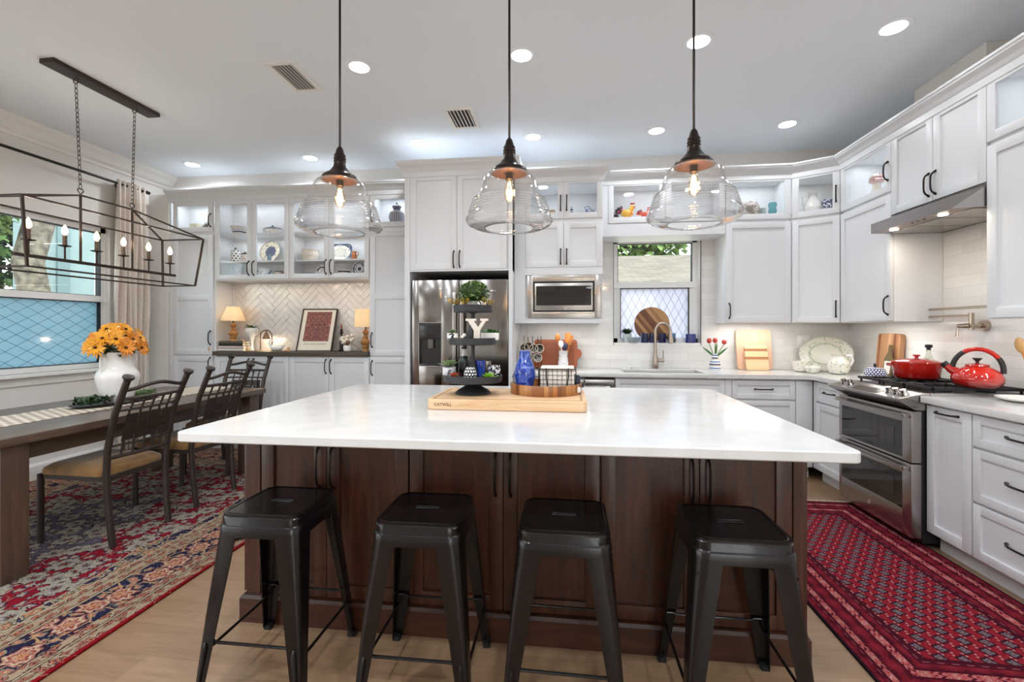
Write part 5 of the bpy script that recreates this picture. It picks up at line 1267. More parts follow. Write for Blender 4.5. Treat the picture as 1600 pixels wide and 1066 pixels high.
def rosette(name, label, mlist, loc, r, h, n=26, pot=None, seed=1, cat='succulent', up=.7):
    t_ = thing(name, label, cat, loc); rr = random.Random(seed); m_ = MB(); z0 = pot[1] if pot else 0
    for i in range(n):
        a = i * 2.4; s = (i + 1) / n; el = (1 - s) * 1.2 + .25 * up
        m_.leaf((0, 0, z0), (math.cos(a) * math.cos(el), math.sin(a) * math.cos(el), math.sin(el)), r * (.45 + .6 * s), r * .34, curl=-.15, fold=.5)
    m_.build('leaf_rosette', mlist, t_, smooth=0)
    if pot:
        MB().shell(pot[0], .003, 24).build('pot', pot[2], t_); MB().cyl((0, 0, z0 - .012), (0, 0, z0 - .006), pot[0][-1][0] - .004, n=20).build('soil', soil, t_)
    return t_
zl = BT + z1_ + .0225; zm_ = BT + z2_ + .0225; zu = BT + z3_ + .0225
def L1(u): return PX(u, 2.40)
potp = lambda r, h: ([(r * .75, 0), (r * .95, h * .2), (r, h * .7), (r, h)], h, None)
def pot3(r, h, m_): return ([(r * .78, 0), (r * .96, h * .2), (r, h * .7), (r, h)], h, m_)
grey_pat = m_pattern('grey_marbled_glaze', '#cfcdd0', '#6a6a78', 30, .55)
rosette('potted_succulent', 'pale green succulent in a grey marbled pot, left on the lowest tier', leaf_pale, (L1(703), 2.385, zl), .062, 0, 26, pot3(.036, .052, grey_pat), 3)
rosette('red_succulent', 'red and orange tipped succulent at the front left of the lowest tier', m_pattern('red_orange_leaf', '#b8442c', '#7d8a3e', 25, .55, .4), (L1(717), 2.305, zl), .045, 0, 24, None, 5, up=1.3)
tg = thing('stoneware_bottle', 'black and white patterned bottle with dark cork on the lowest tier', 'bottle', (L1(722), 2.455, zl))
MB().lathe([(.0, 0), (.03, 0), (.034, .02), (.034, .075), (.022, .105), (.0145, .118), (.0145, .142), (.017, .145)], 24).build('body', m_bands('black_cream_bands', ['#1c1f22', '#22262a', '#20302a', '#d9d6cf'], .145), tg)
MB().cyl((0, 0, .145), (0, 0, .158), .014, .016, 14).build('cork', black_matte, tg)
lathe_thing('blue_cup', 'small cobalt blue cup behind the black dotted bell jar', 'cup', [(0, 0), (.022, 0), (.027, .01), (.028, .085), (.025, .085), (.024, .012), (0, .01)], cobalt, (L1(749), 2.425, zl))
lathe_thing('grey_tumbler', 'plain grey metal tumbler behind the lime succulent, beside the blue cup', 'cup', [(0, 0), (.02, 0), (.022, .01), (.024, .078), (.021, .078), (.019, .01), (0, .008)], nickel, (L1(757), 2.47, zl))
bj = thing('dotted_bell_jar', 'black dome shaped jar with white spots and ring handle, front of the lowest tier', 'jar', (L1(741), 2.298, zl))
MB().lathe([(0, 0), (.031, 0), (.034, .008), (.033, .03), (.025, .052), (.012, .064), (0, .066)][1:], 28).build('body', m_dots('black_white_spots', '#15161a', '#eeeeea', .0155, .33), bj)
MB().torus((0, 0, .076), .010, .0028, 16, 6, M=Matrix.Translation((0, 0, .076)) @ Matrix.Rotation(PI / 2, 4, 'X') @ Matrix.Translation((0, 0, -.076))).build('ring_handle', black_matte, bj)
lathe_thing('patterned_jar', 'square shouldered black and white jar at the right of the lowest tier', 'jar', [(0, 0), (.028, 0), (.033, .006), (.034, .052), (.030, .06), (.0, .062)][0:], bw_pat, (L1(771), 2.42, zl), 4)
rosette('lime_succulent', 'bright lime green succulent at the front right of the lowest tier', leaf_lime, (L1(768), 2.315, zl), .05, 0, 22, None, 8, up=.5)
rosette('potted_succulent', 'small green succulent in a black and white pot, left on the middle tier', leaf_pale, (L1(710), 2.36, zm_), .034, 0, 22, pot3(.030, .036, bw_pat), 9)
fl = thing('white_flower_pick', 'small cluster of white flowers at the front of the middle tier', 'flowers', (L1(723), 2.325, zm_)); rr = random.Random(4)
m = MB()
for k in range(7): m.ball((rr.uniform(-.028, .028), rr.uniform(-.012, .012), rr.uniform(.009, .03)), .010, 8)
m.build('petals', mat('off_white_petals', '#e6dfd6', .6), fl)
MB().ball((.008, -.012, .012), .004, 6).build('flower_centre', spoon_wood, fl)
lathe_thing('black_bottle', 'little black bottle behind the letter on the middle tier', 'bottle', [(0, 0), (.018, 0), (.02, .03), (.01, .055), (.006, .062), (.006, .075), (0, .076)][1:], black_matte, (L1(731), 2.455, zm_))
ly = thing('letter_block', 'whitewashed wooden letter standing on the middle tier', 'letter', (L1(749), 2.335, zm_))
P_ = [(-.016, 0), (.016, 0), (.016, .05), (.048, .1), (.059, .1), (.059, .112), (.018, .112), (.018, .1), (.028, .1), (.006, .066), (-.016, .1), (-.003, .1), (-.003, .112), (-.059, .112), (-.059, .1), (-.047, .1), (-.016, .05)]
MB().prism(P_, -.009, .009, Matrix.Rotation(PI / 2, 4, 'X')).build('letter', mat('whitewashed_wood', '#ddd2c6', .6, nz=.06), ly, smooth=0, bevel=.0015)
wp_ = thing('ribbed_planter', 'oblong white ribbed planter with green leaves on the middle tier', 'planter', (L1(766), 2.40, zm_)); m = MB()
for k in range(12):
    x = -.042 + k * .0076; m.cyl((x, -.026, 0), (x, -.026, .038), .0045, n=6)
m.box(-.046, -.026, 0, .046, .024, .038, b=.006); m.build('planter_body', ceramic, wp_)
m = MB(); rr = random.Random(6)
for k in range(60):
    a = rr.uniform(0, 6.3); m.leaf((rr.uniform(-.038, .038), rr.uniform(-.02, .02), .036), (math.cos(a), math.sin(a) * .6, rr.uniform(.3, 1.2)), .032, .011)
m.build('leaves', mat('fresh_green_leaf', '#3f7a36', .5, nz=.3), wp_, smooth=0)
tp_ = thing('boxwood_topiary', 'round green topiary ball in a white pot on the top tier', 'potted plant', (L1(740), 2.40, zu))
MB().shell([(.02, 0), (.03, .006), (.033, .028)], .003, 20).build('pot', ceramic, tp_)
m = MB(); rr = random.Random(11)
m.ball((0, 0, .066), .050, 16, 1.15, 1.15, .8); tp_.scale = (1.22, 1.22, 1.18); m.build('core', leaf_dark, tp_); m = MB()
for k in range(520):
    d_ = Vector((rr.gauss(0, 1), rr.gauss(0, 1), rr.gauss(0, 1))).normalized(); p_ = Vector((d_.x * .06, d_.y * .06, .066 + d_.z * .044))
    if p_.z < .034: continue
    m.leaf(p_, d_ + Vector((rr.uniform(-.7, .7), rr.uniform(-.7, .7), rr.uniform(-.3, .7))), .016, .012)
m.build('leaves', m_pattern('boxwood_leaf', '#5b7a3d', '#a3b77a', 60, .6, .5, '#3c5a2c'), tp_, smooth=0)
for sgn, u, lb_ in ((-1, 716, 'yellow green sprig draped over the left of the top tier'), (1, 763, 'yellow green sprig draped over the right of the top tier'), (0, 731, 'yellow green sprig at the front of the top tier, below the topiary')):
    sp = thing('yellow_sprig', lb_, 'sprig', (L1(u), 2.355 if sgn else 2.325, zu + (.005 if sgn else .0)), group='yellow sprigs on the top tier'); m = MB(); rr = random.Random(u); st_m = MB()
    for k in range(9):
        e = Vector((rr.uniform(-.03, .03) + sgn * .016, rr.uniform(-.03, .02), rr.uniform(.02, .045)))
        st_m.tube([(0, 0, .002), e * .5 + Vector((0, 0, .012)), e], .0008, 4)
        for j in range(9): m.leaf(e * rr.uniform(.5, 1.05) + Vector((0, 0, rr.uniform(-.006, .006))), (rr.uniform(-1, 1), rr.uniform(-1, 1), rr.uniform(-.4, .9)), .015, .007)
    m.build('leaves', m_pattern('mustard_leaf', '#a8912e', '#c9a63a', 50, .5, .5, '#7d7a2c'), sp, smooth=0); st_m.build('stem', mat('olive_stem', '#6b6a35', .6), sp)
lathe_thing('mini_pot', 'tiny black and white pot right of the topiary on the top tier', 'pot', [(0, 0), (.012, 0), (.017, .008), (.016, .022), (.012, .028), (.0, .028)][1:], bw_pat, (L1(754), 2.335, zu))
# round tray
TRX, TRY = PX(853, 2.50), 2.50
tr = thing('round_wooden_tray', 'round wooden tray with low rim on the right of the cutting board', 'tray', (TRX, TRY, BT + .0005))
tw = m_stripes('acacia_staves', ['#8f5d34', '#a87443', '#b98450', '#7c4c2a', '#b5763f'], .022, 'X', .35)
MB().shell([(.19, 0), (.193, .004), (.195, .05), (.192, .054)], .009, 64).build('tray_body', tw, tr, smooth=45)
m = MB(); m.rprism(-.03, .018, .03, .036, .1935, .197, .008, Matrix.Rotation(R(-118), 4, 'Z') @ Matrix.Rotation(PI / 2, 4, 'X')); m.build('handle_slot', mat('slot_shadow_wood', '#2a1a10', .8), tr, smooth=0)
zt = BT + .0105
lathe_thing('blue_vase', 'cobalt blue glazed vase on the left of the round tray', 'vase', MB().spl([(.034, 0), (.038, .008), (.05, .045), (.057, .085), (.055, .115), (.045, .15), (.033, .175), (.030, .19), (.030, .212), (.032, .218), (.026, .218), (.022, .2), (.0, .19)]), cobalt, (PX(820, 2.43), 2.43, zt), 36)
sp_ = thing('pepper_mill', 'small white and blue shaker behind the blue vase on the round tray', 'shaker', (PX(805, 2.52), 2.52, zt))
MB().lathe([(.0, 0), (.017, 0), (.019, .02), (.014, .045), (.017, .07), (.012, .09), (0, .092)][1:], 20).build('body', delft, sp_)
MB().ball((0, 0, .096), .008, 10).build('cap', chrome, sp_)
bk = thing('wire_basket', 'black wire basket on the round tray holding folded white napkins', 'basket', (PX(871, 2.44), 2.44, zt)); bw, bd_, bh = .098, .05, .125
m = MB(); wr = .0013
for k in range(9):
    x = -bw + 2 * bw * k / 8
    for s_ in (-1, 1): m.cyl((x, s_ * bd_, .003), (x, s_ * bd_, bh), wr, n=5)
    m.cyl((x, -bd_, .003), (x, bd_, .003), wr, n=5)
for k in range(5):
    y = -bd_ + 2 * bd_ * k / 4
    for s_ in (-1, 1): m.cyl((s_ * bw, y, .003), (s_ * bw, y, bh), wr, n=5)
for k in range(6):
    z = .003 + (bh - .003) * k / 5 * .93; p = [(-bw, -bd_, z), (bw, -bd_, z), (bw, bd_, z), (-bw, bd_, z)]
    m.tube(p, wr, 5, closed=True)
m.build('wire_mesh', black_metal, bk)
m = MB(); m.tube([(-bw, -bd_, bh), (bw, -bd_, bh), (bw, bd_, bh), (-bw, bd_, bh)], .003, 6, closed=True); m.build('rim', black_metal, bk)
for s_ in (-1, 1):
    y = s_ * (bd_ + .004); pts = [(-.058, y, bh + .006), (-.058, y, bh - .04), (-.05, y, bh - .09), (-.035, y, bh - .103), (.035, y, bh - .103), (.05, y, bh - .09), (.058, y, bh - .04), (.058, y, bh + .006)]
    MB().tube(pts, .0032, 8).build('handle', black_metal, bk)
linen = mat('white_linen', '#e6ddd2', .9, bump=.2, bscale=220)
for k in range(4):
    y = -.036 + k * .024; np_ = MB(); V_ = []
    np_.box(-.088, y - .010, .005, .088, y + .010, .135 + .004 * (k % 2), b=.008); o = np_.build('napkin', linen); o.location = bk.location
    tag(o, ['folded white napkin at the front of the wire basket', 'second folded white napkin in the wire basket, behind the front one', 'third folded white napkin in the wire basket', 'rearmost folded white napkin in the wire basket'][k], 'napkin', 'napkins in the wire basket')
def mug(name, label, m_, loc, r=.036, h=.085, rz=0, group=None, rot=None):
    t_ = thing(name, label, 'mug', loc, rz, group)
    if rot: t_.rotation_euler = rot
    MB().shell([(r * .85, 0), (r, .008), (r, h)], .0035, 24).build('cup', m_, t_)
    MB().tube([(r - .002, 0, h * .8), (r + .022, 0, h * .75), (r + .026, 0, h * .45), (r + .014, 0, h * .22), (r - .002, 0, h * .2)], .0045, 8).build('handle', m_, t_)
    return t_
mug('patterned_mug', 'dark blue patterned mug right of the napkin basket on the round tray', m_pattern('navy_speckle', '#20253d', '#8d95ad', 60, .6), (PX(897, 2.52), 2.52, zt), .034, .082, .2)
lathe_thing('egg_shaker', 'tiny white egg shaped shaker beside the dark mug on the round tray', 'shaker', [(0, 0), (.012, .002), (.016, .014), (.013, .028), (0, .034)], ceramic, (PX(903, 2.42), 2.42, zt))

# ---------------- dining table centrepiece
VX, VY = -3.33, on_x(184, 515, -3.33).y
cpx = thing('oval_tray', 'dark oval serving tray on the woven runner under the white pitcher vase', 'tray', (VX, VY, .7655))
MB().shell([(.1, 0), (.13, .004), (.15, .014), (.155, .018)], .004, 48, sx=1.0, sy=2.1).build('tray_body', mat('dark_pewter', '#4c4642', .35, .7), cpx)
vz = .7655 + .0045
pv = thing('pitcher_vase', 'large white ceramic two handled vase holding the sunflowers', 'vase', (VX, VY, vz)); pv.scale = (.86, .86, 1.04)
MB().shell(MB().spl([(.085, 0), (.1, .012), (.122, .06), (.142, .13), (.152, .18), (.142, .215), (.118, .245), (.108, .285), (.112, .325), (.128, .358)], 4), .006, 48).build('vase_body', ceramic, pv, smooth=60)
for s_ in (-1, 1): MB().tube([(0, s_ * .115, .335), (0, s_ * .145, .325), (0, s_ * .15, .28), (0, s_ * .14, .24), (0, s_ * .138, .215)], .010, 8).build('handle', ceramic, pv)
pet_m = m_pattern('sunflower_petal', '#e89a12', '#f3b11f', 60, .5, .5, '#c8661a'); pet_d = m_pattern('dark_sunflower_petal', '#d97d10', '#e8971a', 60, .5, .5, '#a8501a'); heart = mat('brown_flower_heart', '#4a2a14', .9, nz=.4)
rr = random.Random(21); stem_m = mat('green_stem', '#4a6a2f', .6)
poslist = [(0, 0, .50)] + [(.075 * math.cos(a), .085 * math.sin(a), .485) for a in (0.3, 1.6, 2.8, 4.1, 5.3)] + [(.145 * math.cos(a), .17 * math.sin(a), .435) for a in (0, .7, 1.4, 2.1, 2.8, 3.5, 4.2, 4.9, 5.6)] + [(.18 * math.cos(a), .215 * math.sin(a), .375) for a in (.3, 1.5, 1.75, 2.9, 4.5, 4.9, 5.9)]
for i, (x, y, z) in enumerate(poslist):
    p = Vector((x + rr.uniform(-.015, .015), y + rr.uniform(-.015, .015), z + rr.uniform(-.012, .012))); d_ = Vector((x * 1.6 + .12 + rr.uniform(-.09, .09), y * 1.6 + rr.uniform(-.09, .09), .15 + (.1 if i < 6 else 0) + rr.uniform(-.05, .08))).normalized()
    ft = thing('sunflower', 'orange yellow sunflower in the white vase bouquet', 'flower', (VX, VY, vz), group='sunflowers in the white vase'); ft.scale = (.86, .86, 1.1)
    a_ = d_.orthogonal().normalized(); b_ = d_.cross(a_); m = MB(); Rf = .062 * rr.uniform(.85, 1.1)
    for ring in range(2):
        for k in range(15):
            t = 2 * PI * (k + .5 * ring) / 15 + rr.uniform(-.12, .12); q = (a_ * math.cos(t) + b_ * math.sin(t))
            m.leaf(p + q * .008, q + d_ * (.25 + .3 * ring), Rf * (1 - .15 * ring) * rr.uniform(.8, 1.15), .018, up=tuple(d_), curl=rr.uniform(0, .35), fold=.25)
    m.build('petals', pet_m if (i % 3 or i < 6) else pet_d, ft, smooth=0)
    MB().ball(tuple(p + d_ * .004), .014, 10, 1, 1, .6).build('flower_head', heart, ft)
    MB().tube([tuple(p), tuple(p * .6 + Vector((0, 0, z * .3))), (x * .22, y * .22, .2)], .0025, 5).build('stem', stem_m, ft)
o = MB(); 
for k in range(46):
    a = rr.uniform(0, 6.3); r_ = rr.uniform(.07, .13); o.leaf((r_ * .6 * math.cos(a), r_ * .6 * math.sin(a), .34 + rr.uniform(0, .05)), (math.cos(a), math.sin(a), rr.uniform(-.2, .5)), .085, .045)
o = o.build('bouquet_leaves', leaf_dark, smooth=0); o.location = (VX, VY, vz); o.scale = (.86, .86, 1.08); tag(o, 'dark green leaves under the sunflowers at the vase mouth', 'leaves', kind='stuff')
for sgn, lb_ in ((-1, 'green leafy sprigs on the tray, on the side toward the camera'), (1, 'pale green leafy sprigs on the tray, behind the white vase')):
    m = MB()
    for k in range(260):
        yy = sgn * rr.uniform(.10, .29); xx = rr.uniform(-.07, .07) * (1 - abs(yy) * 1.2)
        m.leaf((xx, yy, rr.uniform(.006, .045)), (rr.uniform(-1, 1), rr.uniform(-1, 1), rr.uniform(-.1, 1)), .035, .016)
    o = m.build('greenery', leaf_dark if sgn < 0 else leaf_pale, smooth=0); o.location = (VX, VY, .779); tag(o, lb_, 'greenery', kind='stuff')

# ---------------- buffet top
ZB_ = 1.0755
def BX(u, y=4.65): return PX(u, y)
for i, (c_, w, d_, h, nm, rz) in enumerate((('#e3ddd5', .20, .135, .028, 'thick white book at the bottom of the buffet stack', .0), ('#d2c1ba', .195, .13, .026, 'pale pink book, second from the bottom of the buffet stack', .03), ('#23211f', .19, .125, .027, 'black book, second from the top of the buffet stack', -.02), ('#5b5342', .185, .12, .022, 'olive brown book on top of the buffet stack', .02))):
    zb = ZB_ + sum((.028, .026, .027, .022)[:i]) + i * .0004
    b_ = thing('book', nm, 'book', (BX(368), 4.64, zb), rz, 'books stacked under the buffet lamp'); h_ = h
    m = MB(); w2, d2 = w * .75, d_ / 2
    m.box(-w2, -d2, 0, w2, d2, .003); m.box(-w2, -d2, h_ - .003, w2, d2, h_); m.box(-w2, -d2, 0, w2, -d2 + .004, h_); m.build('cover', mat('book_cover', c_, .6), b_, smooth=0)
    MB().box(-w2 + .003, -d2 + .004, .003, w2 - .004, d2 - .004, h_ - .003).build('pages', mat('paper_pages', '#e6dfce', .9), b_, smooth=0)
zs = ZB_ + .105
lampwood = m_wood('turned_honey_wood', '#8a5e34', '#a87745', '#bd8d58', .4, 1.2, 'Z')
shade_m = Mt('glowing_linen_shade'); shade_m.set(Base_Color=lin('#f0dcb4'), Roughness=.9); shade_m.nt.nodes.remove(shade_m.b)
tl = shade_m.nt.nodes.new('ShaderNodeBsdfTranslucent'); tl.inputs[0].default_value = lin('#f4ead8'); df = shade_m.nt.nodes.new('ShaderNodeBsdfDiffuse'); df.inputs[0].default_value = lin('#efe4d0')
mx = shade_m.nt.nodes.new('ShaderNodeMixShader'); mx.inputs[0].default_value = .55; shade_m.nt.links.new(df.outputs[0], mx.inputs[1]); shade_m.nt.links.new(tl.outputs[0], mx.inputs[2]); shade_m.nt.links.new(mx.outputs[0], shade_m.out.inputs[0]); shade_m = shade_m.m
def table_lamp(label, loc, h, r0, r1, hs, hb, energy):
    t_ = thing('table_lamp', label, 'lamp', loc); k = hb / .23
    MB().lathe([(.0, 0), (.042, 0), (.04, .012), (.026, .03), (.038, .045), (.03, .058), (.05, .085), (.052, .1), (.03, .125), (.02, .135), (.026, .145), (.018, .165), (.034, .19), (.03, .2), (.012, .215), (.008, .23)][1:], 28).build('turned_base', lampwood, t_)
    for c_ in kids(t_): c_.scale = (1, 1, k)
    MB().cyl((0, 0, hb), (0, 0, hb + hs * .6), .004, n=8).build('stem', brass, t_)
    MB().ball((0, 0, hb + .01), .010, 10).build('switch_knob', black_matte, t_)
    MB().lathe([(r0, hb + .015), (r1, hb + .015 + hs)], 40).build('lamp_shade', shade_m, t_, solid=.001)
    for c_ in kids(t_):
        if c_.name.startswith('lamp_shade'): c_.data.polygons.foreach_set('use_smooth', [True] * len(c_.data.polygons))
    MB().ball((0, 0, hb + .015 + hs * .45), .022, 10).build('bulb', emis('lamp_bulb_glow', '#ffe2b8', 6), t_)
    lo = lamp('table_lamp_light', 'POINT', (0, 0, hb + .02 + hs * .45), energy, (1, .82, .58), radius=.03); lo.parent = t_
    return t_
for c_ in list(bpy.data.objects):
    pass
lm1 = table_lamp('turned wood table lamp glowing on the stack of books', (BX(365), 4.645, zs), .4, .125, .062, .155, .21, 2.6)
lm2 = table_lamp('turned wood table lamp with drum shade at the right end of the buffet', (BX(571.5, 4.66), 4.655, ZB_), .4, .115, .105, .19, .245, 2.6)
lamp('niche_strip_light', 'AREA', (-2.9, 4.62, 1.83), 1.3, (1, .82, .62), 1.5, .03)
wpt = thing('footed_planter', 'white footed ceramic planter with variegated leaves on the buffet', 'planter', (BX(393, 4.73), 4.735, ZB_))
MB().shell([(.03, 0), (.02, .02), (.016, .1), (.03, .15), (.065, .19), (.075, .225), (.07, .25)], .004, 32).build('planter_body', ceramic, wpt)
m = MB(); rr = random.Random(31)
for k in range(16):
    a = rr.uniform(PI * .95, PI * 2.05); m.leaf((0, 0, .24), (math.cos(a), math.sin(a) * .55, rr.uniform(.2, .8)), .085, .04)
m.build('leaves', m_pattern('variegated_leaf', '#6f7f3a', '#d9d9b4', 25, .55), wpt, smooth=0)
al_ = thing('arch_lamp', 'small bronze arch lamp with cone shade on the buffet', 'lamp', (BX(415), 4.66, ZB_)); aw = .068
pts = [(-aw, 0, .006)] + [(-aw * math.cos(PI * i / 12), 0, .16 + aw * math.sin(PI * i / 12)) for i in range(13)] + [(aw, 0, .006)]
MB().tube(pts, .006, 10).build('arch', mat('antique_bronze', '#6b4c36', .35, .8), al_)
MB().box(-.085, -.04, 0, .085, .04, .008, b=.002).build('base', maple, al_)
MB().lathe([(.042, .13), (.01, .205), (.006, .225), (.0, .225)], 24).build('cone_shade', mat('copper_cone', '#8c6a52', .4, .8), al_, solid=.001)
MB().ball((0, 0, .145), .012, 8).build('bulb', emis('small_bulb_glow', '#ffe0b0', 12), al_)
lo = lamp('arch_lamp_light', 'POINT', (0, 0, .12), 1.6, (1, .8, .55), radius=.015); lo.parent = al_
gz = thing('ceramic_swan', 'white ceramic swan figurine right of the arch lamp', 'figurine', (BX(433), 4.615, ZB_))
m = MB(); m.ball((.02, 0, .035), .05, 16, 1.45, .8, .7); m.tube([(-.04, 0, .045), (-.068, 0, .07), (-.072, 0, .10), (-.052, 0, .118), (-.03, 0, .112), (-.018, 0, .09)], [.016, .013, .010, .010, .009, .004], 10); m.tube([(.06, 0, .045), (.1, 0, .06), (.12, 0, .075)], [.02, .012, .003], 8); m.build('swan_body', ceramic, gz)
bead = mat('pale_wood_bead', '#d2b48c', .5)
def beads(label, pts, r=.009):
    t_ = thing('wooden_bead_garland', label, 'garland', pts[0]); P0 = Vector(pts[0]); m_ = MB(); L_ = [Vector(p) for p in pts]
    for a, b in zip(L_, L_[1:]):
        k = max(1, int((b - a).length / (2 * r)))
        for i in range(k): m_.ball(tuple(a.lerp(b, i / k) - P0), r, 8)
    m_.build('beads', bead, t_); m_ = MB(); e = L_[-1] - P0; m_.cyl(tuple(e), tuple(e + Vector((.004, -.004, -.0))), .006, n=6)
    m_.lathe([(.006, .04), (.013, .03), (.016, 0), (0, 0)], 10, tuple(e + Vector((-.02, 0, -.006)))); m_.build('tassel', mat('jute_tassel', '#c39a66', .9), t_)
zt_ = ZB_ + .1055
beads('wooden bead garland hanging over the left side of the book stack', [(BX(353), 4.60, zt_ + .012), (BX(346), 4.575, zt_ - .012), (BX(343.5), 4.555, ZB_ + .05), (BX(342), 4.54, ZB_ + .012)])
beads('wooden bead garland hanging over the right side of the book stack', [(BX(383), 4.60, zt_ + .012), (BX(391.5), 4.575, zt_ - .012), (BX(394), 4.56, ZB_ + .05), (BX(399), 4.55, ZB_ + .012)])
beads('loose wooden bead garland beside the framed print', [(BX(448), 4.59, ZB_ + .01), (BX(452), 4.57, ZB_ + .01), (BX(457), 4.58, ZB_ + .01), (BX(461), 4.56, ZB_ + .01)])
# framed print leaning on the tiles
fp = thing('framed_print', 'framed botanical pattern print leaning against the herringbone tiles', 'picture', (BX(491, 4.62), 4.60, ZB_ + .001))
fw, fh = .395, .49; tilt = -math.atan2(.165, fh)
Mr = Matrix.Rotation(tilt, 4, 'X') @ Matrix.Identity(4)
Mr = Matrix.Rotation(R(3), 4, 'Z') @ Matrix.Rotation(tilt, 4, 'X')
m = MB(); b = .011
m.box(-fw / 2, 0, 0, -fw / 2 + b, .022, fh, Mr); m.box(fw / 2 - b, 0, 0, fw / 2, .022, fh, Mr); m.box(-fw / 2, 0, 0, fw / 2, .022, b, Mr); m.box(-fw / 2, 0, fh - b, fw / 2, .022, fh, Mr); m.box(-fw / 2 + b, .014, b, fw / 2 - b, .02, fh - b, Mr)
m.build('frame', mat('dark_walnut_frame', '#35251d', .45), fp, smooth=0)
mt_ = MB().box(-fw / 2 + b, .010, b, fw / 2 - b, .014, fh - b, Mr).build('mat_paper', mat('cream_paper', '#e4dbcb', .9), fp, smooth=0)
Ma = Mt('red_leaf_pattern_paper'); x, y, z = Ma.xyz(); ax_ = x.abs(); cbn = Ma.nt.nodes.new('ShaderNodeCombineXYZ'); Ma.L(ax_, cbn.inputs[0]); Ma.L(z, cbn.inputs[2])
f_ = Ma.noise(34, 3, cbn.outputs[0], 2.2); Ma.set(Base_Color=Ma.ramp(f_, [(0, '#3c3a44'), (.36, '#7c3f3a'), (.46, '#5a4a4c'), (.52, '#a5705f'), (.58, '#8c3f3a'), (.66, '#b79a88')], 'CONSTANT'), Roughness=.8)
pc = MB().box(-.142, .0085, .115, .142, .0102, .455, Mr).build('printed_pattern', Ma.m, mt_, smooth=0)
tx_ = text_mesh('caption', 'WILLIAM MORRIS', .026, mat('grey_ink', '#6d655c', .8), mt_, (0, 0, 0), (0, 0, 0), .0003, 'CENTER', 1.3)
tx_.matrix_local = Mr @ Matrix.Translation((0, .0095, .075)) @ Matrix.Rotation(PI / 2, 4, 'X')
cs = thing('candlestick', 'dark turned candlestick with a brown candle right of the framed print', 'candlestick', (BX(533.5, 4.71), 4.71, ZB_))
MB().lathe([(.032, 0), (.034, .01), (.02, .02), (.022, .09), (.018, .1), (.012, .12), (.016, .14), (.01, .17), (.013, .19), (.026, .2), (.013, .21), (.016, .235), (.0, .24)], 24).build('stick', mat('black_brown_wood', '#2a1a17', .45), cs)
MB().cyl((0, 0, .238), (0, 0, .29), .010, .008, 12).build('candle', mat('brown_wax', '#8a4c34', .5), cs)
ct = thing('cotton_arrangement', 'cotton boll stems in a small white pot on the buffet', 'flowers', (BX(543, 4.60), 4.60, ZB_)); rr = random.Random(12)
MB().shell([(.03, 0), (.042, .01), (.045, .05), (.042, .065)], .004, 24).build('pot', ceramic, ct)
m = MB(); b_ = MB()
for k in range(20):
    a = rr.uniform(0, 6.3); q = Vector((.062 * math.cos(a) * rr.uniform(.3, 1.15) - .01, .04 * math.sin(a), .09 + rr.uniform(0, .085)))
    m.ball(tuple(q), .019, 8); b_.tube([(0, 0, .05), tuple(q * .6 + Vector((0, 0, .03))), tuple(q)], .0018, 5); b_.leaf(tuple(q), (math.cos(a), -.5, -.3), .028, .014)
b_.tube([(.04, 0, .09), (.08, 0, .06), (.12, 0, .03), (.16, .0, .03)], .002, 5)
m.build('cotton_bolls', mat('cotton_fibre', '#eee5d6', .95), ct); b_.build('twigs', mat('brown_twig', '#8a6238', .8), ct)

# ---------------- things inside the glass cabinets
YS = 4.665
def shelf_thing(name, label, cat, u, prof, m_, z, y=YS, n=26, **k): return lathe_thing(name, label, cat, prof, m_, (PX(u, y), y, z + .0005), n, **k)
zA, zB2, zC = 1.84 + .5 + .018, 1.84 + .2 + .018, 1.84 + .058
def dish(name, label, cat, u, m1, m2, z, r, sx=1.0, h=.05, lid=.04, y=YS):
    t_ = thing(name, label, cat, (PX(u, y), y, z + .0005))
    MB().shell([(r * .7, 0), (r * .85, .006), (r, h), ], .004, 32, sx=sx).build('dish', m1, t_)
    if lid:
        MB().lathe([(r * 1.02, h + .001), (r * .9, h + lid * .5), (r * .4, h + lid), (.0, h + lid * 1.08)], 32, sx=sx).build('lid', m2, t_)
        MB().ball((0, 0, h + lid * 1.08 + .008), .012, 10).build('lid_knob', m2, t_)
    return t_
zig = m_bands('white_blue_zigzag', ['#f0efec', '#f0efec', '#3a4763', '#eceae6', '#4a5674'], .06)
t_ = thing('stacked_bowls', 'white bowls with blue zigzag band on the top display shelf', 'bowl', (PX(374, YS), YS, zA + .0005))
MB().shell([(.035, 0), (.045, .005), (.075, .045), (.08, .05)], .004, 30).build('lower_bowl', zig, t_); MB().shell([(.045, .03), (.06, .05), (.088, .082), (.092, .09)], .004, 30).build('upper_bowl', ceramic, t_)
dish('covered_dish', 'oval white covered dish with grey lid on the top display shelf', 'dish', 426, m_pattern('white_lace_glaze', '#f2f1ee', '#9aa0ab', 60, .62), mat('slate_grey_glaze', '#6c717c', .2), zA, .07, 1.55, .05, .03)
pj = thing('polka_dot_jar', 'white lidded jar with black polka dots on the middle display shelf', 'jar', (PX(368, YS), YS, zB2 + .0005))
MB().lathe([(.045, 0), (.05, .006), (.05, .115), (.044, .122), (.0, .122)], 30).build('jar_body', m_dots('white_black_dots', '#efeeea', '#1d1d22', .026, .28), pj)
MB().lathe([(.046, .1225), (.046, .128), (.02, .14), (.0, .142)], 26).build('lid', m_dots('white_black_dots_lid', '#efeeea', '#1d1d22', .02, .3), pj); MB().ball((0, 0, .152), .013, 10).build('lid_knob', black_matte, pj)
cj = thing('black_lidded_jar', 'small cream jar with black lid beside the polka dot jar', 'jar', (PX(383, YS - .02), YS - .02, zB2 + .0005))
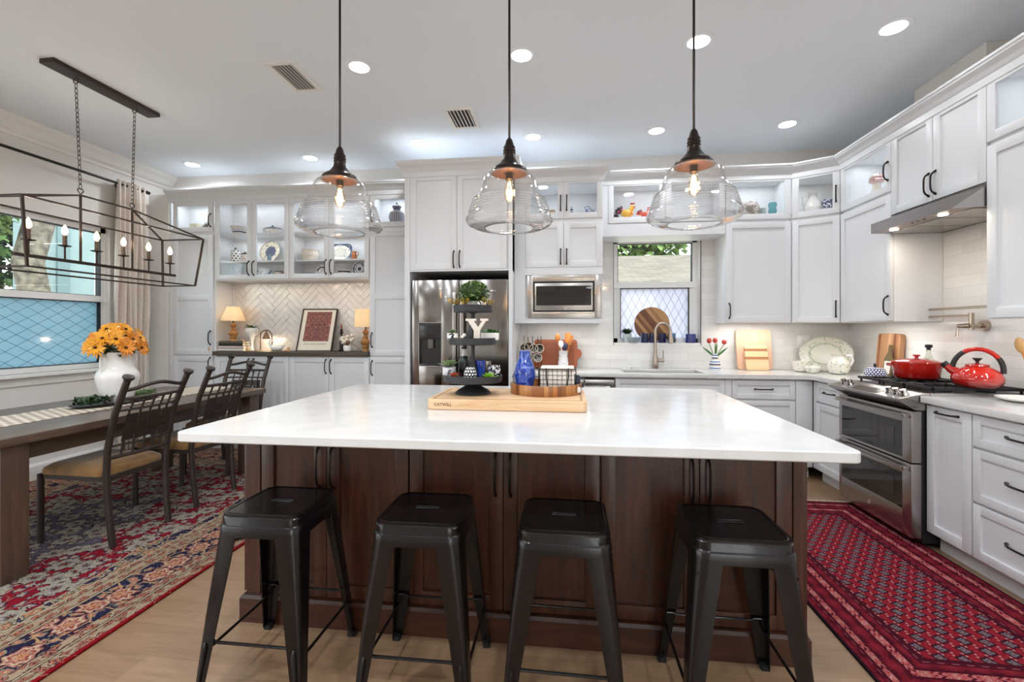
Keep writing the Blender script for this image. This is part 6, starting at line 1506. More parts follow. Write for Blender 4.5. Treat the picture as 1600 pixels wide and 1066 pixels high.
MB().lathe([(.033, 0), (.037, .006), (.037, .078), (.0, .078)], 26).build('jar_body', m_pattern('cream_print', '#e5d9d0', '#a39494', 50, .6), cj); MB().lathe([(.039, .0785), (.039, .09), (.0, .094)], 26).build('lid', black_matte, cj); MB().ball((0, 0, .102), .009, 8).build('lid_knob', black_matte, cj)
def platter(name, label, u, z, rx, rz_, mats, y=4.71, tilt=12, ring=None, sq=False):
    t_ = thing(name, label, 'platter', (PX(u, y), y, z + .001)); Mr_ = Matrix.Rotation(R(-tilt), 4, 'X') @ Matrix.Translation((0, 0, rz_)) @ Matrix.Rotation(PI / 2, 4, 'X')
    prof = [(0, .004), (.62, .004), (.7, .009), (.97, .018), (1.0, .020), (1.0, .016), (.7, .003), (.6, -.001), (0, -.001)]
    m_ = MB()
    if sq:
        def loop(s, h): return [(x, y_, h) for x, y_ in rrect(-rx * s, -rz_ * s, rx * s, rz_ * s, min(rx, rz_) * .6 * s, 6)]
        lo_ = [loop(max(s, .01), h) for s, h in prof]; n_ = len(lo_[0])
        m_.add([p for L_ in lo_ for p in L_], [(k * n_ + i, k * n_ + (i + 1) % n_, (k + 1) * n_ + (i + 1) % n_, (k + 1) * n_ + i) for k in range(len(lo_) - 1) for i in range(n_)], Mr_)
    else: m_.lathe([(r, h) for r, h in prof], 48, sx=rx, sy=rz_, M=Mr_)
    m_.mat(0); o_ = m_.build('platter_dish', mats, t_, smooth=50); return t_
def m_plate(name, cols, cz, rx, rz_, noise_c=None):
    """ring pattern in the plane of an upright plate"""
    M = Mt(name); x, y, z = M.xyz(); a = x / rx; b = (z - cz) / rz_; r = (a * a + b * b).pw(.5)
    if noise_c: r = r + (M.noise(70, 2) - .5) * .1
    c_ = M.ramp(r, cols, 'CONSTANT')
    if noise_c: c_ = M.mix((M.noise(60, 3, None, 1).gt(.58)) * r.gt(.5), c_, noise_c)
    M.set(Base_Color=c_, Roughness=.2); return M.m
platter('round_platter', 'large round platter with dark blue centre standing on the middle display shelf', 421, zB2, .122, .122, m_plate('beige_blue_platter', [(0, '#4c5568'), (.5, '#c8bfa8'), (.92, '#8f8a78')], .12, .122, .122, '#6d6a60'))
lathe_thing('glass_bottle', 'small blue grey glass bottle in front of the round platter', 'bottle', [(0, 0), (.022, 0), (.024, .04), (.010, .065), (.010, .08), (0, .08)][1:], mat('blue_grey_glass', '#7d97a5', .1), (PX(421, 4.62), 4.62, zB2 + .0005))
o = MB().box(-.10, -.004, 0, .10, .004, .155, b=.002).build('blue_card', m_pattern('pale_sky_print', '#dce8f2', '#bcd3e8', 9, .5, .3)); o.location = (PX(363, 4.69), 4.69, zC + .001); o.rotation_euler = (R(-10), 0, 0); tag(o, 'pale blue picture card on the lowest display shelf, left end', 'card')
tpot = thing('blue_teapot', 'white and blue teapot lying low on the lowest display shelf', 'teapot', (PX(412, YS), YS, zC + .0005))
MB().lathe([(.03, 0), (.05, .015), (.052, .04), (.03, .062), (0, .066)], 26).build('pot_body', m_pattern('white_grey_blue', '#e8eaee', '#7f8aa0', 25, .58), tpot)
MB().tube([(-.048, 0, .05), (-.085, 0, .06), (-.09, 0, .035), (-.05, 0, .015)], .005, 8).build('handle', mat('slate_blue_glaze', '#5f6d85', .2), tpot); MB().tube([(.045, 0, .02), (.075, 0, .04), (.09, 0, .062)], [.012, .008, .006], 8).build('spout', mat('slate_blue_glaze_2', '#6a7890', .2), tpot)
tn = thing('cream_tin', 'small cream sugar bowl with dark lid right of the blue teapot', 'bowl', (PX(436, YS), YS, zC + .0005))
MB().lathe([(.04, 0), (.044, .006), (.044, .04), (0, .04)], 24).build('bowl_body', cream, tn); MB().lathe([(.046, .0405), (.04, .052), (.0, .056)], 24).build('lid', mat('dark_plum_glaze', '#4b4150', .3), tn)
t_ = thing('cream_bowl', 'wide cream ceramic bowl on the middle shelf of the right display cabinet', 'bowl', (PX(485, YS), YS, zB2 + .0005))
MB().shell([(.06, 0), (.075, .006), (.095, .06), (.085, .10), (.09, .115)], .005, 36).build('bowl_body', m_pattern('cream_dotted', '#e3d9c9', '#b3a898', 45, .66), t_)
platter('rectangular_platter', 'rounded rectangular platter with blue rim and tree scene, right display cabinet', 530, zB2, .145, .095, m_plate('blue_rim_scene', [(0, '#ded9cc'), (.42, '#c2c4b4'), (.5, '#ece8dd'), (.86, '#37476a')], .093, .145, .095, '#7d8274'), sq=True)
cj2 = thing('copper_jug', 'small shiny copper jug beside the blue rimmed platter', 'jug', (PX(553.5, 4.63), 4.63, zB2 + .0005))
MB().lathe([(.026, 0), (.03, .01), (.026, .045), (.018, .065), (.022, .085)], 24).build('jug_body', mat('polished_copper', '#c77c54', .2, .9), cj2, solid=.002); MB().tube([(.02, 0, .075), (.045, 0, .08), (.045, 0, .045), (.026, 0, .03)], .004, 8).build('handle', mat('polished_copper_2', '#c77c54', .2, .9), cj2)
for k, (u, zz, r_, lb2) in enumerate(((484, 0, .09, 'dark rimmed plate lying flat at the left of the right display cabinet'),)):
    lathe_thing('dinner_plate', lb2, 'plate', [(0, 0), (.05, 0), (.09, .016), (.09, .02), (.05, .006), (0, .004)], m_bands('white_navy_rim', ['#f0f0f0', '#2e3850'], .03), (PX(u, YS), YS, zC + .0005), 32)
platter('scalloped_plate', 'small standing plate with black scalloped rim behind the handles, lowest shelf', 502, zC, .058, .058, m_plate('black_scallop', [(0, '#eef0f2'), (.6, '#22252e'), (.8, '#eef0f2')], .056, .058, .058, '#22252e'))
for k in range(2):
    lathe_thing('stacked_plate', ['lower of two black and white dishes stacked on the lowest display shelf', 'upper of two black and white dishes stacked on the lowest display shelf'][k], 'plate', [(0, 0), (.055, 0), (.068, .02), (.07, .024), (.05, .01), (0, .008)], m_bands('black_white_bowl', ['#22242c', '#f0f0f0'], .03), (PX(538, YS), YS, zC + .0005 + k * .0255), 32, group='black and white dishes on the lowest display shelf')
platter('scalloped_plate', 'blue and white scalloped plate standing at the right of the lowest display shelf', 561, zC, .072, .075, m_plate('navy_scallop', [(0, '#2c3450'), (.28, '#eef0f4'), (.55, '#414a66'), (.62, '#eef0f4'), (.8, '#2c3450'), (.93, '#eef0f4')], .072, .072, .075, '#2c3450'))
# pantry tops
fn = thing('pleated_fan', 'small grey pleated shell shaped dish standing in the left pantry glass top', 'ornament', (PX(323, 4.66), 4.66, 2.4235)); m = MB()
for k in range(9):
    a = R(60 + k * 13); m.leaf((0.02, 0, .0), (math.cos(a), .05 * (k % 2), math.sin(a)), .10, .02, up=(0, -1, 0), curl=0)
m.build('pleats', m_bands('grey_pleats', ['#8c8880', '#5c5850'], .02, axis=0), fn, smooth=0, solid=.002); MB().box(-.01, -.012, 0, .04, .012, .008).build('foot', nickel, fn)
o = MB().rprism(-.045, -.04, .045, .04, 0, .07, .01).build('cream_box', mat('cream_card', '#e6e2c8', .6), smooth=0, bevel=.003); o.location = (PX(306, 4.66), 4.66, 2.4235); tag(o, 'small cream box in the left pantry glass top', 'box')
gj = thing('ginger_jar', 'blue and white striped ginger jar in the pantry glass top beside the refrigerator cabinet', 'jar', (PX(620, 4.63), 4.63, 2.4235))
Mg = Mt('blue_white_stripes'); x, y, z = Mg.xyz(); Mg.set(Base_Color=Mg.mix(((y.atan2(x) * 26).sin()).gt(0.1), '#3c4362', '#d5d6de'), Roughness=.2)
MB().lathe([(.05, 0), (.062, .012), (.078, .04), (.085, .075), (.075, .115), (.045, .14), (.032, .148), (0, .148)], 36).build('jar_body', Mg.m, gj); MB().lathe([(.036, .1485), (.04, .165), (.05, .185), (.03, .2), (.01, .208), (0, .209)], 26).build('lid', mat('slate_blue_lid', '#4a5068', .25), gj); MB().ball((0, 0, .219), .011, 10).build('lid_knob', mat('dark_blue_knob', '#23273a', .3), gj)
# microwave cabinet glass top: floor of the open section
zm2 = 1.37 + 1.005 + .018 + .0005
for nm, lb2, cat_, u, prof, m_ in (('mini_bowl', 'tiny white bowl at the left of the microwave cabinet top', 'bowl', 849, [(0, 0), (.02, 0), (.045, .07), (.042, .07), (0, .01)][1:], ceramic),
    ('yellow_pot', 'little yellow striped pot in the microwave cabinet top', 'pot', 863, [(.022, 0), (.03, .03), (.026, .07), (.02, .075), (0, .075)], m_bands('yellow_bands', ['#d9b65a', '#e8e0cc', '#b9a8c0'], .03)),
    ('striped_shaker', 'slim blue striped shaker behind the right microwave cabinet handle', 'shaker', 893, [(.014, 0), (.016, .05), (.012, .075), (.014, .09), (0, .1)], m_bands('navy_bands', ['#2b4470', '#cfd8e2'], .03)),
    ('round_pot', 'small round white and blue pot in the microwave cabinet top', 'pot', 908, [(.02, 0), (.032, .022), (.028, .045), (0, .052)], delft)):
    lathe_thing(nm, lb2, cat_, prof, m_, (PX(u, 4.42), 4.42, zm2))
cowf = thing('blue_white_cow_creamer', 'blue and white animal shaped creamer in the microwave cabinet top', 'creamer', (PX(921, 4.42), 4.42, zm2))
m = MB(); m.ball((0, 0, .05), .036, 14, 1.1, .7, .75)
for x in (-.022, .022):
    for y in (-.012, .012): m.cyl((x, y, .0), (x, y, .04), .008, n=8)
m.ball((.036, 0, .066), .017, 10); m.build('creamer_body', delft, cowf); MB().tube([(-.03, 0, .06), (-.045, 0, .09), (-.01, 0, .098), (.01, 0, .075)], .005, 8).build('handle', mat('blue_handle_glaze', '#5a78b5', .2), cowf)
# bridge cabinet: rooster and hen
zb_ = 2.21 + .17 + .018 + .0005; YR = 4.585
def bird(label, u, s, body, comb, tail, y=YR):
    t_ = thing('ceramic_rooster', label, 'figurine', (PX(u, y), y, zb_)); m_ = MB()
    m_.ball((0, 0, .055 * s), .05 * s, 16, 1.25, .75, .85); m_.tube([(.03 * s, 0, .07 * s), (.045 * s, 0, .105 * s), (.05 * s, 0, .13 * s)], [.03 * s, .022 * s, .019 * s], 10); m_.cyl((0, 0, 0), (0, 0, .03 * s), .028 * s, .02 * s, 12); m_.build('bird_body', body, t_)
    m_ = MB()
    for k in range(6): a = R(100 + k * 14); m_.leaf((-.045 * s, 0, .06 * s), (math.cos(a), .1 * (k % 2 - .5), math.sin(a)), .085 * s, .03 * s, up=(0, 1, 0), curl=-.4)
    m_.build('tail', tail, t_, smooth=0, solid=.003)
    m_ = MB()
    for k in range(4): m_.ball(((.035 + .011 * k) * s, 0, (.15 + .004 * (k % 2)) * s), .009 * s, 8)
    m_.ball((.066 * s, 0, .112 * s), .008 * s, 8, 1, 1, 1.5); m_.build('comb', comb, t_); MB().cyl((.066 * s, 0, .13 * s), (.084 * s, 0, .126 * s), .006 * s, .001, 6).build('beak', mat('orange_beak', '#d98a2a', .4), t_)
redg = mat('red_glaze', '#c2281e', .2); blkg = mat('black_glaze', '#1b1c26', .2)
bird('yellow and orange ceramic rooster with red comb over the sink window', 980, .98, m_pattern('yellow_orange_glaze', '#e8b548', '#d06a2a', 16, .55), redg, m_pattern('black_red_glaze', '#22222c', '#8e2030', 20, .55))
bird('small red and white ceramic hen right of the yellow rooster', 1008, .68, m_pattern('red_white_glaze', '#c6442f', '#ecdfd2', 20, .55), redg, m_pattern('red_orange_glaze', '#d0542c', '#7d1c18', 20, .5))
lathe_thing('black_creamer', 'small black pot at the left end over the sink window', 'pot', [(.02, 0), (.032, .02), (.03, .05), (.02, .065), (0, .066)], blkg, (PX(962, 4.66), 4.66, zb_))
zu_ = 1.37 + 1.0 + .018 + .0005
lathe_thing('stoneware_bowl', 'grey brown stoneware platter bowl right of the pendant, in glass topped cabinet', 'bowl', [(.0, 0), (.07, .0), (.092, .03), (.088, .07), (.06, .105), (.03, .118), (0, .122)][1:], m_pattern('grey_brown_glaze', '#857b70', '#c9c0b4', 18, .5, .3, '#5d544c'), (PX(1171, 4.60), 4.60, zu_), 30).scale = (1, 1, 1.3)
lathe_thing('grey_glass_tumbler', 'ribbed grey green glass between the stoneware bowl and teal vase', 'glass', [(.02, 0), (.026, .02), (.024, .055), (.02, .055), (.018, .01), (0, .01)], mat('sea_green_glass', '#9db3ae', .1), (PX(1192, 4.58), 4.58, zu_), 12).scale = (1, 1, 1.35)
lathe_thing('teal_vase', 'small ribbed teal glass vase in the glass topped corner run', 'vase', [(.022, 0), (.03, .015), (.035, .04), (.028, .055), (.036, .075), (.030, .095), (.025, .095), (0, .07)], mat('teal_glass', '#4f9aa0', .08, coat=.5), (PX(1207, 4.58), 4.58, zu_), 10).scale = (1.1, 1.1, 1.3)
zk = 1.37 + 1.018 + .0005
jg = thing('white_jug', 'tall white jug in the angled corner cabinet glass top', 'jug', (PX(1270, 4.55), 4.55, zk))
MB().lathe([(.05, 0), (.07, .02), (.078, .06), (.06, .11), (.035, .15), (.033, .185), (.045, .2), (.03, .2), (0, .17)], 30).build('jug_body', ceramic, jg); MB().tube([(-.04, 0, .17), (-.085, 0, .16), (-.09, 0, .1), (-.068, 0, .07)], .008, 8).build('handle', ceramic, jg)
lathe_thing('navy_patterned_jar', 'navy and white patterned cup shaped jar beside the white jug', 'jar', [(.04, 0), (.05, .015), (.046, .06), (.056, .11), (.05, .11), (.04, .06), (0, .03)], navy_white, (PX(1292, 4.50), 4.50, zk), 30)
mf = thing('mushroom_figurine', 'pink capped cream mushroom figurine left of the hood cabinet', 'figurine', (2.485, on_x(1370, 275, 2.485).y, 1.37 + 1.0 + .018 + .0005)); mf.scale = (1.15, 1.15, 1.35)
MB().lathe([(.032, 0), (.035, .02), (.022, .05), (.024, .085), (0, .09)], 20).build('stalk', cream, mf); MB().lathe([(.0, .07), (.03, .075), (.046, .085), (.042, .11), (.02, .128), (0, .132)], 24).build('cap', m_pattern('pink_mottled', '#b98a86', '#d9b8a8', 25, .5), mf)

# ---------------- window sill over the sink
zw = BZ0 + .0065; YWs = 4.845
pp = thing('potted_herb', 'small green herb in a pale pot at the left of the window sill', 'potted plant', (PX(980, 4.85), 4.85, zw))
MB().shell([(.030, 0), (.036, .01), (.046, .085), (.048, .09)], .004, 26).build('pot', mat('pale_blue_grey_pot', '#cdd6d8', .5), pp); m = MB(); rr = random.Random(40)
for k in range(150):
    a = rr.uniform(0, 6.3); m.leaf((.02 * math.cos(a), .015 * math.sin(a), .085 + rr.uniform(0, .03)), (math.cos(a), math.sin(a) * .5, rr.uniform(.2, 1.5)), .052, .014)
m.build('leaves', leaf_dark, pp, smooth=0)
acacia = m_stripes('striped_acacia', ['#7c4a2a', '#b5814f', '#9a6438', '#c69663', '#6e4023', '#a9774a'], .032, 'X', .45, R(38))
rb = thing('round_serving_board', 'round striped wood serving board with handle leaning in the window', 'cutting board', (PX(1019, 4.87), 4.87, zw))
Mq = Matrix.Rotation(R(-4), 4, 'X'); N_ = 48; rad = .178; cxx, czz = 0, .192
pts = []
for i in range(N_):
    a = 2 * PI * i / N_; pts.append((cxx + rad * math.cos(a), czz + rad * math.sin(a)))
m = MB(); m.prism([(x, z) for x, z in pts], -.008, .008, Mq @ Matrix.Rotation(PI / 2, 4, 'X')); m.build('board', acacia, rb, smooth=25, bevel=.002)
hd2 = [(cxx + (rad - .01) * math.cos(R(a)), czz + (rad - .01) * math.sin(R(a))) for a in (-52, -25)]
h_ = [hd2[0], (.185, .02), (.225, .003), (.245, .018), (.235, .04), hd2[1]]
MB().prism(h_, -.0075, .0075, Mq @ Matrix.Rotation(PI / 2, 4, 'X')).build('board_handle', acacia, rb, smooth=0, bevel=.002)
bg_m = clear_glass('blue_cut_glass', '#5b76b8', 1.5, .05, 1.0, .6, .12)
for k, (u, col) in enumerate(((1007, '#7d9be0'), (1020, '#a3b9ea'), (1035, '#7a92dc'), (1050, '#bfdcea'))):
    gt = thing('cut_glass_tumbler', ['dark blue cut glass tumbler, leftmost on the sill before the round board', 'blue cut glass tumbler, second from left on the sill', 'deep blue cut glass tumbler right behind the faucet', 'pale aqua cut glass tumbler, rightmost before the board handle'][k], 'glass', (PX(u, 4.815), 4.815, zw), group='cut glass tumblers on the sill')
    MB().shell([(.030, 0), (.034, .006), (.037, .098)], .003, 12).build('tumbler', clear_glass('cut_glass_tint', col, 1.5, .05, 1.5, .6, .18), gt, smooth=0)
lathe_thing('clear_glass_bowl', 'low clear glass dish at the left of the sill in front of the herb pot', 'bowl', [(.04, 0), (.065, .05), (.068, .058), (.062, .055), (.038, .006), (0, .006)], clear_glass('clear_dish_glass', '#f0f4f6', 1.5, .03, 1.5, .5, .15), (PX(990, 4.80), 4.80, zw + .0, ))
bc_ = thing('blue_candle_jar', 'solid dark blue candle jar at the right end of the window sill', 'candle', (PX(1079, 4.83), 4.83, zw))
MB().shell([(.047, 0), (.05, .004), (.05, .09)], .003, 30).build('jar', mat('dark_blue_glass', '#2b3a78', .12, coat=.5), bc_); MB().cyl((0, 0, .06), (0, 0, .07), .0465, n=28).build('wax', mat('blue_wax', '#33427f', .5), bc_); MB().cyl((0, 0, .07), (0, 0, .08), .0015, n=6).build('wick', black_matte, bc_)

# ---------------- worktop along the back wall
ZW = .9145
wbx = PX(866, 4.70); o = thing('wooden_serving_board', 'reddish brown wooden tray board leaning behind the utensil crock', 'cutting board', (wbx, 4.705, ZW))
Mq2 = Matrix.Rotation(R(-11), 4, 'X') @ Matrix.Rotation(PI / 2, 4, 'X')
MB().prism(rrect(-.21, .002, .235, .295, .03), -.009, .009, Mq2).build('board', cherry, o, smooth=25, bevel=.003)
MB().prism([(.233, .1), (.27, .11), (.285, .15), (.27, .19), (.233, .2)], -.008, .008, Mq2).build('board_handle', cherry, o, smooth=0, bevel=.002)
m = MB(); m.prism(rrect(-.18, .03, .205, .265, .02), .009, .0095, Mq2); m.build('recess', mat('dark_cherry', '#8d4a28', .5), o, smooth=0)
uc = thing('utensil_crock', 'white crock with grey print holding kitchen utensils', 'crock', (PX(880, 4.60), 4.60, ZW))
MB().shell([(.042, 0), (.05, .01), (.052, .06), (.043, .13), (.045, .17), (.05, .182)], .004, 30).build('crock_body', m_pattern('white_grey_print', '#e9e8ea', '#8f93a6', 30, .64), uc)
def spoon(name, label, x, lean, m_, kind, L_=.3, fy=0):
    t_ = thing(name, label, 'utensil', (uc.location.x + x, 4.60 + fy, ZW + .02), group=None); d_ = Vector((lean, .02, 1)).normalized(); e = d_ * L_
    MB().tube([(-x * .5, 0, 0), tuple(d_ * L_ * .5), tuple(e)], .005, 8).build('handle', m_, t_)
    Mh_ = Matrix.Translation(e) @ Matrix.Rotation(math.atan(lean), 4, 'Y'); b_ = MB()
    if kind == 'oval': b_.ball((0, 0, .03), .026, 14, 1, .32, 1.45, Mh_)
    elif kind == 'spatula': b_.prism([(-.018, 0), (.018, 0), (.032, .09), (.022, .1), (-.032, .085)], -.003, .003, Mh_ @ Matrix.Rotation(PI / 2, 4, 'X'))
    else: b_.ball((0, 0, .028), .022, 14, 1, .3, 1.6, Mh_)
    b_.build('utensil_head', m_, t_, smooth=40)
spoon('wooden_spoon', 'round headed wooden spoon standing at the left of the crock', -.014, -.14, spoon_wood, 'oval', .27)
spoon('white_spatula', 'white silicone spoon in the crock, lower than the wooden ones', -.006, -.07, ceramic, 'oval', .2, -.02)
spoon('wooden_spatula', 'flat wooden spatula at the right of the crock', .012, .10, spoon_wood, 'spatula', .25)
spoon('wooden_turner', 'broad wooden turner leaning right behind the flat spatula', .02, .17, spoon_wood, 'spatula', .225, .018)
spoon('navy_spatula', 'navy blue spatula in the middle of the crock', .008, .05, mat('navy_silicone', '#2b2f55', .5), 'oval', .175, -.015)
mr = thing('mug_rack', 'black wire mug tree with upright hooks by the refrigerator cabinet', 'mug rack', (PX(832, 4.58), 4.58, ZW)); m = MB()
m.tube([(-.11, 0, .005), (.11, 0, .005)], .005, 6); m.tube([(0, -.07, .005), (0, .07, .005)], .005, 6)
for k, x in enumerate((-.085, -.045, 0, .055, .085)):
    m.tube([(x, 0, .005), (x, 0, .33 - .01 * (k % 2))], .0035, 6)
for zz in (.12, .22): m.tube([(-.095, 0, zz), (.095, 0, zz)], .0035, 6)
m.build('wire_frame', black_metal, mr)
mm = [bw_pat, m_pattern('tan_black_mug', '#c9a98c', '#2b2622', 30, .55), m_pattern('white_black_dot_mug', '#ecebe6', '#25262c', 35, .56), m_pattern('brown_grey_mug', '#8f8378', '#4b433d', 30, .5), m_pattern('green_grey_mug', '#77807a', '#b9bcb4', 30, .55)]
for k, (x, z, lb2) in enumerate(((-.075, .20, 'black and white mug hanging at the upper left of the mug rack'), (-.03, .215, 'tan and black mug, second along the top of the mug rack'), (.02, .195, 'white mug with black spots facing out in the middle of the mug rack'), (.078, .195, 'cream mug hanging at the upper right of the mug rack'), (-.035, .105, 'brown grey mug hanging low on the mug rack, left'), (.06, .105, 'green grey mug hanging low on the mug rack, right'))):
    t_ = thing('hanging_mug', lb2, 'mug', (mr.location.x + x, 4.545, ZW + z), 0, 'mugs on the wire rack')
    t_.rotation_euler = (R(80), 0, 0); t_.scale = (1.2, 1.2, 1.2)
    MB().shell([(.028, 0), (.034, .006), (.036, .07)], .0035, 24).build('cup', mm[k % 5], t_); MB().torus((0, 0, .07), .034, .003, 24, 6).build('rim', cream, t_)
    MB().tube([(0, .034, .055), (0, .055, .05), (0, .055, .02), (0, .034, .015)], .004, 6).build('handle', mm[k % 5], t_)
tv = thing('tulip_vase', 'blue and white banded bottle vase with three red tulips', 'vase', (PX(1117, 4.66), 4.66, ZW))
MB().shell([(.045, 0), (.05, .006), (.05, .055), (.04, .095), (.026, .12), (.024, .15), (.028, .158)], .003, 30).build('vase_body', m_bands('banded_blue_white', ['#ecebe8', '#5778ad', '#ecebe8', '#c8c0a8', '#31406e'], .062), tv)
for k, (dx, dz) in enumerate(((-.055, .262), (-.0, .265), (.085, .25))):
    tt = thing('tulip', ['red tulip leaning left in the banded vase', 'red tulip standing in the middle of the banded vase', 'red tulip leaning right in the banded vase'][k], 'flower', (tv.location.x, 4.66, ZW), group='red tulips in the banded vase')
    MB().tube([(dx * .1, 0, .12), (dx * .6, -.004, .2), (dx, -.006, dz)], .0035, 6).build('stem', stem_m, tt)
    MB().lathe([(0, -.005), (.018, .004), (.024, .018), (.022, .036), (.012, .048), (.006, .046), (0, .03)], 12, (dx, -.006, dz)).build('bloom', m_pattern('tulip_red', '#b02a2c', '#c84a3c', 20, .5, .5), tt)
    m = MB(); m.leaf((dx * .15, -.003, .13), (dx * 1.3 + (-.05 if k == 0 else .012), -.01, .11), .14, .022, up=(0, -1, 0), curl=.25 if k == 0 else 0); m.build('leaf', mat('tulip_leaf', '#3f7038', .5), tt, smooth=0)
o = MB().prism(rrect(-.165, 0, .165, .395, .035), -.009, .009, Matrix.Rotation(R(-9), 4, 'X') @ Matrix.Rotation(PI / 2, 4, 'X')).build('large_cutting_board', m_wood('pale_beech', '#cfa284', '#dcb294', '#e4bea2', .5, .7, 'Z'), smooth=25, bevel=.003)
o.location = (PX(1180.5, 4.69), 4.70, ZW + .001); tag(o, 'large pale wooden cutting board leaning against the tiles', 'cutting board')
o = MB().prism(rrect(-.105, 0, .105, .245, .02), -.009, .009, Matrix.Rotation(R(-14), 4, 'X') @ Matrix.Rotation(PI / 2, 4, 'X')).build('small_cutting_board', m_bands('maple_walnut_bands', ['#dcb88c', '#e0bf95', '#e2c29a', '#dcb88c', '#a8714a', '#e0bf95', '#e0bf95', '#a06a44', '#e0bf95', '#e2c29a'], .26, .5), smooth=25, bevel=.003)
o.location = (PX(1185, 4.62), 4.635, ZW + .001); tag(o, 'small two tone striped cutting board leaning on the large pale one', 'cutting board')
# plates in the corner
def cornerpt(u, v, z): 
    s, c = math.sin(YAW), math.cos(YAW); a = (u - 800) / F_PX; b = (HZ - v) / F_PX; t = (z - CAM_H) / b; return Vector(((-s + a * c) * t, (c + a * s) * t, z))
pl2 = thing('floral_platter', 'large cream oval platter with green floral pattern standing in the corner', 'platter', (2.42, 4.60, ZW + .001), -.5)
Mr_ = Matrix.Rotation(R(-10), 4, 'X') @ Matrix.Translation((0, 0, .165)) @ Matrix.Rotation(PI / 2, 4, 'X')
MB().lathe([(0, .004), (.62, .004), (.7, .009), (.97, .02), (1.0, .022), (1.0, .018), (.7, .003), (.6, -.001), (0, -.001)], 56, sx=.215, sy=.165, M=Mr_).build('platter_dish', m_plate('cream_floral_ring', [(0, '#dad7cb'), (.56, '#a9b59c'), (.62, '#d6d2c6'), (.95, '#b9b4a5')], .162, .215, .165, '#a3ad96'), pl2, smooth=50)
fj = thing('floral_jug', 'round cream jug with green flowers in front of the oval platter', 'jug', (2.40, 4.36, ZW + .0005), -.3)
MB().lathe([(.05, 0), (.07, .01), (.088, .05), (.084, .1), (.055, .14), (.045, .155), (.058, .175), (.04, .17), (0, .13)], 32).build('jug_body', floral_green, fj); MB().tube([(.05, 0, .165), (.095, 0, .165), (.108, 0, .12), (.084, 0, .07)], .009, 8).build('handle', ceramic, fj)
lathe_thing('floral_bowl', 'small cream floral bowl at the left foot of the oval platter', 'bowl', [(.035, 0), (.05, .01), (.065, .05), (.045, .065), (0, .07)], floral_green, (2.225, 4.44, ZW + .0005), 30)
hl = thing('handled_dish', 'cream handled dish peeking out left behind the floral bowl', 'dish', (2.20, 4.57, ZW + .0005)); MB().shell([(.05, 0), (.07, .01), (.09, .10)], .005, 32).build('dish_body', floral_green, hl); MB().tube([(-.085, 0, .09), (-.115, 0, .13), (-.08, -.0, .15), (-.06, 0, .10)], .007, 8).build('handle', floral_green, hl)
def outlet(label, x, y, z, rz):
    t_ = thing('wall_outlet', label, 'outlet', (x, y, z), rz); MB().box(-.058, -.006, -.058, .058, 0, .058, b=.003).build('cover_plate', mat('white_plastic', '#ecebe8', .35), t_)
    m_ = MB()
    for s_ in (-1, 1): m_.box(s_ * .026 - .016, -.008, -.033, s_ * .026 + .016, -.005, .033, b=.001)
    m_.build('rocker_switches', mat('white_plastic_2', '#f2f1ee', .3), t_)
outlet('white double outlet plate on the tiles near the corner', PX(1255, 4.787), 4.787, 1.19, 0)

# ---------------- range side
sbx = thing('striped_cutting_board', 'tall striped wooden board leaning by the range', 'cutting board', (2.675, on_x(1388, 560, 2.68).y, ZW + .001), -PI / 2 + .0)
Mq3 = Matrix.Rotation(R(-5), 4, 'X') @ Matrix.Rotation(PI / 2, 4, 'X')
MB().prism(rrect(-.135, 0, .135, .36, .03), -.022, .022, Mq3).build('board', m_stripes('walnut_beech_stripes', ['#b98a62', '#8f5d3c', '#d1a67e', '#a8754c', '#7c4f34'], .03, 'X', .45), sbx, smooth=25, bevel=.004)
wbt = thing('bottle_shaped_board', 'olive bottle shaped board with a white label before the striped board', 'cheese board', (2.615, on_x(1386, 560, 2.62).y, ZW + .001), -PI / 2)
pb = [(-.048, 0), (.048, 0), (.048, .155), (.02, .195), (.015, .21), (.015, .27), (-.015, .27), (-.015, .21), (-.02, .195), (-.048, .155)]
Mq4 = Matrix.Rotation(R(-7), 4, 'X') @ Matrix.Rotation(PI / 2, 4, 'X')
MB().prism(pb, -.006, .006, Mq4).build('bottle_board', mat('olive_brown_glass', '#5f4e2c', .2, coat=.4), wbt, smooth=0, bevel=.002)
MB().prism([(-.036, .03), (.036, .03), (.036, .135), (-.036, .135)], .0061, .0068, Mq4).build('label_print', m_pattern('white_label', '#ece9e0', '#8a9a86', 30, .66), wbt, smooth=0)
bdm = thing('polka_butter_dome', 'navy white dotted butter dish with domed lid beside the range', 'butter dish', (2.50, on_x(1367, 585, 2.50).y, ZW + .0005)); bdm.scale = (1.05, 1.05, 1.5)
MB().shell([(.06, 0), (.085, .006), (.095, .012)], .004, 30).build('dish', m_dots('white_navy_dots', '#e8e8ee', '#2b3264', .010, .3), bdm); MB().lathe([(.072, .013), (.074, .03), (.06, .052), (.02, .06), (0, .061)], 30).build('dome_lid', m_dots('navy_white_dots', '#2a3060', '#e8e8ee', .010, .32), bdm); MB().ball((0, 0, .07), .01, 10).build('lid_knob', black_matte, bdm)
ZG = .9625
cs_ = thing('red_dutch_oven', 'red oval cast iron dutch oven on the far burners', 'pot', (2.43, on_x(1432, 590, 2.43).y, ZG), 2.56); cs_.scale = (.86, .9, 1.06)
m = MB(); lo = []
MB().lathe([(.0, 0), (.095, 0), (.112, .012), (.124, .095), (.127, .108), (.120, .108), (0, .10)][1:], 44, sx=1.28, sy=.92).build('pot_body', red_enamel, cs_)
MB().lathe([(.129, .1085), (.127, .118), (.09, .130), (.03, .138), (0, .139)], 44, sx=1.28, sy=.92).build('lid', mat('red_enamel_lid', '#b01a10', .12, coat=.8), cs_)
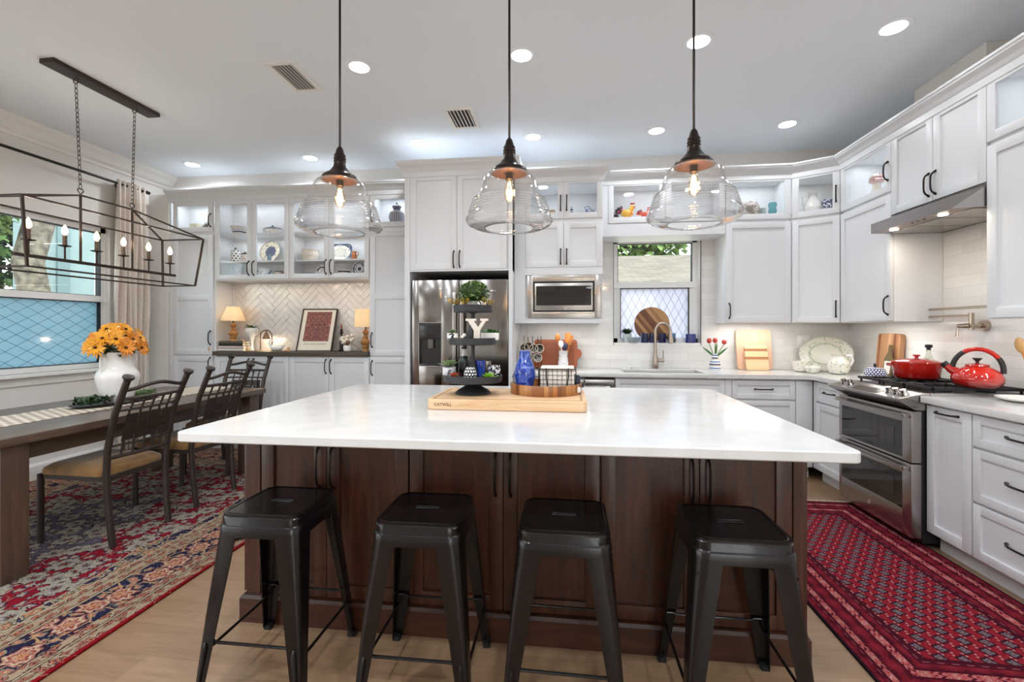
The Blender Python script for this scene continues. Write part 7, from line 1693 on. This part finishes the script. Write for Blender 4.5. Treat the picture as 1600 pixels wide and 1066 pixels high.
MB().lathe([(.012, .138), (.012, .148), (.026, .156), (.022, .163), (0, .165)], 20).build('lid_knob', mat('red_enamel_knob', '#b01a10', .12, coat=.8), cs_)
for s_ in (-1, 1): MB().tube([(s_ * .155, -.045, .09), (s_ * .182, -.035, .093), (s_ * .186, .0, .093), (s_ * .182, .035, .093), (s_ * .155, .045, .09)], .009, 8).build('handle', mat('red_enamel_handle', '#a3170e', .12, coat=.8), cs_)
ob = thing('oil_bottle', 'clear glass oil bottle with black stopper behind the red dutch oven', 'bottle', (2.66, on_x(1451, 560, 2.66).y, ZG)); MB().lathe([(.035, 0), (.038, .01), (.038, .11), (.02, .15), (.015, .17), (.015, .2)], 26).build('bottle_glass', clear_glass('oil_bottle_glass', '#eef2ea', 1.5, .02, 1.0, 0, .08), ob); MB().lathe([(.013, .195), (.013, .21), (.022, .214), (.022, .235), (0, .238)], 20).build('stopper', black_matte, ob)
kt = thing('red_kettle', 'shiny red enamel kettle with arched handle on the near burner', 'kettle', (2.45, on_x(1527, 600, 2.45).y, ZG), 2.5)
# local: spout toward +x
MB().lathe([(.0, 0), (.082, 0), (.098, .008), (.116, .035), (.118, .06), (.105, .088), (.08, .112), (.058, .124), (.05, .128), (0, .13)][1:], 44).build('kettle_body', red_enamel, kt, smooth=50)
MB().lathe([(.056, .1285), (.052, .138), (.02, .146), (0, .147)], 30).build('lid', mat('red_enamel_kettle_lid', '#b01e12', .12, coat=.8), kt)
MB().lathe([(.008, .146), (.008, .156), (.022, .172), (.022, .176), (0, .177)], 18).build('lid_knob', black_matte, kt)
MB().tube([(.085, 0, .085), (.118, 0, .105), (.14, 0, .13)], [.03, .022, .016], 14).build('spout', mat('red_enamel_spout', '#a81c11', .12, coat=.8), kt)
MB().tube([(.134, 0, .124), (.15, 0, .142)], [.0185, .0195], 14).build('spout_cap', black_matte, kt)
ar = [(-.108 * math.cos(t) * 1.0, 0, .105 + .125 * math.sin(t)) for t in [R(-8) + (PI + R(16)) * i / 18 for i in range(19)]]
MB().tube(ar[4:13], .0125, 10).build('handle_grip', mat('red_grip', '#b81e14', .2, coat=.5), kt); MB().tube(ar[:5], .0135, 10).build('handle_end', black_matte, kt); MB().tube(ar[12:], .0135, 10).build('handle_end', black_matte, kt)
lathe_thing('white_plate', 'white plate on the worktop at the right edge by the range', 'plate', [(0, 0), (.08, 0), (.125, .018), (.128, .022), (.08, .008), (0, .006)], ceramic, (2.50, on_x(1606, 610, 2.50).y, ZW + .0005), 44)
sc2 = thing('spoon_crock', 'crock with a wooden spoon at the right edge of the worktop', 'crock', (2.66, on_x(1618, 560, 2.66).y - .02, ZW + .0005)); MB().shell([(.05, 0), (.055, .008), (.058, .15)], .005, 30).build('crock_body', ceramic, sc2)
ws_ = thing('large_wooden_spoon', 'big wooden spoon leaning left out of the crock at the right edge', 'utensil', (2.66, sc2.location.y, ZW + .02)); e = Vector((-.02, .075, .25))
MB().tube([(0, -.02, 0), tuple(e * .6), tuple(e)], .006, 8).build('handle', spoon_wood, ws_); MB().ball((0, 0, .035), .032, 16, .35, 1, 1.5, Matrix.Translation(e) @ Matrix.Rotation(R(-18), 4, 'X')).build('spoon_bowl', m_wood('spoon_oak', '#b58a55', '#c79a62', '#d4ab76', .5, 1, 'Z'), ws_)
# under cabinet lights
lamp('under_cabinet_light', 'AREA', (1.77, 4.6, 1.362), 1.8, (1, .95, .9), .5, .03)
lamp('under_cabinet_light', 'AREA', (2.5, 3.98, 1.362), 1.8, (1, .95, .9), .03, .5)
lamp('under_cabinet_light', 'AREA', (2.5, 2.5, 1.362), 1.8, (1, .95, .9), .03, .6)
lamp('under_cabinet_light', 'AREA', (-.02, 4.5, 1.362), 1.4, (1, .95, .9), .5, .03)
